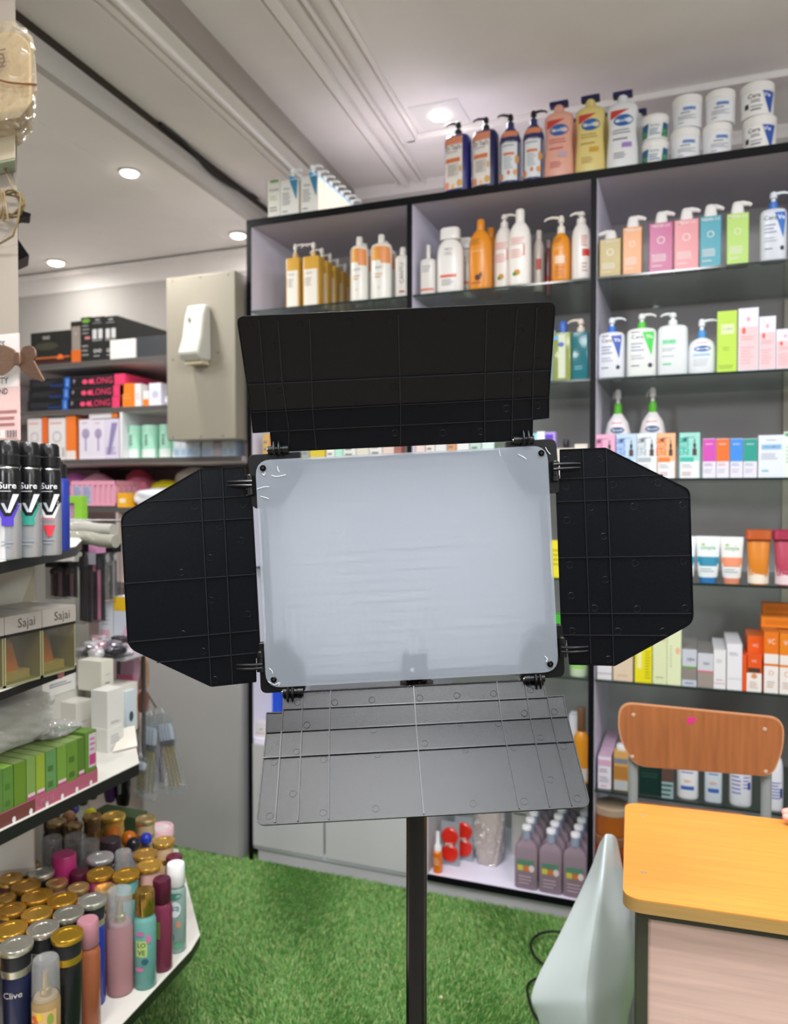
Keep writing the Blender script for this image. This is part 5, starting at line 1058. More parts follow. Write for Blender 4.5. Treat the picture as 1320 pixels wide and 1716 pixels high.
lc(47, 70, 702, z, .06, '#dcd6d6', [('l', -.4, .4, .84, .92, 1, '#d88a80'), ('o', 0, .55, .28, '#a4a4ac'), ('l', -.2, .2, .1, .3, 2, '#7aa0b0')], 'white box with ring picture, left edge of the lower corner shelf')
lc(71, 80, 700, z, .06, '#e0682a', [], 'narrow orange box end beside the ring picture box')
lc(82, 110, 701, z, .06, '#dedada', [('l', -.4, .4, .84, .92, 1, '#d88a80'), ('o', 0, .55, .26, '#a4a4ac'), ('e', -.1, .16, .06, .07, '#4aa8b8'), ('l', .3, .45, .06, .3, 4, '#5a5a5a')], 'white box with ring picture and cyan drop on the lower corner shelf')
lc(111, 127, 698, z, .06, '#ea7a2e', [('r', -.5, .5, 0, .2, '#e6dcd6')], 'tall orange box between the ring picture box and the lilac print boxes')
for i, (l, r) in enumerate(((133, 155), (155, 175))):
    lc(l, r, 703, z, .08, '#e2dcea', [('e', 0, .64, .3, .13, '#a89ab8'), ('r', -.05, .05, .2, .6, '#9a86c0'), ('l', -.3, .3, .88, .94, 1, '#d89a90')], 'white box with lilac wand picture, %s of two' % ('left', 'right')[i])
lc(175, 200, 702, z, .08, '#d8d2e6', [('q', .1, .9, (-.3, -.1), (.0, .4), '#8f84b0'), ('l', -.4, .3, .1, .3, 3, '#8a80b0')], 'lilac grey box right of the two wand picture boxes')
X, w, h = px_box(150, 187, 688, Y0, z); zt_ = at(160, 702, Y=Y0).z; carton(X, Y0, zt_+.0008, w, .07, at(170, 689, Y=Y0).z-zt_-.001, '#ece8ee', [], 'flat white box lying on top of the wand picture boxes'); X2, w2, _ = px_box(188, 197, 688, Y0, z)
carton(X2, Y0, zt_+.0008, w2, .07, at(170, 689, Y=Y0).z-zt_-.001, '#f08030', [], 'orange end box lying next to the flat white box')
for i, (l, r, top) in enumerate(((208, 229, 713), (231, 257, 712), (261, 284, 711), (286, 298, 730))):
    X, w, h = px_box(l, r, top, Y0+.02, z); t = item('mint_tube', X, Y0+.02, z+.0005, ['leftmost mint green canister in the white compartment', 'second mint green canister in the white compartment', 'third mint green canister in the white compartment', 'short mint green canister beneath the beige cover box'][i], 'canister')
    b = MB(); b.loft([(0, w*.46, w*.46), (h*.96, w*.5, w*.5), (h, w*.46, w*.46)], mat('#a4dcc4', .4), seg=28, cy=w/2); b.build('body', t)
    b = MB(); b.art([('r', -.5*.85, .5*.85, .02, .28, '#e0ece8'), ('t', 'VIVA', .05, .55, .16, '#3a4a48', .5, 1)], w, h, lambda x, zz: w/2-sqrt(max(0, (w*.5)**2-x*x))); b.build('label', t)
for i, (l, r, c) in enumerate(((291, 303, '#c8e0f4'), (303, 313, '#cfe4f8'), (313, 324, '#b8d4f0'), (324, 335, '#d0e4f4'), (338, 358, '#cfe0f6'), (371, 384, '#d4e4f6'), (384, 395, '#c4dcf4'))):
    lc(l, r, 735, z, .06, c, [('r', -.4, .4, .5, .8, '#e8eef6'), ('l', -.4, .4, .1, .4, 2, '#9ab4dc')], ['first', 'second', 'third', 'fourth', 'fifth, widest', 'sixth', 'last'][i] + ' of the small pale blue boxes under the beige cover box')
lc(359, 370, 742, z, .06, '#d8ccd8', [], 'dull lilac box between pale blue ones under the cover box')
# baskets and soft goods one shelf lower
z = zD
def basket(l, r, top, label, c, Yo=0):
    X, w, h = px_box(l, r, top, Y0+Yo, z); t = item('plastic_basket', X, Y0+Yo, z+.0005, label, 'basket'); m = mat(c, .4); d = .16
    b = MB(); b.box(-w/2, w/2, 0, d, 0, .004, m)
    for (x0, x1, y0, y1) in ((-w/2, w/2, 0, .003), (-w/2, w/2, d-.003, d), (-w/2, -w/2+.003, 0, d), (w/2-.003, w/2, 0, d)):
        b.box(x0, x1, y0, y1, 0, h*.16, m); b.box(x0, x1, y0, y1, h*.84, h, m)
    for i in range(9):
        x = -w/2+.007+(w-.014)*i/8; b.box(x-.0075, x+.0075, .0006, .0025, h*.16, h*.84, m); b.box(x-.0075, x+.0075, d-.0025, d-.0006, h*.16, h*.84, m)
    for i in range(6):
        y = d*i/5
        for sx in (-w/2, w/2-.003): b.box(sx+.0005, sx+.0025, max(.001, y-.007), min(d-.001, y+.007), h*.16, h*.84, m)
    b.build('basket_body', t)
    for q in (-.33, -.12): lb_ = MB(); lb_.box(w*q-.02, w*q+.02, -.001, 0, h*.1, h*.8, mat('#b8bcd8', .5)); lb_.art([('l', -.45, .45, .05, .95, 8, '#6a74a8')], .04, h*.7, lambda x, z: -.001, x0=w*q, z0=h*.1); lb_.build('price_label', t)
    b = MB(); rnd = random.Random(5); b.box(-w/2+.005, w/2-.005, .006, d-.006, .005, h*.8, mat('#f0bccf', .6)); b.build('lining', t)
basket(118, 194, 806, 'pink plastic basket on the corner shelf above the brush tubes', '#e8a0b8')
def soft(l, r, top, zz, c, label, d=.1, seed=1, Yo=0, nm='fabric_pack', cat='package', bot=None):
    X, w, h = px_box(l, r, top, Y0+Yo, zz)
    if bot is not None: zb_ = at((l+r)/2, bot, Y=Y0+Yo).z; h = zz+h-zb_; zz = zb_
    return blob_bag(nm, (X, Y0+Yo, zz+.0005), w, d, h, mat(c, .6), label, cat, seed, amp=.12)
soft(96, 134, 793, z, '#c070b8', 'purple pack behind the left end of the pink basket', Yo=.18, seed=3, d=.08)
soft(133, 176, 794, z, '#eab0c8', 'light pink cloth pack rising out behind the basket', Yo=.18, seed=6, d=.08)
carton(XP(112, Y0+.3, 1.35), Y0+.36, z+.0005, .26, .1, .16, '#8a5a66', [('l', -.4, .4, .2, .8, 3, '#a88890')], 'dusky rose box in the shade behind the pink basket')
soft(200, 240, 800, z, '#f08aac', 'bright pink folded pouch right of the basket', Yo=.13, seed=9, d=.09)
soft(206, 246, 787, z, '#d85a74', 'rose red roll leaning behind the pink pouch', Yo=.24, seed=12, d=.06)
soft(232, 262, 806, z, '#f2a0bc', 'pale pink pouch beside the yellow pack', Yo=.24, seed=14, d=.07)
lc(197, 214, 826, z, .05, '#f0b020', [('r', -.3, .3, .3, .6, '#f8e8c0')], 'amber yellow box under the pink pouches')
soft(216, 300, 818, z, '#e4e8ee', 'white soft pack piled beside the amber box', Yo=.0, seed=17, d=.12)
soft(246, 292, 805, z, '#f2e416', 'bright yellow pack on the corner shelf', Yo=.14, seed=20, d=.08)
soft(286, 345, 783, z, '#ecebe6', 'white crumpled pack behind the tip of the left flap', Yo=.2, seed=22, d=.1)
soft(346, 408, 790, z, '#d8cbb4', 'beige crumpled pack between the left flap and the cabinet side', Yo=.1, seed=25, d=.1)
z = zE
lc(188, 195, 905, z, .03, '#d8a888', [], 'slim copper stick carton left of the left flap')
carton(XP(217, Y0, z), Y0+.02, z+.0005, .07, .1, .26, '#e8c4cc', [('r', -.5, .5, .6, .98, '#ecd8c4')], 'tall pink and cream box beside the left edge of the left flap')
jar(XP(193, Y0, z), Y0, z+.0005, .014, .05, '#ece4dc', [], 'tiny white jar at the foot of the copper stick carton')
Y0 = YC+.012
# ------------------------------------------------------------------ left: tiered display unit near the viewer
def YP(px, X, Z):
    u = (px-CX)/F_PX
    return (X*(cos(TH)+u*sin(TH)*cos(PT))+u*(Z-CAMH)*sin(PT))/(u*cos(TH)*cos(PT)-sin(TH))
ZB, ZM, ZG, ZS1 = .33, .72, .98, 1.20
du = empty('display_unit', (-1.45, .9, 0)); tag(du, 'tiered white display unit with black shelf edges at the left, full of perfume', 'display shelf')
WH = mat('#dcd8cf', .4, 'wall'); BE = mat('#141412', .35)
def dshelf(pts, z, th, name='shelf'):
    b = MB(); o0 = Vector((-1.45, .9, 0)); P = [(p.x-o0.x, p.y-o0.y, z-th) for p in pts]
    b.prism([(x, y, z-.002) for x, y, _ in P], (0, 0, .002), WH); o = b.build(name, du)
    b = MB(); b.prism(P, (0, 0, th-.002), BE); b.build('shelf_edge', o)
V2 = lambda x, y: Vector((x, y, 0))
e0 = at(210, 1710, Z=ZB); e1 = at(320, 1592, Z=ZB)
dshelf([V2(-.95, .62), V2(e0.x, e0.y), V2(e1.x, e1.y), V2(-1.0, 1.43), V2(-1.30, 1.76), V2(-1.62, 1.76), V2(-1.62, .62)], ZB, .022)
m0 = at(0, 1392, Z=ZM); m1 = at(233, 1278, Z=ZM); m2 = at(226, 1240, Z=ZM)
dshelf([V2(m0.x, .55), V2(m0.x, m0.y), V2(m1.x, m1.y), V2(m2.x, m2.y), V2(-1.62, m2.y+.02), V2(-1.62, .55)], ZM, .026)
s0 = at(0, 940, Z=ZS1); s1 = at(127, 915, Z=ZS1); s2 = at(137, 905, Z=ZS1); s3 = at(122, 893, Z=ZS1)
dshelf([V2(-.93, .7), V2(s0.x, s0.y), V2(s1.x, s1.y), V2(s2.x, s2.y), V2(s3.x, s3.y), V2(-1.62, 1.40), V2(-1.62, .7)], ZS1, .02)
g0 = at(0, 1158, Z=ZG); g1 = at(128, 1112, Z=ZG)
dshelf([V2(g0.x+.02, .75), V2(g0.x, g0.y), V2(g1.x, g1.y), V2(g1.x-.3, g1.y+.06), V2(-1.62, .75)], ZG, .016)
def dbox(name, x0, x1, y0, y1, z0, z1, m): b = MB(); b.box(x0+1.45, x1+1.45, y0-.9, y1-.9, z0, z1, m); return b.build(name, du)
dbox('back_panel', -1.64, -1.62, .55, 1.78, .0, 1.22, WH); dbox('plinth', -1.6, -1.38, .7, 1.6, 0, ZB-.022, BE)
pn = at(70, 1520, Z=ZB)
# mirror print on the divider under the middle shelf
# ---- perfume and body spray bottles
CAPS = [
 (1022, 440, 57, .185, 'mist', '#a9c8c0', '#eeeeec', 'green floral body mist with white cap at the shelf corner'),
 (935, 525, 57, .185, 'mist', '#8c3050', '#4c0f2a', 'raspberry pink mist with burgundy cap beside the white capped one'),
 (838, 595, 62, .19, 'mist', '#74b8ae', '#b8964a', 'teal green mist with gold cap in the front row'),
 (695, 590, 78, .20, 'clearcap', '#c48e90', '#b8a860', 'pale pink mist under a tall clear overcap'),
 (505, 770, 67, .20, 'mist', '#b8643c', '#b07a84', 'amber brown mist with dusty rose cap in the front row'),
 (370, 850, 92, .20, 'spray', '#16181a', '#b08a30', 'black body spray with gold lid at the front, beside the amber mist'),
 (275, 985, 82, .185, 'clearcap', '#c8a468', '#c8a850', 'orange and yellow mist with frosted overcap, nearest of all'),
 (100, 900, 97, .20, 'spray', '#1c2240', '#a8a498', 'navy body spray with silver lid at the front left'),
 (0, 1005, 75, .185, 'spray', '#c9a678', '#b08a38', 'cream and gold body spray cut by the left picture edge, front'),
 (240, 830, 92, .2, 'spray', '#1a1c20', '#a8a296', 'black body spray with silver lid directly behind the navy one'),
 (75, 810, 95, .2, 'spray', '#3a2a20', '#b48a34', None), (210, 730, 88, .2, 'spray', '#2a2420', '#b48c3c', None),
 (375, 740, 88, .2, 'spray', '#15161a', '#9a968a', 'dark body spray with dull silver lid, behind the rose capped mist'),
 (515, 660, 82, .2, 'spray', '#1c3490', '#a4a298', 'royal blue body spray with silver lid'),
 (355, 650, 85, .2, 'spray', '#6a3a20', '#a87c2c', None), (210, 630, 88, .2, 'spray', '#5a2a20', '#a67a2c', None), (75, 700, 80, .2, 'spray', '#5a2a18', '#a2762a', None),
 (150, 565, 83, .2, 'spray', '#3a1a18', '#a47a2c', None), (60, 525, 70, .2, 'spray', '#6a2a1c', '#b08a44', None), (150, 450, 80, .2, 'spray', '#8a4a3a', '#b8965a', None), (30, 640, 60, .2, 'spray', '#5a2420', '#a8803a', None),
 (250, 490, 75, .2, 'spray', '#2a2622', '#a8a49a', 'dark body spray with pale silver lid left of the magenta cap'),
 (320, 545, 62, .19, 'spray', '#b08a70', '#a88458', 'narrow bronze lidded spray in front of the magenta cap'),
 (460, 575, 62, .19, 'spray', '#c4a898', '#a88a5c', 'narrow bronze lidded spray with beige body, between two silver lids'),
 (620, 580, 62, .19, 'spray', '#a88a70', '#b09060', 'narrow pale gold lidded spray left of the clear overcap'),
 (375, 390, 75, .215, 'tall', '#b8306a', '#c43478', 'tall bottle with bright magenta cap'),
 (455, 485, 62, .19, 'mist', '#5a1a30', '#4a1226', 'bottle with dark burgundy cap next to the magenta one'),
 (580, 495, 78, .2, 'spray', '#c0507a', '#a47c30', 'pink body spray with gold lid'),
 (730, 500, 77, .2, 'spray', '#6ab4b0', '#a8822c', 'aqua body spray with gold lid'),
 (585, 400, 77, .2, 'spray', '#4a4440', '#b4b4b4', 'body spray with bright chrome lid behind the pink one'),
 (715, 370, 52, .2, 'clearcap', '#b09a88', '#c0a888', 'clear capped bottle between the chrome lid and the cream one'),
 (845, 380, 72, .2, 'spray', '#d0b08a', '#a8823c', 'cream body spray with gold ringed lid'),
 (877, 450, 73, .2, 'spray', '#d8a8a0', '#b08a3c', 'light pink body spray with gold ringed lid behind the teal mist'),
 (995, 385, 52, .18, 'mist', '#6a1c3c', '#5c1834', 'burgundy capped bottle behind the white capped one'),
 (970, 318, 66, .2, 'spray', '#d8b890', '#b08c44', 'peach body spray with gold lid, second from the far right corner'),
 (310, 290, 62, .2, 'clearcap', '#8a8484', '#8a8484', 'smoky bottle with grey clear cap, leftmost of three beside the divider'),
 (430, 280, 65, .2, 'clearcap', '#9a9494', '#8a8484', 'smoky bottle with grey clear cap, middle of three'),
 (520, 310, 60, .2, 'clearcap', '#94787c', '#8a8484', 'smoky bottle with grey clear cap, right of three, red at its neck'),
 (645, 300, 65, .19, 'mist', '#3a3038', '#3a2e36', 'bottle with matt dark plum cap behind the chrome lid'),
 (775, 290, 40, .16, 'ball', '#9aa0a8', '#26262a', 'small silver bottle with black round stopper'),
 (862, 262, 36, .15, 'ball', '#3a4aa0', '#2a3cb0', 'small bottle with shiny blue round stopper'),
 (912, 305, 36, .13, 'ball', '#3a98b0', '#2a98b4', 'small bottle with turquoise round stopper'),
 (935, 225, 75, .10, 'tub', '#e8a8b8', '#eec4cc', 'round pink tub at the far end of the bottom shelf'),
 (800, 190, 60, .17, 'spray', '#c8b088', '#b8a070', 'bottle with wide pale gold rim behind the orange stoppers'),
 (660, 165, 70, .17, 'spray', '#d8b050', '#d8b458', 'bottle with broad yellow gold lid in the back row'),
 (330, 195, 55, .19, 'spray', '#4a3a28', '#8a744c', 'dull bronze lidded bottle in the back row next to the divider'),
 (445, 210, 45, .19, 'spray', '#6a4a38', '#8a704c', 'dull bronze lidded bottle in the back row, second from the divider'),
 (525, 165, 55, .2, 'spray', '#7a5a40', '#9a7c4c', 'bronze lidded bottle in the back row under the yellow stopper'),
 (672, 225, 45, .16, 'ball', '#c86a20', '#dd7c24', 'bottle with orange round stopper, left of the orange pair'),
 (785, 240, 45, .15, 'ball', '#c86a20', '#d8761e', 'bottle with orange round stopper, right of the orange pair'),
 (525, 120, 38, .17, 'ball', '#c8b820', '#e8e020', 'bottle with bright yellow round stopper at the back'),
 (400, 135, 40, .17, 'ball', '#b87a50', '#b8845c', 'bottle with copper round stopper at the back'),
 (430, 98, 30, .17, 'ball', '#3a4490', '#4a54b0', 'bottle with violet blue round stopper at the back'),
 (350, 95, 25, .17, 'ball', '#d0b040', '#d8b840', 'bottle with small mustard stopper at the back'),
 (300, 140, 48, .18, 'mist', '#4a1030', '#3c0c2a', 'bottle with blackish burgundy cap at the back'),
]
pos = []
for c in CAPS:
    p = at(c[0]*.28788, 1320+c[1]*.28788, Z=ZB+c[3]); pos.append([p.x, p.y, .975*min(.038, c[2]*.28788*ray(0, 858).length*0+c[2]*.28788*(p-CAM).dot(-NCAM)/F_PX)])
for it in range(60):
    for i in range(len(pos)):
        for j in range(i):
            dx, dy = pos[i][0]-pos[j][0], pos[i][1]-pos[j][1]; dd = sqrt(dx*dx+dy*dy); mn = pos[i][2]+pos[j][2]+.001
            if dd < mn:
                k = (mn-dd)/2/max(dd, 1e-4); pos[i][0] += dx*k; pos[i][1] += dy*k; pos[j][0] -= dx*k; pos[j][1] -= dy*k
GOLDN = 0
def lt(c, q=.3): return '#%02x%02x%02x' % tuple(int(int(c[i:i+2], 16)*(1-q)+255*q) for i in (1, 3, 5))
ordn = ['behind the navy spray at the left edge', 'behind the silver lid', 'right of two other gold lids', 'in the fourth row between gold lids', 'at the left, fourth row', 'in the fifth row, widest of its row', 'at the left edge, sixth row', 'farthest of the gold lids', 'at the left edge, third row']
for (cx_, cy_, rp, h, kind, c1, c2, lab), (x, y, r) in zip(CAPS, pos):
    if lab is None: lab = 'body spray with broad matt gold lid ' + ordn[GOLDN]; GOLDN += 1; grp = 'gold lidded body sprays'
    else: grp = None
    t = item({'spray': 'body_spray', 'tub': 'round_tub', 'ball': 'perfume_bottle'}.get(kind, 'body_mist'), x, y, ZB+.0005, lab, 'tub' if kind == 'tub' else 'bottle', grp, rz=.9)
    GL = mat(c2 if c2[1] == '1' else '#%02x%02x%02x' % tuple(min(255, int(int(c2[i:i+2], 16)*1.22)) for i in (1, 3, 5)), .24, 'metal', metallic=.75)
    def band(z0, z1, rr_, m, n=28): b = MB(); b.loft([(z0, rr_, rr_), (z1, rr_, rr_)], m, seg=n); return b
    if kind == 'spray':
        dark = int(c1[1:3], 16) < 60
        b = MB(); b.loft([(0, r*.84, r*.84), (.003, r*.88, r*.88), (h-.052, r*.88, r*.88), (h-.046, r*.8, r*.8)], mat(c1, .2), seg=32); b.build('body', t)
        b = MB(); b.loft([(h-.048, r*.86, r*.86), (h-.036, r*.9, r*.9)], GL, seg=32); b.build('collar', t)
        b = MB(); b.loft([(h-.036, r*.84, r*.84), (h-.009, r*.88, r*.88)], mat(c1 if not dark else '#202226', .45), seg=32); b.build('cap', t)
        b = MB(); b.loft([(h-.010, r*.97, r*.97), (h-.008, r, r), (h-.002, r, r), (h, r*.95, r*.95), (h-.0005, r*.62, r*.62), (h-.0015, r*.6, r*.6), (h-.0015, r*.3, r*.3)], GL, seg=36); b.build('lid', t)
        if (cx_, cy_) == (100, 900): b = MB(); b.art([('t', 'Clive', 0, .62, .075, '#d8d4cc', .8, 0, False)], 2*r, h, lambda x, z: -sqrt(max(0, (r*.88)**2-x*x))); o = b.build('lettering', t); o.rotation_euler.z = -.35
    elif kind in ('mist', 'tall'):
        hc = .045 if kind == 'mist' else .06; rb = r*1.05
        b = MB(); b.loft([(0, rb*.9, rb*.9), (.003, rb, rb), (h-hc-.014, rb, rb), (h-hc-.004, rb*.82, rb*.82), (h-hc, rb*.6, rb*.6)], mat(lt(c1, .1), .05, 'liquid', t=.42), seg=36); b.build('body', t)
        if r: 
            surf = lambda x, z: -sqrt(max(0, (rb)**2-x*x)); ops = None
            if c1 == '#74b8ae': ops = [('r', -.3, .2, .46, .68, '#a8c070'), ('t', 'LO', -.05, .62, .09, '#2a4a3a', .4), ('t', 'VE', -.05, .52, .09, '#2a4a3a', .4), ('e', .25, .7, .1, .06, '#c870a0'), ('e', -.1, .78, .2, .03, '#b86a9a'), ('e', .1, .4, .16, .04, '#2a5a6a'), ('e', -.15, .3, .2, .03, '#c06a98')]
            if c1 == '#a9c8c0': ops = [('e', .05, .68, .26, .12, '#e4ecf0'), ('l', -.12, .22, .66, .74, 2, '#5a7a90'), ('e', .0, .88, .36, .05, '#4a8a78'), ('e', -.2, .25, .22, .08, '#3f8a68'), ('e', .2, .45, .1, .05, '#d8906a'), ('e', .2, .14, .2, .05, '#5fa080')]
            if c1 == '#8c3050': ops = [('r', -.45, .0, .5, .75, '#6a7a3a')]
            if ops: b = MB(); b.art(ops, 2*rb, h-hc, surf); o = b.build('label', t); o.rotation_euler.z = -.45
        cm = mat(c2, .3) if c2 not in ('#b8964a',) else mat(c2, .15, 'metal', metallic=.9)
        b = MB(); b.loft([(h-hc-.001, r*.9, r*.9), (h-hc+.001, r*.96, r*.96), (h-.003, r*.92, r*.92), (h, r*.84, r*.84)], cm, seg=32); b.build('cap', t)
    elif kind in ('clearcap', 'clear', 'glass'):
        hc = .062; rb = r*.98
        b = MB(); b.loft([(0, rb*.9, rb*.9), (.003, rb, rb), (h-hc-.008, rb, rb), (h-hc, rb*.8, rb*.8)], mat(lt(c1, .15), .05, 'liquid', t=.5), seg=36); b.build('body', t)
        if c1 == '#c8a468':
            ops = [('r', -.42, .42, .1, .86, '#d8b070'), ('e', -.3, .72, .14, .09, '#d8602a'), ('e', -.12, .8, .1, .06, '#e8c020'), ('e', .25, .75, .1, .08, '#8aa048'), ('r', -.14, .4, .1, .55, '#e4c088'), ('t', 'Colorful', .12, .44, .11, '#20120c', .5), ('t', 'Bomb', .12, .31, .11, '#20120c', .42), ('e', -.3, .4, .1, .1, '#c04a6a')]
            b = MB(); b.art(ops, 2*rb, h-hc, lambda x, z: -sqrt(max(0, rb**2-x*x))); o = b.build('label', t); o.rotation_euler.z = -.35
        b = MB(); b.loft([(h-hc, r*.42, r*.42), (h-hc+.012, r*.42, r*.42), (h-hc+.014, r*.28, r*.28), (h-.03, r*.26, r*.26), (h-.022, r*.22, r*.22)], mat(c2, .15, 'metal', metallic=.9), seg=24); b.build('sprayer', t)
        b = MB(); m = mat('#eef0f2', .06, 'clear', haze=.16, blend=.35); b.rings([[(cos(2*pi*i/32)*q*r, sin(2*pi*i/32)*q*r, z) for i in range(32)] for (z, q) in ((h-hc-.002, .96), (h-.004, .92), (h, .84), (h, .02))], m, cap=False); b.build('overcap', t)
    elif kind == 'ball':
        b = MB(); b.loft([(0, r*.95, r*.95), (h-.05, r, r), (h-.036, r*.6, r*.6)], mat(c1, .1, 'liquid', t=.3), seg=24); b.build('body', t)
        b = MB(); N = 10; b.loft([(h-r+math.sin(a)*r, max(.0005, math.cos(a)*r), max(.0005, math.cos(a)*r)) for a in [(-pi/2+pi*i/N) for i in range(N+1)]], mat(c2, .12), seg=24); b.build('stopper', t)
    else:
        b = MB(); b.loft([(0, r*.95, r*.95), (h*.8, r, r)], mat(c1, .3), seg=36); b.build('body', t)
        b = MB(); b.loft([(h*.78, r*1.02, r*1.02), (h-.004, r*1.02, r*1.02), (h, r*.95, r*.95), (h, r*.8, r*.8), (h-.004, r*.78, r*.78), (h-.004, r*.01, r*.01)], mat(c2, .3), seg=36); b.build('lid', t)
        b = MB(); b.loft([(h-.0035, r*.7, r*.5), (h-.003, r*.7, r*.5)], mat('#f0e4e4', .4), seg=24); b.build('label', t)
# mirrored print card under the middle shelf
cp = empty('print_card', (-1.298, 1.18, ZB)); 
tag(cp, 'greyish card with perfume picture hanging from the middle shelf at the left', 'card')
b = MB(); b.box(-.06, .06, 0, .003, .19, .3635, mat('#b8aea4', .35)); b.art([('q', .1, .9, (-.2, .48), (.1, .48), '#d8d8d6'), ('o', -.2, .5, .16, '#c8b070'), ('e', -.2, .45, .1, .06, '#d8c890'), ('o', .24, .7, .12, '#f0f0f0'), ('r', .2, .28, .8, .9, '#e8e8e8')], .12, .17, lambda x, z: 0, z0=.19)
o = b.build('card', cp); cp.rotation_euler.z = .6

# ---- middle shelf: green cartons in a pink tray along the edge, bag on top
Xe = m0.x-.006
def xface(l, r, top, Xf, z, d, c, ops, label, name='carton', side=None, group=None, topc=None, h=None, cat='box'):
    """box whose printed front looks to +X, l..r are its front edges in the picture"""
    y0, y1 = YP(l, Xf, z), YP(r, Xf, z); 
    if h is None: h = at((l+r)/2, top, X=Xf).z-z
    return carton(Xf, (y0+y1)/2, z+.0005, abs(y1-y0)-.001, d, h, c, ops, label, rz=pi/2, name=name, side=side, group=group, topc=None) if False else carton(Xf, (y0+y1)/2, z+.0005, abs(y1-y0)-.001, d, h, c, ops, label, rz=pi/2, name=name, side=side, group=group, top=topc, cat=cat)
zt_ = ZM+.004
yA, yB2 = YP(-25, Xe, ZM), YP(163, Xe, ZM)
tr = empty('pink_tray', (Xe, (yA+yB2)/2, ZM+.0003), pi/2); tag(tr, 'low pink printed card tray holding the green cartons at the shelf edge', 'tray')
wT = yB2-yA; b = MB(); PKT = mat('#a85a6c', .35)
b.box(-wT/2, wT/2, 0, .10, 0, .002, PKT); b.box(-wT/2, wT/2, -.001, 0, 0, .026, PKT); b.box(-wT/2, wT/2, .099, .10, 0, .03, PKT); b.box(wT/2-.001, wT/2, 0, .1, 0, .03, PKT); b.box(-wT/2, -wT/2+.001, 0, .1, 0, .03, PKT)
b.art([('r', -.5, -.1, .0, .95, '#6a3a34')] + [('e', -.42+.14*i, .2, .015, .22, '#dcd8d4') for i in range(7)] + [('t', 'PLUS', .0, .5, .6, '#c07888', .3)], wT, .026, lambda x, z: -.001); b.build('tray_body', tr)
greens = [(-24, 5, '#5a7a3c'), (5, 23, '#567f34'), (24, 44, '#5f7f24'), (45, 60, '#76944a'), (61, 76, '#8ba034'), (77, 95, '#5e8a50'), (96, 112, '#6f9438'), (112, 131, '#638830'), (131, 142, '#52762a')]
gl_ = ['cut by the picture edge', 'with lime top flap', 'third from the left edge', 'with pink foot label, duller green', 'yellowish with pink foot label', 'bluish green without label', 'with pink foot label next to the tall end one', 'plain, second from the far end', 'at the far end of the tray']
for i, ((l, r, c), g) in enumerate(zip(greens, gl_)):
    ops = [('l', -.3, .3, .2, .8, 2, '#486a2c')] if i % 2 else []
    if i in (3, 4, 6, 8): ops = [('r', -.42, .42, .02, .3, '#b04a78'), ('r', -.42, .42, .28, .34, '#d8b8c0')]
    xface(l, r, 1316, Xe-.003, zt_-.0015, .09, c, ops, 'green carton in the pink tray, ' + g, h=.098, topc='#8ab83a' if i == 1 else '#7a8f50')
xface(143, 162, 1230, Xe-.003, zt_-.0015, .09, '#5f8430', [('r', -.2, .45, .3, .95, '#c8bcc0'), ('r', -.15, .4, .35, .55, '#b8407a'), ('l', -.1, .35, .6, .9, 3, '#c06a98')], 'green carton with white and pink label at the far right of the tray', h=.104)
b_y = YP(30, Xe, ZM+.1); 
blob_bag('plastic_bag', (Xe-.055, YP(38, Xe-.05, .83), ZM+.1035), .20, .085, .10, mat('#f2f2ee', .1, 'film', haze=.5, blend=.5, scale=120, hz='#f0f0ec'), 'large crinkled clear bag with white contents lying on the green cartons', 'bag', 31, inner='#e4e0d8', rz=pi/2, amp=.2, n=90, nz=40, hf=.22)
blob_bag('plastic_bag', (Xe-.03, YP(108, Xe-.04, .83), ZM+.1035), .10, .08, .018, mat('#f2f2ee', .1, 'film', haze=.2, blend=.5, scale=70), 'flat clear film lying over the far green cartons', 'bag', 35, rz=pi/2, amp=.25, n=80, nz=10, hf=.3)
# white cartons on the middle shelf: nearest edge corner given in the picture
def cbx(l, c_, r, bot, top, z, col, ops, label, group=None, rz=0, side=None):
    p = at(c_, bot, Z=z); w = p.x-XP(l, p.y, z); d = YP(r, p.x, z)-p.y; h = at(c_, top, Y=p.y).z-z
    b = MB(); b.box(-w, 0, 0, d, 0, h, mat(col, .4)); b.box(-w+.001, -.001, .001, d-.001, h, h+.0004, mat(col, .4))
    b2 = MB(); 
    if ops: b.T = Matrix.Translation((0, d/2, 0)) @ Matrix.Rotation(pi/2, 4, 'Z'); b.art(ops, d, h, lambda x, z: 0); b.T = None
    o = b.build('carton', loc=(p.x, p.y, z+.0005)); tag(o, label, 'box', group); return p, w, d, h
pr1 = [('l', -.3, .3, .08, .16, 2, '#8a8c98')]
cbx(153, 180, 207, 1262, 1224, ZM, '#dcdad2', [('l', -.3, .3, .3, .7, 4, '#a0a2a8')], 'white carton underneath another white one near the shelf end')
p_, w_, d_, h_ = cbx(153, 180, 207, 1222, 1160, ZM+(at(180, 1224, Y=at(180, 1262, Z=ZM).y).z-ZM)+.001, '#dddbd4', pr1, 'upper white carton of the stacked pair near the shelf end')
cbx(97, 128, 156, 1252, 1180, ZM, '#d9d6ca', [('l', -.2, .2, .5, .56, 1, '#b0b0b0')], 'white carton standing alone left of the stacked pair')
cbx(122, 150, 180, 1218, 1162, ZM, '#dcd8cc', [], 'white carton with its top showing behind the stacked pair')
zz_ = ZM+.0
pp = at(130, 1196, Z=ZM)
zt5 = at(168, 1158, Y=at(168, 1210, Z=ZM+.02).y).z
cbx(131, 170, 190, 1160, 1110, .84, '#d8d5c6', [('l', -.2, .3, .2, .3, 1, '#60646c'), ('l', -.2, .3, .5, .56, 1, '#a0a4ac')], 'cream white carton highest on the pile, under the shiny clear sachets')
cbx(130, 172, 192, 1215, 1163, ZM+.002, '#d4d0c4', [], 'cream carton hidden in the pile beneath the highest one') if False else None
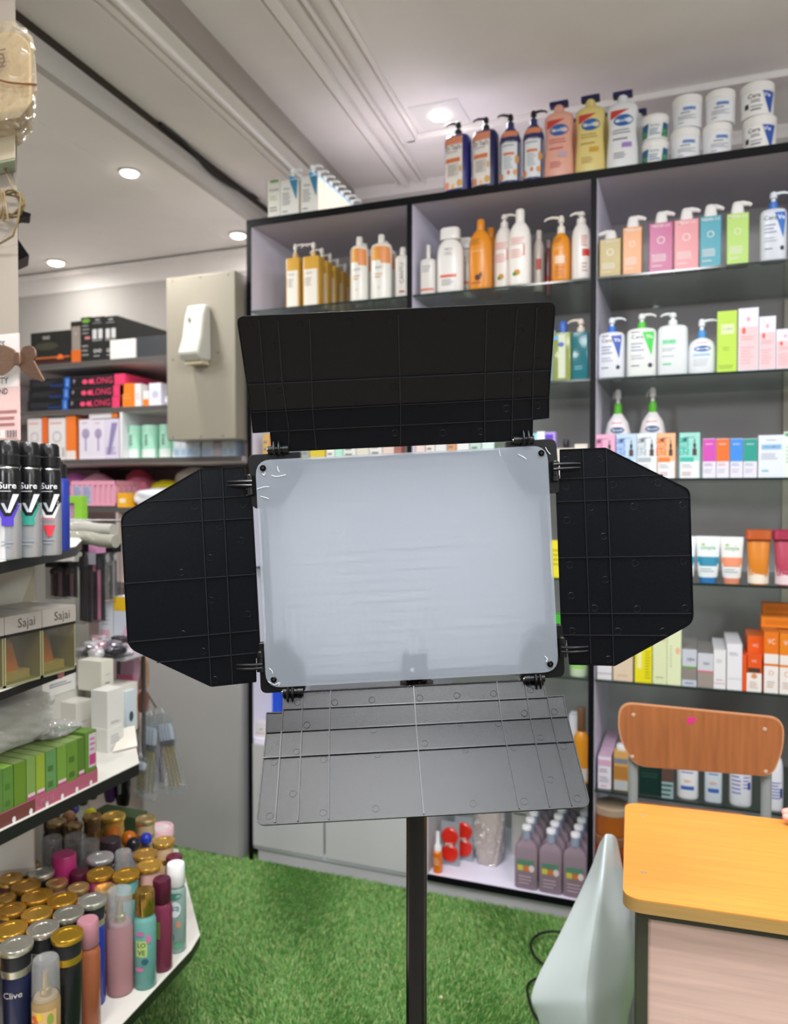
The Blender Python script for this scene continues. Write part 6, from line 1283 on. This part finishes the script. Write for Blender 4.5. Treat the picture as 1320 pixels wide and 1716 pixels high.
b = MB(); q5 = at(170, 1160, Z=.84)
b.box(-.13, 0, .0, .09, 0, .84-ZM-.0015, mat('#d6d2c8', .45)); o = b.build('carton', loc=(q5.x+.004, q5.y+.03, ZM+.0005)); tag(o, 'cream carton at the bottom of the pile, mostly hidden behind the others', 'box')
cbx(207, 213, 227, 1232, 1160, ZM, '#c9d4da', [('e', .0, .4, .25, .12, '#3a4a5a'), ('r', -.5, .5, 0, .12, '#5a9a4a')], 'pale blue carton with dark emblem at the end of the middle shelf')
b = MB(); q6 = at(230, 1252, Z=ZM+.001); q7 = at(188, 1262, Z=ZM+.001); q8 = at(226, 1236, Z=ZM+.001)
b.prism([q7+Vector((0, 0, .002)), q6+Vector((0, 0, .002)), q8+Vector((0, 0, .028)), (q7+q8)/2+Vector((-.02, .02, .03))], (0, 0, .0015), mat('#e2dcd0', .4)); tag(b.build('price_card'), 'blank white price card lying slanted at the corner of the middle shelf', 'card')
# ---- gift boxes on the narrow shelf
XG = g0.x-.004
def gift(l, r, label):
    y0, y1 = YP(l, XG, ZG), YP(r, XG, ZG); w = y1-y0-.002; h = at((l+r)/2, 1014, X=XG).z-ZG; h = .118; d = .12
    t = item('gift_box', XG, (y0+y1)/2, ZG+.0005, label, 'box', rz=pi/2)
    b = MB(); b.box(-w/2, w/2, 0, d, 0, .004, mat('#8c8a6a', .35)); b.box(-w/2, w/2, d-.003, d, 0, h*.72, mat('#cfc8a0', .35)); b.box(-w/2, -w/2+.002, 0, d, 0, h*.72, mat('#9c9870', .35)); b.box(w/2-.002, w/2, 0, d, 0, h*.72, mat('#9c9870', .35))
    b.build('tray', t)
    b = MB(); b.box(-w/2+.002, w/2-.002, .0, .0012, .004, h*.72, mat('#e4e2c4', .05, 'clear', haze=.03, blend=.3)); b.build('clear_window', t)
    b = MB(); b.box(-w/2-.001, w/2+.001, -.001, d, h*.75, h, mat('#a39c94', .3)); b.box(-w/2-.0006, w/2+.0006, -.0006, d, h*.71, h*.75, BE)
    b.art([('t', 'Sajai', .08, .5, .75, '#4a4642', .5, 0, False)], w, h*.25, lambda x, z: -.001, z0=h*.75); b.build('lid', t)
    b = MB(); b.loft([(.006, w*.3, .022), (.02, w*.3, .022), (h*.55, w*.14, .018), (h*.6, w*.1, .012)], mat('#e08434', .2), n=4, seg=28, cy=.05); b.loft([(h*.6, .012, .012), (h*.7, .012, .012)], mat('#b89a50', .25, 'metal'), seg=16, cy=.05); b.build('perfume_flask', t)
    b = MB(); b.box(-w*.42, w*.42, .02, .09, .004, .018, mat('#c8b890', .4)); b.build('insert', t)
gift(8, 70, 'gold and grey gift box with amber flask behind a window, left of two')
gift(71, 127, 'gold and grey gift box with amber flask behind a window, right of two')
gift(-62, 7, 'gift box with grey lid cut by the left picture edge')
b = MB(); p = at(30, 1012, X=XG-.03); hz = ZG+.119
xface(-70, 60, 945, XG-.13, ZG, .05, '#b9b29c', [('q', .05, .95, (-.5, .0), (-.1, .5), '#cfccbe'), ('q', .05, .6, (-.2, .5), (.3, .5), '#dcdcd8')], 'beige box with pale diagonal print standing behind the gift boxes', h=.19)
# under the gift shelf: carton with script and grey box
cbx(70, 71, 127, 1172, 1130, .84, '#dedcd6', [('l', -.3, .4, .3, .5, 2, '#6a6e88'), ('r', -.5, .5, .78, .8, '#b0b0b0')], 'white carton with dark script print directly under the gift boxes')
b = MB(); q9 = at(70, 1172, Z=.84); b.box(-.12, .1, .0, .12, 0, .84-ZM-.001, mat('#c8c4bc', .5)); o = b.build('carton', loc=(q9.x-.1, q9.y+.01, ZM+.0005)); tag(o, 'plain box supporting the white carton with dark script', 'box')
b = MB(); q10 = at(100, 1119, Z=ZG); b.loft([(0, .008, .008), (.003, .006, .006)], mat('#e08a98', .4), seg=16); o = b.build('price_sticker', loc=(g0.x*.25+g1.x*.75+.003, g0.y*.25+g1.y*.75, ZG-.008)); o.rotation_euler = (0, pi/2, 0); tag(o, 'small round pink sticker on the black edge under the gift boxes', 'sticker')
# ---- deodorant cans on the upper shelf
def can(px, top, cB, accent, label, heart=False):
    h = .186; r = .0195; Xc = -1.0; Y = YP(px, Xc, ZS1+.09)
    t = item('deodorant_can', Xc, Y, ZS1+.0005, label, 'spray can', rz=.8)
    b = MB(); b.loft([(0, r*.94, r*.94), (.003, r, r), (h*.72, r, r)], mat('#b9bcc0', .28, 'metal', metallic=.55), seg=40); b.build('body', t)
    b = MB(); sf = lambda x, z: -sqrt(max(0, r*r-x*x)); K = '#0c0c0e'
    b.loft([(h*.47, r*1.006, r*1.006), (h*.72, r*1.006, r*1.006), (h*.76, r*.9, r*.9)], mat(K, .25), seg=40)
    b.art([('q', .33, .48, (-.2, .2), (-.48, .48), accent), ('q', .36, .50, (-.12, .12), (-.47, .47), K), ('q', .39, .545, (-.03, .10), (.2, .42), '#d4d8dc'), ('q', .39, .47, (-.06, .04), (-.24, -.12), '#a4aab0'),
           ('t', 'Sure', 0, .615, .075, '#d8dade', .8), ('l', -.3, .3, .56, .58, 1, '#a8acb0'), ('l', -.25, .25, .1, .16, 2, '#8a9098')] + ([('q', .17, .27, (-.06, .06), (-.24, .24), '#cc3040'), ('l', -.3, .3, .31, .345, 2, '#c87078')] if heart else [('r', -.22, .22, .28, .335, accent)]), 2*r, h, sf)
    o = b.build('label', t)
    b = MB(); b.loft([(h*.755, r*.88, r*.88), (h*.765, r*.92, r*.92), (h*.775, r*.88, r*.88)], mat('#c8ccd0', .2, 'metal'), seg=36); b.build('ring', t)
    b = MB(); b.loft([(h*.775, r*.86, r*.86), (h*.79, r*.98, r*.98), (h*.87, r*.98, r*.98), (h*.88, r*.88, r*.88), (h*.97, r*.85, r*.85), (h*.995, r*.7, r*.7), (h, r*.45, r*.45)], mat('#0b0b0d', .3), seg=36); b.build('cap', t)
    b = MB(); b.loft([(0, .0055, .0055), (.0008, .0055, .0055)], mat('#000000', .6), seg=16); o = b.build('nozzle', t); o.location = (0, -r*.86, h*.93); o.rotation_euler = (pi/2, 0, 0)
can(13, 740, None, '#4a34a8', 'black and silver deodorant can with violet accent, left of three')
can(48, 742, None, '#2c8a78', 'black and silver deodorant can with green accent, middle of three')
can(82, 745, None, '#d8d4d4', 'black and silver deodorant can with red shield, right of three', True)
for px, c, cd in ((30, '#5a50a0', 'violet'), (98, '#22348a', 'dark blue')):
    r = .019; t = item('deodorant_can', -1.06, YP(px, -1.06, 1.25), ZS1+.0005, cd + ' can standing in the second row behind the deodorants', 'spray can')
    b = MB(); b.loft([(0, r*.94, r*.94), (.003, r, r), (.12, r, r), (.13, r*.8, r*.8)], mat(c, .3), seg=32); b.build('body', t)
    b = MB(); b.loft([(.128, r*.8, r*.8), (.155, r*.75, r*.75), (.16, r*.5, r*.5)], mat('#0b0b0d', .3), seg=28); b.build('cap', t)
# ---- hanging tubes of brushes and rolls, green frame
XH = -1.40
tubeclear = mat('#e6e6e6', .06, 'clear', haze=.025)
rnd = random.Random(11)
hooks = empty('hanging_rack', (-1.655, 1.62, 1.235)); tag(hooks, 'thin metal rack from which the clear brush tubes hang', 'rack')
b = MB(); b.tube([(0, 0, 0), (.42, 0, 0)], .003, mat('#8a8a8a', .3, 'metal')); b.tube([(0, 0, 0), (0, 0, -1.2)], .006, mat('#5a5a5a', .4)); b.tube([(0, .04, 0), (0, .04, -1.2)], .006, mat('#5a5a5a', .4)); b.tube([(0, 0, -.2), (0, .04, -.2)], .003, mat('#5a5a5a', .4)); b.build('rail', hooks)
for i, (l, r, top, bot, Yh, cols_) in enumerate(((76, 97, 942, 1003, 1.50, ('#7a4a54', '#1a1618')), (98, 116, 942, 1003, 1.52, ('#8a5660', '#141214')), (125, 140, 905, 1045, 1.58, ('#141216', '#2a2226')), (141, 163, 908, 1042, 1.60, ('#c87898', '#1c181c')), (164, 176, 912, 1010, 1.63, ('#8c8c8c', '#a8a8a8')), (177, 190, 912, 1008, 1.66, ('#6c6c6c', '#b8b8b8')))):
    x0, x1 = XP(l, Yh, 1.1), XP(r, Yh, 1.1); w = x1-x0; zt2, zb2 = at(l, top, Y=Yh).z, at(l, bot, Y=Yh).z
    t = item('brush_tube', (x0+x1)/2, Yh, zb2, ['clear sleeve of dusky brushes hanging below the deodorant shelf, leftmost', 'clear sleeve of dusky brushes hanging second below the deodorant shelf', 'black sleeve of brushes hanging right of the deodorant shelf', 'sleeve with pink header and pink tassels among black brushes', 'clear empty looking sleeve right of the pink headed one', 'clear grey sleeve nearest the left flap'][i], 'brush set')
    H = zt2-zb2
    b = MB(); b.box(-w/2, w/2, 0, .03, 0, H, tubeclear); b.build('sleeve', t)
    b = MB()
    for k in range(3):
        x = (-.3+.3*k)*w; hh = H*(.62+.1*rnd.random()); b.tube([(x, .015, .006), (x, .015, hh)], w*.11, mat(cols_[k % 2], .4), seg=10); b.loft([(hh, w*.1, .006), (hh+H*.08, w*.16, .008), (hh+H*.16, w*.05, .003)], mat(cols_[1-k % 2], .7), seg=12, cx=x, cy=.015)
    if i < 4: b.box(-w*.48, w*.48, .026, .029, .002, H*.86, mat('#141216', .6))
    b.build('brush', t)
    b = MB(); b.box(-w/2, w/2, -.001, .031, H*.86, H, mat('#d89ac0' if i == 3 else '#1c1a1c', .5)); 
    if i == 3: b.box(-w*.4, w*.4, -.0015, -.001, H*.72, H*.86, mat('#c8c8d4', .4))
    b.build('header', t)
for i, (l, r, y, Yh, c) in enumerate(((101, 190, 884, 1.52, '#b8b6ae'), (108, 194, 902, 1.46, '#a8a698'))):
    x0, x1 = XP(l, Yh, 1.25), XP(r, Yh, 1.25); z = at(l, y, Y=Yh).z
    b = MB(); b.tube(bez([(x0, Yh, z), (x0*.6+x1*.4, Yh, z+.003), (x0*.3+x1*.7, Yh, z-.003), (x1, Yh, z-.004)], 5), .0155, mat(c, .15, 'film', haze=.7, blend=.4, scale=40, hz=c), seg=16)
    tag(b.build('wrapped_roll'), ['clear wrapped grey roll lying on top of the hanging sleeves, upper one', 'clear wrapped grey roll on the hanging sleeves, lower one'][i], 'roll')
Yg = 1.72; g = item('picture_frame', XP(103, Yg, 1.3), Yg, at(120, 880, Y=Yg).z, 'lime green picture frame with pink card behind the deodorants', 'frame')
w = XP(147, Yg, 1.3)-XP(60, Yg, 1.3); h = at(120, 831, Y=Yg).z-at(120, 880, Y=Yg).z; GM2 = mat('#8cc83c', .4)
b = MB()
for (x0, x1, z0, z1) in ((-w/2, w/2, 0, h*.16), (-w/2, w/2, h*.76, h), (-w/2, -w/2+.024, h*.16, h*.76), (w/2-.028, w/2, h*.16, h*.76)): b.box(x0, x1, 0, .02, z0, z1, GM2)
b.build('frame', g); b = MB(); b.box(-w/2+.018, w/2-.02, .008, .012, h*.1, h*.8, mat('#b88aa8', .5)); b.art([('e', -.0, .5, .05, .16, '#5a3a50')], w*.8, h*.8, lambda x, z: .008, z0=h*.1); b.build('card', g)
g.location.x = (XP(147, Yg, 1.3)+XP(60, Yg, 1.3))/2-.02
b = MB(); b.box(-.03, w*.75, 0, .12, -.012, 0, WH); b.box(-.03, -.02, .11, .12, -(g.location.z-.012), -.012, WH) ; o = b.build('stand_shelf', loc=(g.location.x-w*.3, Yg-.02, g.location.z-.0006)); tag(o, 'small pale stand under the lime green frame', 'stand')
# shiny clear sachets on a wire shelf
Ys = 1.50; rs_ = empty('wire_tray', (XP(160, Ys, 1.05), Ys, at(160, 1102, Y=Ys).z)); tag(rs_, 'shallow clear tray holding glittering sachets above the white cartons', 'tray')
wS = XP(208, Ys, 1.0)-XP(124, Ys, 1.0); xc = rs_.location.x; rs_.location.x = (XP(208, Ys, 1.0)+XP(124, Ys, 1.0))/2
b = MB(); b.box(-wS/2, wS/2, 0, .16, -.003, 0, mat('#9a9a9c', .2)); b.box(-wS/2, wS/2, 0, .002, 0, .012, tubeclear); b.build('tray_body', rs_)
b = MB(); b.box(-wS/2, -wS/2+.004, .15, .16, -.4, -.003, mat('#5a5a5a', .4)); b.build('post', rs_)
for i in range(24):
    u, v = rnd.random(), (i % 4)/4; sz = .026+.012*rnd.random()
    t = blob_bag('sachet', (rs_.location.x+(-.42+.84*((i*.37) % 1))*wS, Ys+.012+.10*v, rs_.location.z+.0008+.007*(i//6)), sz*1.4, sz, .012+.01*rnd.random(), mat(('#d8d4d8', '#8a8690', '#c8a8b0', '#3a383e', '#e8e4e8')[i % 5], .12, 'metal', metallic=.35), ['pale silver', 'grey violet', 'rose', 'charcoal', 'whitish'][i % 5] + ' glittering sachet in the heap on the clear tray', 'sachet', 40+i, rz=rnd.random()*3, n=18, amp=.2)
    t['group'] = 'sachets heaped on the clear tray'
for i, (l, r, top, bot, c, ops, lab) in enumerate(((165, 188, 1008, 1040, '#dfe2e8', [('r', -.4, .3, .1, .3, '#e8b8c8'), ('l', -.3, .3, .4, .8, 4, '#b8bcc8')], 'white printed sachet box behind the glittering heap'), (190, 212, 1000, 1040, '#e0e6f0', [('q', .7, 1, (-.5, .5), (-.5, .5), '#f0c428')], 'white box with yellow top left of the left flap'))):
    Yb = Ys+.17; x0, x1 = XP(l, Yb, 1.05), XP(r, Yb, 1.05); z0 = rs_.location.z; h = at(l, top, Y=Yb).z-z0
    carton((x0+x1)/2, Yb, z0+.0005, x1-x0-.001, .04, h, c, ops, lab)
b = MB(); b.box(-.07, .07, 0, .06, -.003, 0, mat('#9a9a9c', .3)); o = b.build('ledge', loc=(rs_.location.x+.02, Ys+.162, rs_.location.z)); tag(o, 'narrow grey ledge behind the glittering heap', 'shelf')
b = MB(); b.box(-.066, -.06, .05, .06, -.33, -.003, mat('#5a5a5a', .4)); b.build('post', o)
# pink bag and copper pouch hanging at the end
for i, (l, r, top, bot, Yh, c, lab, nm) in enumerate(((197, 224, 1048, 1172, 1.62, '#d8a8c4', 'slim pink bag hanging at the end of the display, brighter band across', 'hanging_bag'), (226, 240, 1100, 1158, 1.74, '#e0b090', 'peach coloured pouch hanging beside the grey pillar', 'hanging_bag'), (227, 239, 1158, 1196, 1.75, '#b0664c', 'coppery mesh pouch hanging below the peach one', 'hanging_bag'), (192, 204, 1098, 1165, 1.66, '#7a3a48', 'dark wine pouch hanging behind the pink bag', 'hanging_bag'))):
    x0, x1 = XP(l, Yh, 1.0), XP(r, Yh, 1.0); zb2, zt2 = at(r, bot, Y=Yh).z, at(l, top, Y=Yh).z
    t = blob_bag(nm, ((x0+x1)/2, Yh, zb2), x1-x0, .03, zt2-zb2, mat(c, .35), lab, 'pouch', 60+i, n=20, amp=.12)
    if i == 0: b = MB(); b.box(-(x1-x0)*.46, (x1-x0)*.46, -.003, .0, .045, .062, mat('#ee7aa4', .4)); b.build('band', t)
    b = MB(); b.tube([(0, .015, zt2-zb2-.004), (0, .015, 1.237-zb2)], .0008, mat('#888888', .4)); b.build('string', t)
# brush packs hanging over the grey pillar
def brush_pack(px, top, bot, lean, Yh, label, cols_, W_=17):
    p0 = at(px, top, Y=Yh); p1 = at(px+lean, bot, Y=Yh); L = (p0-p1).length; w = W_*(p0-CAM).length/F_PX
    t = item('brush_pack', p0.x, Yh, p0.z, label, 'brush set'); ang = atan2(p1.x-p0.x, p0.z-p1.z); t.rotation_euler = (0, -ang, 0)
    b = MB(); b.rings([[(x, y, z) for x, y in ((-w*k, 0), (w*k, 0), (w*k, .016), (-w*k, .016))] for z, k in ((-L, .9), (-L*.9, 1.0), (-L*.3, 1), (-L*.04, .85), (0, .3))], mat('#eef2f4', .08, 'film', haze=.05, f0=.12, scale=120)); b.build('sleeve', t)
    b = MB(); rn = random.Random(px)
    for k in range(4):
        x = (-.6+.4*k)*w; b.tube([(x, .008, -L*.92), (x*.9, .008, -L*.55), (x*.9, .008, -L*.42)], [.0022, .0032, .0042], mat(cols_[k % 2], .25, 'metal', metallic=.5), seg=8)
        b.loft([(-L*.42, .005, .005), (-L*.34, .0075, .0065)], mat('#3a3c48', .6), seg=10, cx=x*.9, cy=.008); b.loft([(-L*.34, .0075, .0065), (-L*.2, .009, .007), (-L*.14, .004, .003)], mat('#b8c0cc', .7), seg=10, cx=x*.9, cy=.008)
    b.build('brush', t)
    b = MB(); b.tube([(0, .008, -.005), (0, .008, .04)], .001, mat('#aaaaaa', .3)); b.tube(bez([(-.006, .008, .0), (0, .008, .012), (.006, .008, 0)], 5), .0012, mat('#dddddd', .3)); b.build('hook', t)
brush_pack(248, 1200, 1340, -6, 1.72, 'clear pack of gold handled brushes hanging nearest the viewer, left', ('#c8a860', '#a8b070'))
brush_pack(268, 1196, 1330, 26, 1.76, 'clear pack of gold handled brushes swinging out to the right', ('#c8a860', '#b0a868'))
brush_pack(256, 1200, 1322, 8, 1.80, 'clear brush pack with lilac handles hanging between the other two', ('#8a7aa8', '#b86aa8'), 14)
brush_pack(232, 1270, 1330, 0, 1.70, 'narrow brush pack close to the black shelf end', ('#a89a58', '#8a7a50'), 10)
b = MB(); b.tube([(-1.66, 1.80, 1.02), tuple(at(262, 1186, Y=1.78))], .003, mat('#9a9a9a', .3, 'metal')); b.tube([(-1.66, 1.80, .003), (-1.66, 1.80, 1.02)], .005, mat('#9a9a9a', .3, 'metal')); tag(b.build('hanging_hook'), 'thin metal hook rod carrying the gold brush packs', 'hook')
# dark shaded things between middle and bottom shelf at the back
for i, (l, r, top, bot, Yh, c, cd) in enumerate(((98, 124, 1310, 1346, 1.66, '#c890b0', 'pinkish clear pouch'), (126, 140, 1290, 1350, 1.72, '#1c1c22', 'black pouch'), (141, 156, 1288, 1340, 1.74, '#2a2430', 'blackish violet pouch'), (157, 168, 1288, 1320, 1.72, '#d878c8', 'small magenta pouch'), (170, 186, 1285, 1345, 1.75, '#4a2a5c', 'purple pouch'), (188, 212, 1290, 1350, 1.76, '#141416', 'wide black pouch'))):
    x0, x1 = XP(l, Yh, .6), XP(r, Yh, .6); zb2 = ZB+.002; zt2 = at(l, top, Y=Yh).z if i < 0 else at(l, top, Y=Yh).z
    zb2 = at(l, bot, Y=Yh).z
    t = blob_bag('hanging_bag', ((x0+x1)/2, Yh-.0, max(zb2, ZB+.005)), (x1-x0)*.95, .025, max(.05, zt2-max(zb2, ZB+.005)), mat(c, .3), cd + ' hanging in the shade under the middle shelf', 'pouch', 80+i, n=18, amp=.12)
    b = MB(); b.tube([(0, .012, zt2-max(zb2, ZB+.005)-.004), (0, .012, ZM-.0262-max(zb2, ZB+.005))], .0008, mat('#888888', .4)); b.build('string', t)
X = XP(196, 1.78, ZB)
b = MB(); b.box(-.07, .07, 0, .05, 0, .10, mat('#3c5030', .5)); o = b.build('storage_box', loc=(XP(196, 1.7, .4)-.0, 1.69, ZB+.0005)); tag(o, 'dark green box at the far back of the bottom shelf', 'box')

# ------------------------------------------------------------------ column at the left edge with things mounted on it
Yc0 = 1.16; xr1 = XP(28, Yc0, 2.0)
b = MB(); b.prism([(x, y, 1.385) for x, y in ((xr1-.5, Yc0), (xr1, Yc0), (xr1-.16, Yc0+.12), (xr1-.5, Yc0+.12))], (0, 0, 1.2), mat('#a59b8f', .6, 'wall')); struct(b.build('wall_column'))
def colpt(px, py, dy=0): return at(px, py, Y=Yc0-dy)
# wrapped parcel
p0 = colpt(-60, 218, .075); p1 = colpt(66, 60, .075); w = p1.x-p0.x; h = colpt(0, 68, .05).z-colpt(0, 216, .05).z
t = item('wrapped_box', (p0.x+p1.x)/2, Yc0-.09, colpt(30, 216, .05).z, 'yellowed box wrapped in crinkled plastic and tied with string, top left corner', 'parcel')
b = MB(); P = round_poly([(-w/2, .012), (w/2-.012, .012), (w/2-.004, .03), (w/2-.004, h-.035), (w/2-.035, h-.008), (-w/2, h+.014)], .014); b.rings([[(x-(yy if x > 0 else 0), yy, z) for x, z in P] for yy in (.008, .07)], mat('#b39a6c', .6)); b.build('box_body', t, bevel=.006)
b = MB(); rn = np.random.default_rng(5); rs = []
P3 = round_poly([(-w/2-.01, -.002), (w/2-.03, -.006), (w/2+.006, .02), (w/2+.006, h-.04), (w/2-.03, h+.004), (-w/2-.01, h+.03)], .03, 6)
for (yy, k) in ((.0, .95), (.004, 1.0), (.03, .99), (.085, .98)):
    rs.append([(x*k-(1.06*yy if x > 0 else 0)+.0025*sin(340*z+yy*90), yy+.003*sin(x*160+z*145)*(k == 1.0), z*k+.002*sin(x*180)) for x, z in P3])
b.rings(rs, mat('#f0eadc', .1, 'film', haze=.18, blend=.5, scale=28, hz='#e8dcc0')); b.build('plastic_wrap', t)
b = MB(); b.tube(bez([(-w/2, -.006, h*.68), (-w*.1, -.008, h*.52), (w*.2, -.007, h*.36), (w/2+.008, .0, h*.28)], 6), .0018, mat('#6a4028', .7), seg=6); b.build('string', t)
b = MB(); b.art([('o', .1, .62, .07, '#5a4a40'), ('l', -.0, .22, .52, .75, 5, '#6a5a50'), ('o', .02, .48, .05, '#5a4a40')], w, h, lambda x, z: -.0045); b.build('print', t)
# white bracket box below and coiled cable
p2 = colpt(26, 265, .04); p3 = colpt(-40, 205, .04); b = MB(); q = [(p3.x-p2.x, 0), (0, 0), (-.042, .04), (p3.x-p2.x, .04)]; b.prism([(x, y, 0) for x, y in q], (0, 0, p3.z-p2.z-.01), mat('#b3a892', .5)); b.prism([(x, y, -.004) for x, y in q], (0, 0, .0039), mat('#94a088', .5)); o = b.build('junction_box', loc=(p2.x, Yc0-.0405, p2.z), bevel=.002); tag(o, 'cream plastic junction box under the wrapped parcel on the column', 'box')
cb = []
for k in range(60):
    a = k*2*pi/20; rad = 22+5*sin(k*.7); cb.append(colpt(12+rad*cos(a)*1.05+k*.05, 343+rad*.95*sin(a), .012+.0006*k/3))
pts = [colpt(8, 262, .02), colpt(9, 285, .02), colpt(14, 300, .02)] + cb + [colpt(30, 370, .03), colpt(22, 395, .03), colpt(0, 408, .02), colpt(-30, 404, .02)]
b = MB(); b.tube(pts, .0021, mat('#6e5c38', .45), seg=6); 
for k in range(3): b.tube(bez([colpt(-6+6*k, 318, .03), colpt(4+3*k, 345, .034), colpt(-4+9*k, 372, .03)], 5), .0021, mat('#6e5c38', .45), seg=6)
tag(b.build('coiled_cable'), 'coil of brownish cable hanging on the column below the junction box', 'cable')
# black wall speaker/camera parts seen right of the column, mounted behind it
sp_ = item('ceiling_speaker', xr1-.02, Yc0+.08, colpt(30, 438).z, 'black wedge shaped device sticking out behind the column', 'device')
q = [at(27, 396, Y=Yc0+.09), at(49, 428, Y=Yc0+.09), at(27, 438, Y=Yc0+.09), at(5, 430, Y=Yc0+.09)]
b = MB(); b.prism([v-Vector(sp_.location) for v in q], (-.06, .055, 0), BLK); b.build('housing', sp_)
b = MB(); b.prism([v-Vector(sp_.location) for v in (at(24, 352, Y=Yc0+.09), at(38, 353, Y=Yc0+.09), at(52, 358, Y=Yc0+.09), at(50, 364, Y=Yc0+.09), at(36, 363, Y=Yc0+.09), at(26, 368, Y=Yc0+.09))], (-.03, .028, 0), BLK); b.tube([at(26, 360, Y=Yc0+.1)-Vector(sp_.location), at(26, 400, Y=Yc0+.1)-Vector(sp_.location)], .005, BLK); b.build('bracket', sp_)
# poster with bow
pl_, pr_ = XP(-80, Yc0-.003, 1.4), XP(34, Yc0-.003, 1.4); zb2, zt2 = colpt(10, 738, .003).z, colpt(10, 560, .003).z
t = item('wall_poster', (pl_+pr_)/2, Yc0-.004, zb2, 'pale pink poster with black capital lettering and barcode on the column', 'poster'); w = pr_-pl_; h = zt2-zb2
b = MB(); b.box(-w/2, w/2, 0, .002, 0, h, mat('#d8b8b4', .5)); b.art([('r', -.5, .5, .5, 1, '#dcd6d2'), ('t', 'BEAUTY', .17, .56, .085, '#3a4046', .62), ('t', 'BRAND', .2, .46, .075, '#3a4046', .55), ('t', "TODAY'S", .1, .9, .09, '#3a4046', .62), ('l', .12, .48, .12, .30, 3, '#a06a6a'), ('r', -.5, .49, .02, .1, '#e4d0cc'), ('t', 'DIAN', .17, .06, .045, '#3a3a40', .3)] + [('r', .31+.022*i, .318+.022*i+.006*(i % 2), .025, .095, '#5a4448') for i in range(8)], w, h, lambda x, z: 0)
b.build('sheet', t)
t['label'] = 'pale pink poster with dark capital lettering and barcode on the column'
GLT = mat('#644a3a', .4, 'glitter')
t = item('bow', colpt(30, 605, .02).x, Yc0-.02, colpt(30, 605, .02).z, 'glittering brown ribbon bow on the poster', 'bow')
O = Vector(t.location); L = lambda px, py, dy=.02: colpt(px, py, dy)-O
def leaf(b, pts, m, th=.004): b.prism([L(*p) for p in pts], (0, -th, 0), m)
b = MB(); leaf(b, round_poly([(33, 600), (40, 581), (52, 578), (62, 586), (63, 600), (54, 607), (38, 611)], 5), GLT); b.build('loop', t, bevel=.0015)
b = MB(); leaf(b, round_poly([(33, 612), (58, 603), (68, 622), (77, 638), (72, 640), (52, 632), (36, 620)], 3), GLT); b.build('tail', t, bevel=.001)
b = MB(); leaf(b, round_poly([(29, 588), (14, 580), (-6, 576), (-20, 600), (2, 632), (20, 620), (30, 606)], 6), mat('#735846', .4, 'glitter')); b.build('loop', t, bevel=.0015)
b = MB(); leaf(b, round_poly([(28, 590), (38, 592), (39, 612), (28, 614)], 4), GLT, .008); b.build('knot', t, bevel=.002)
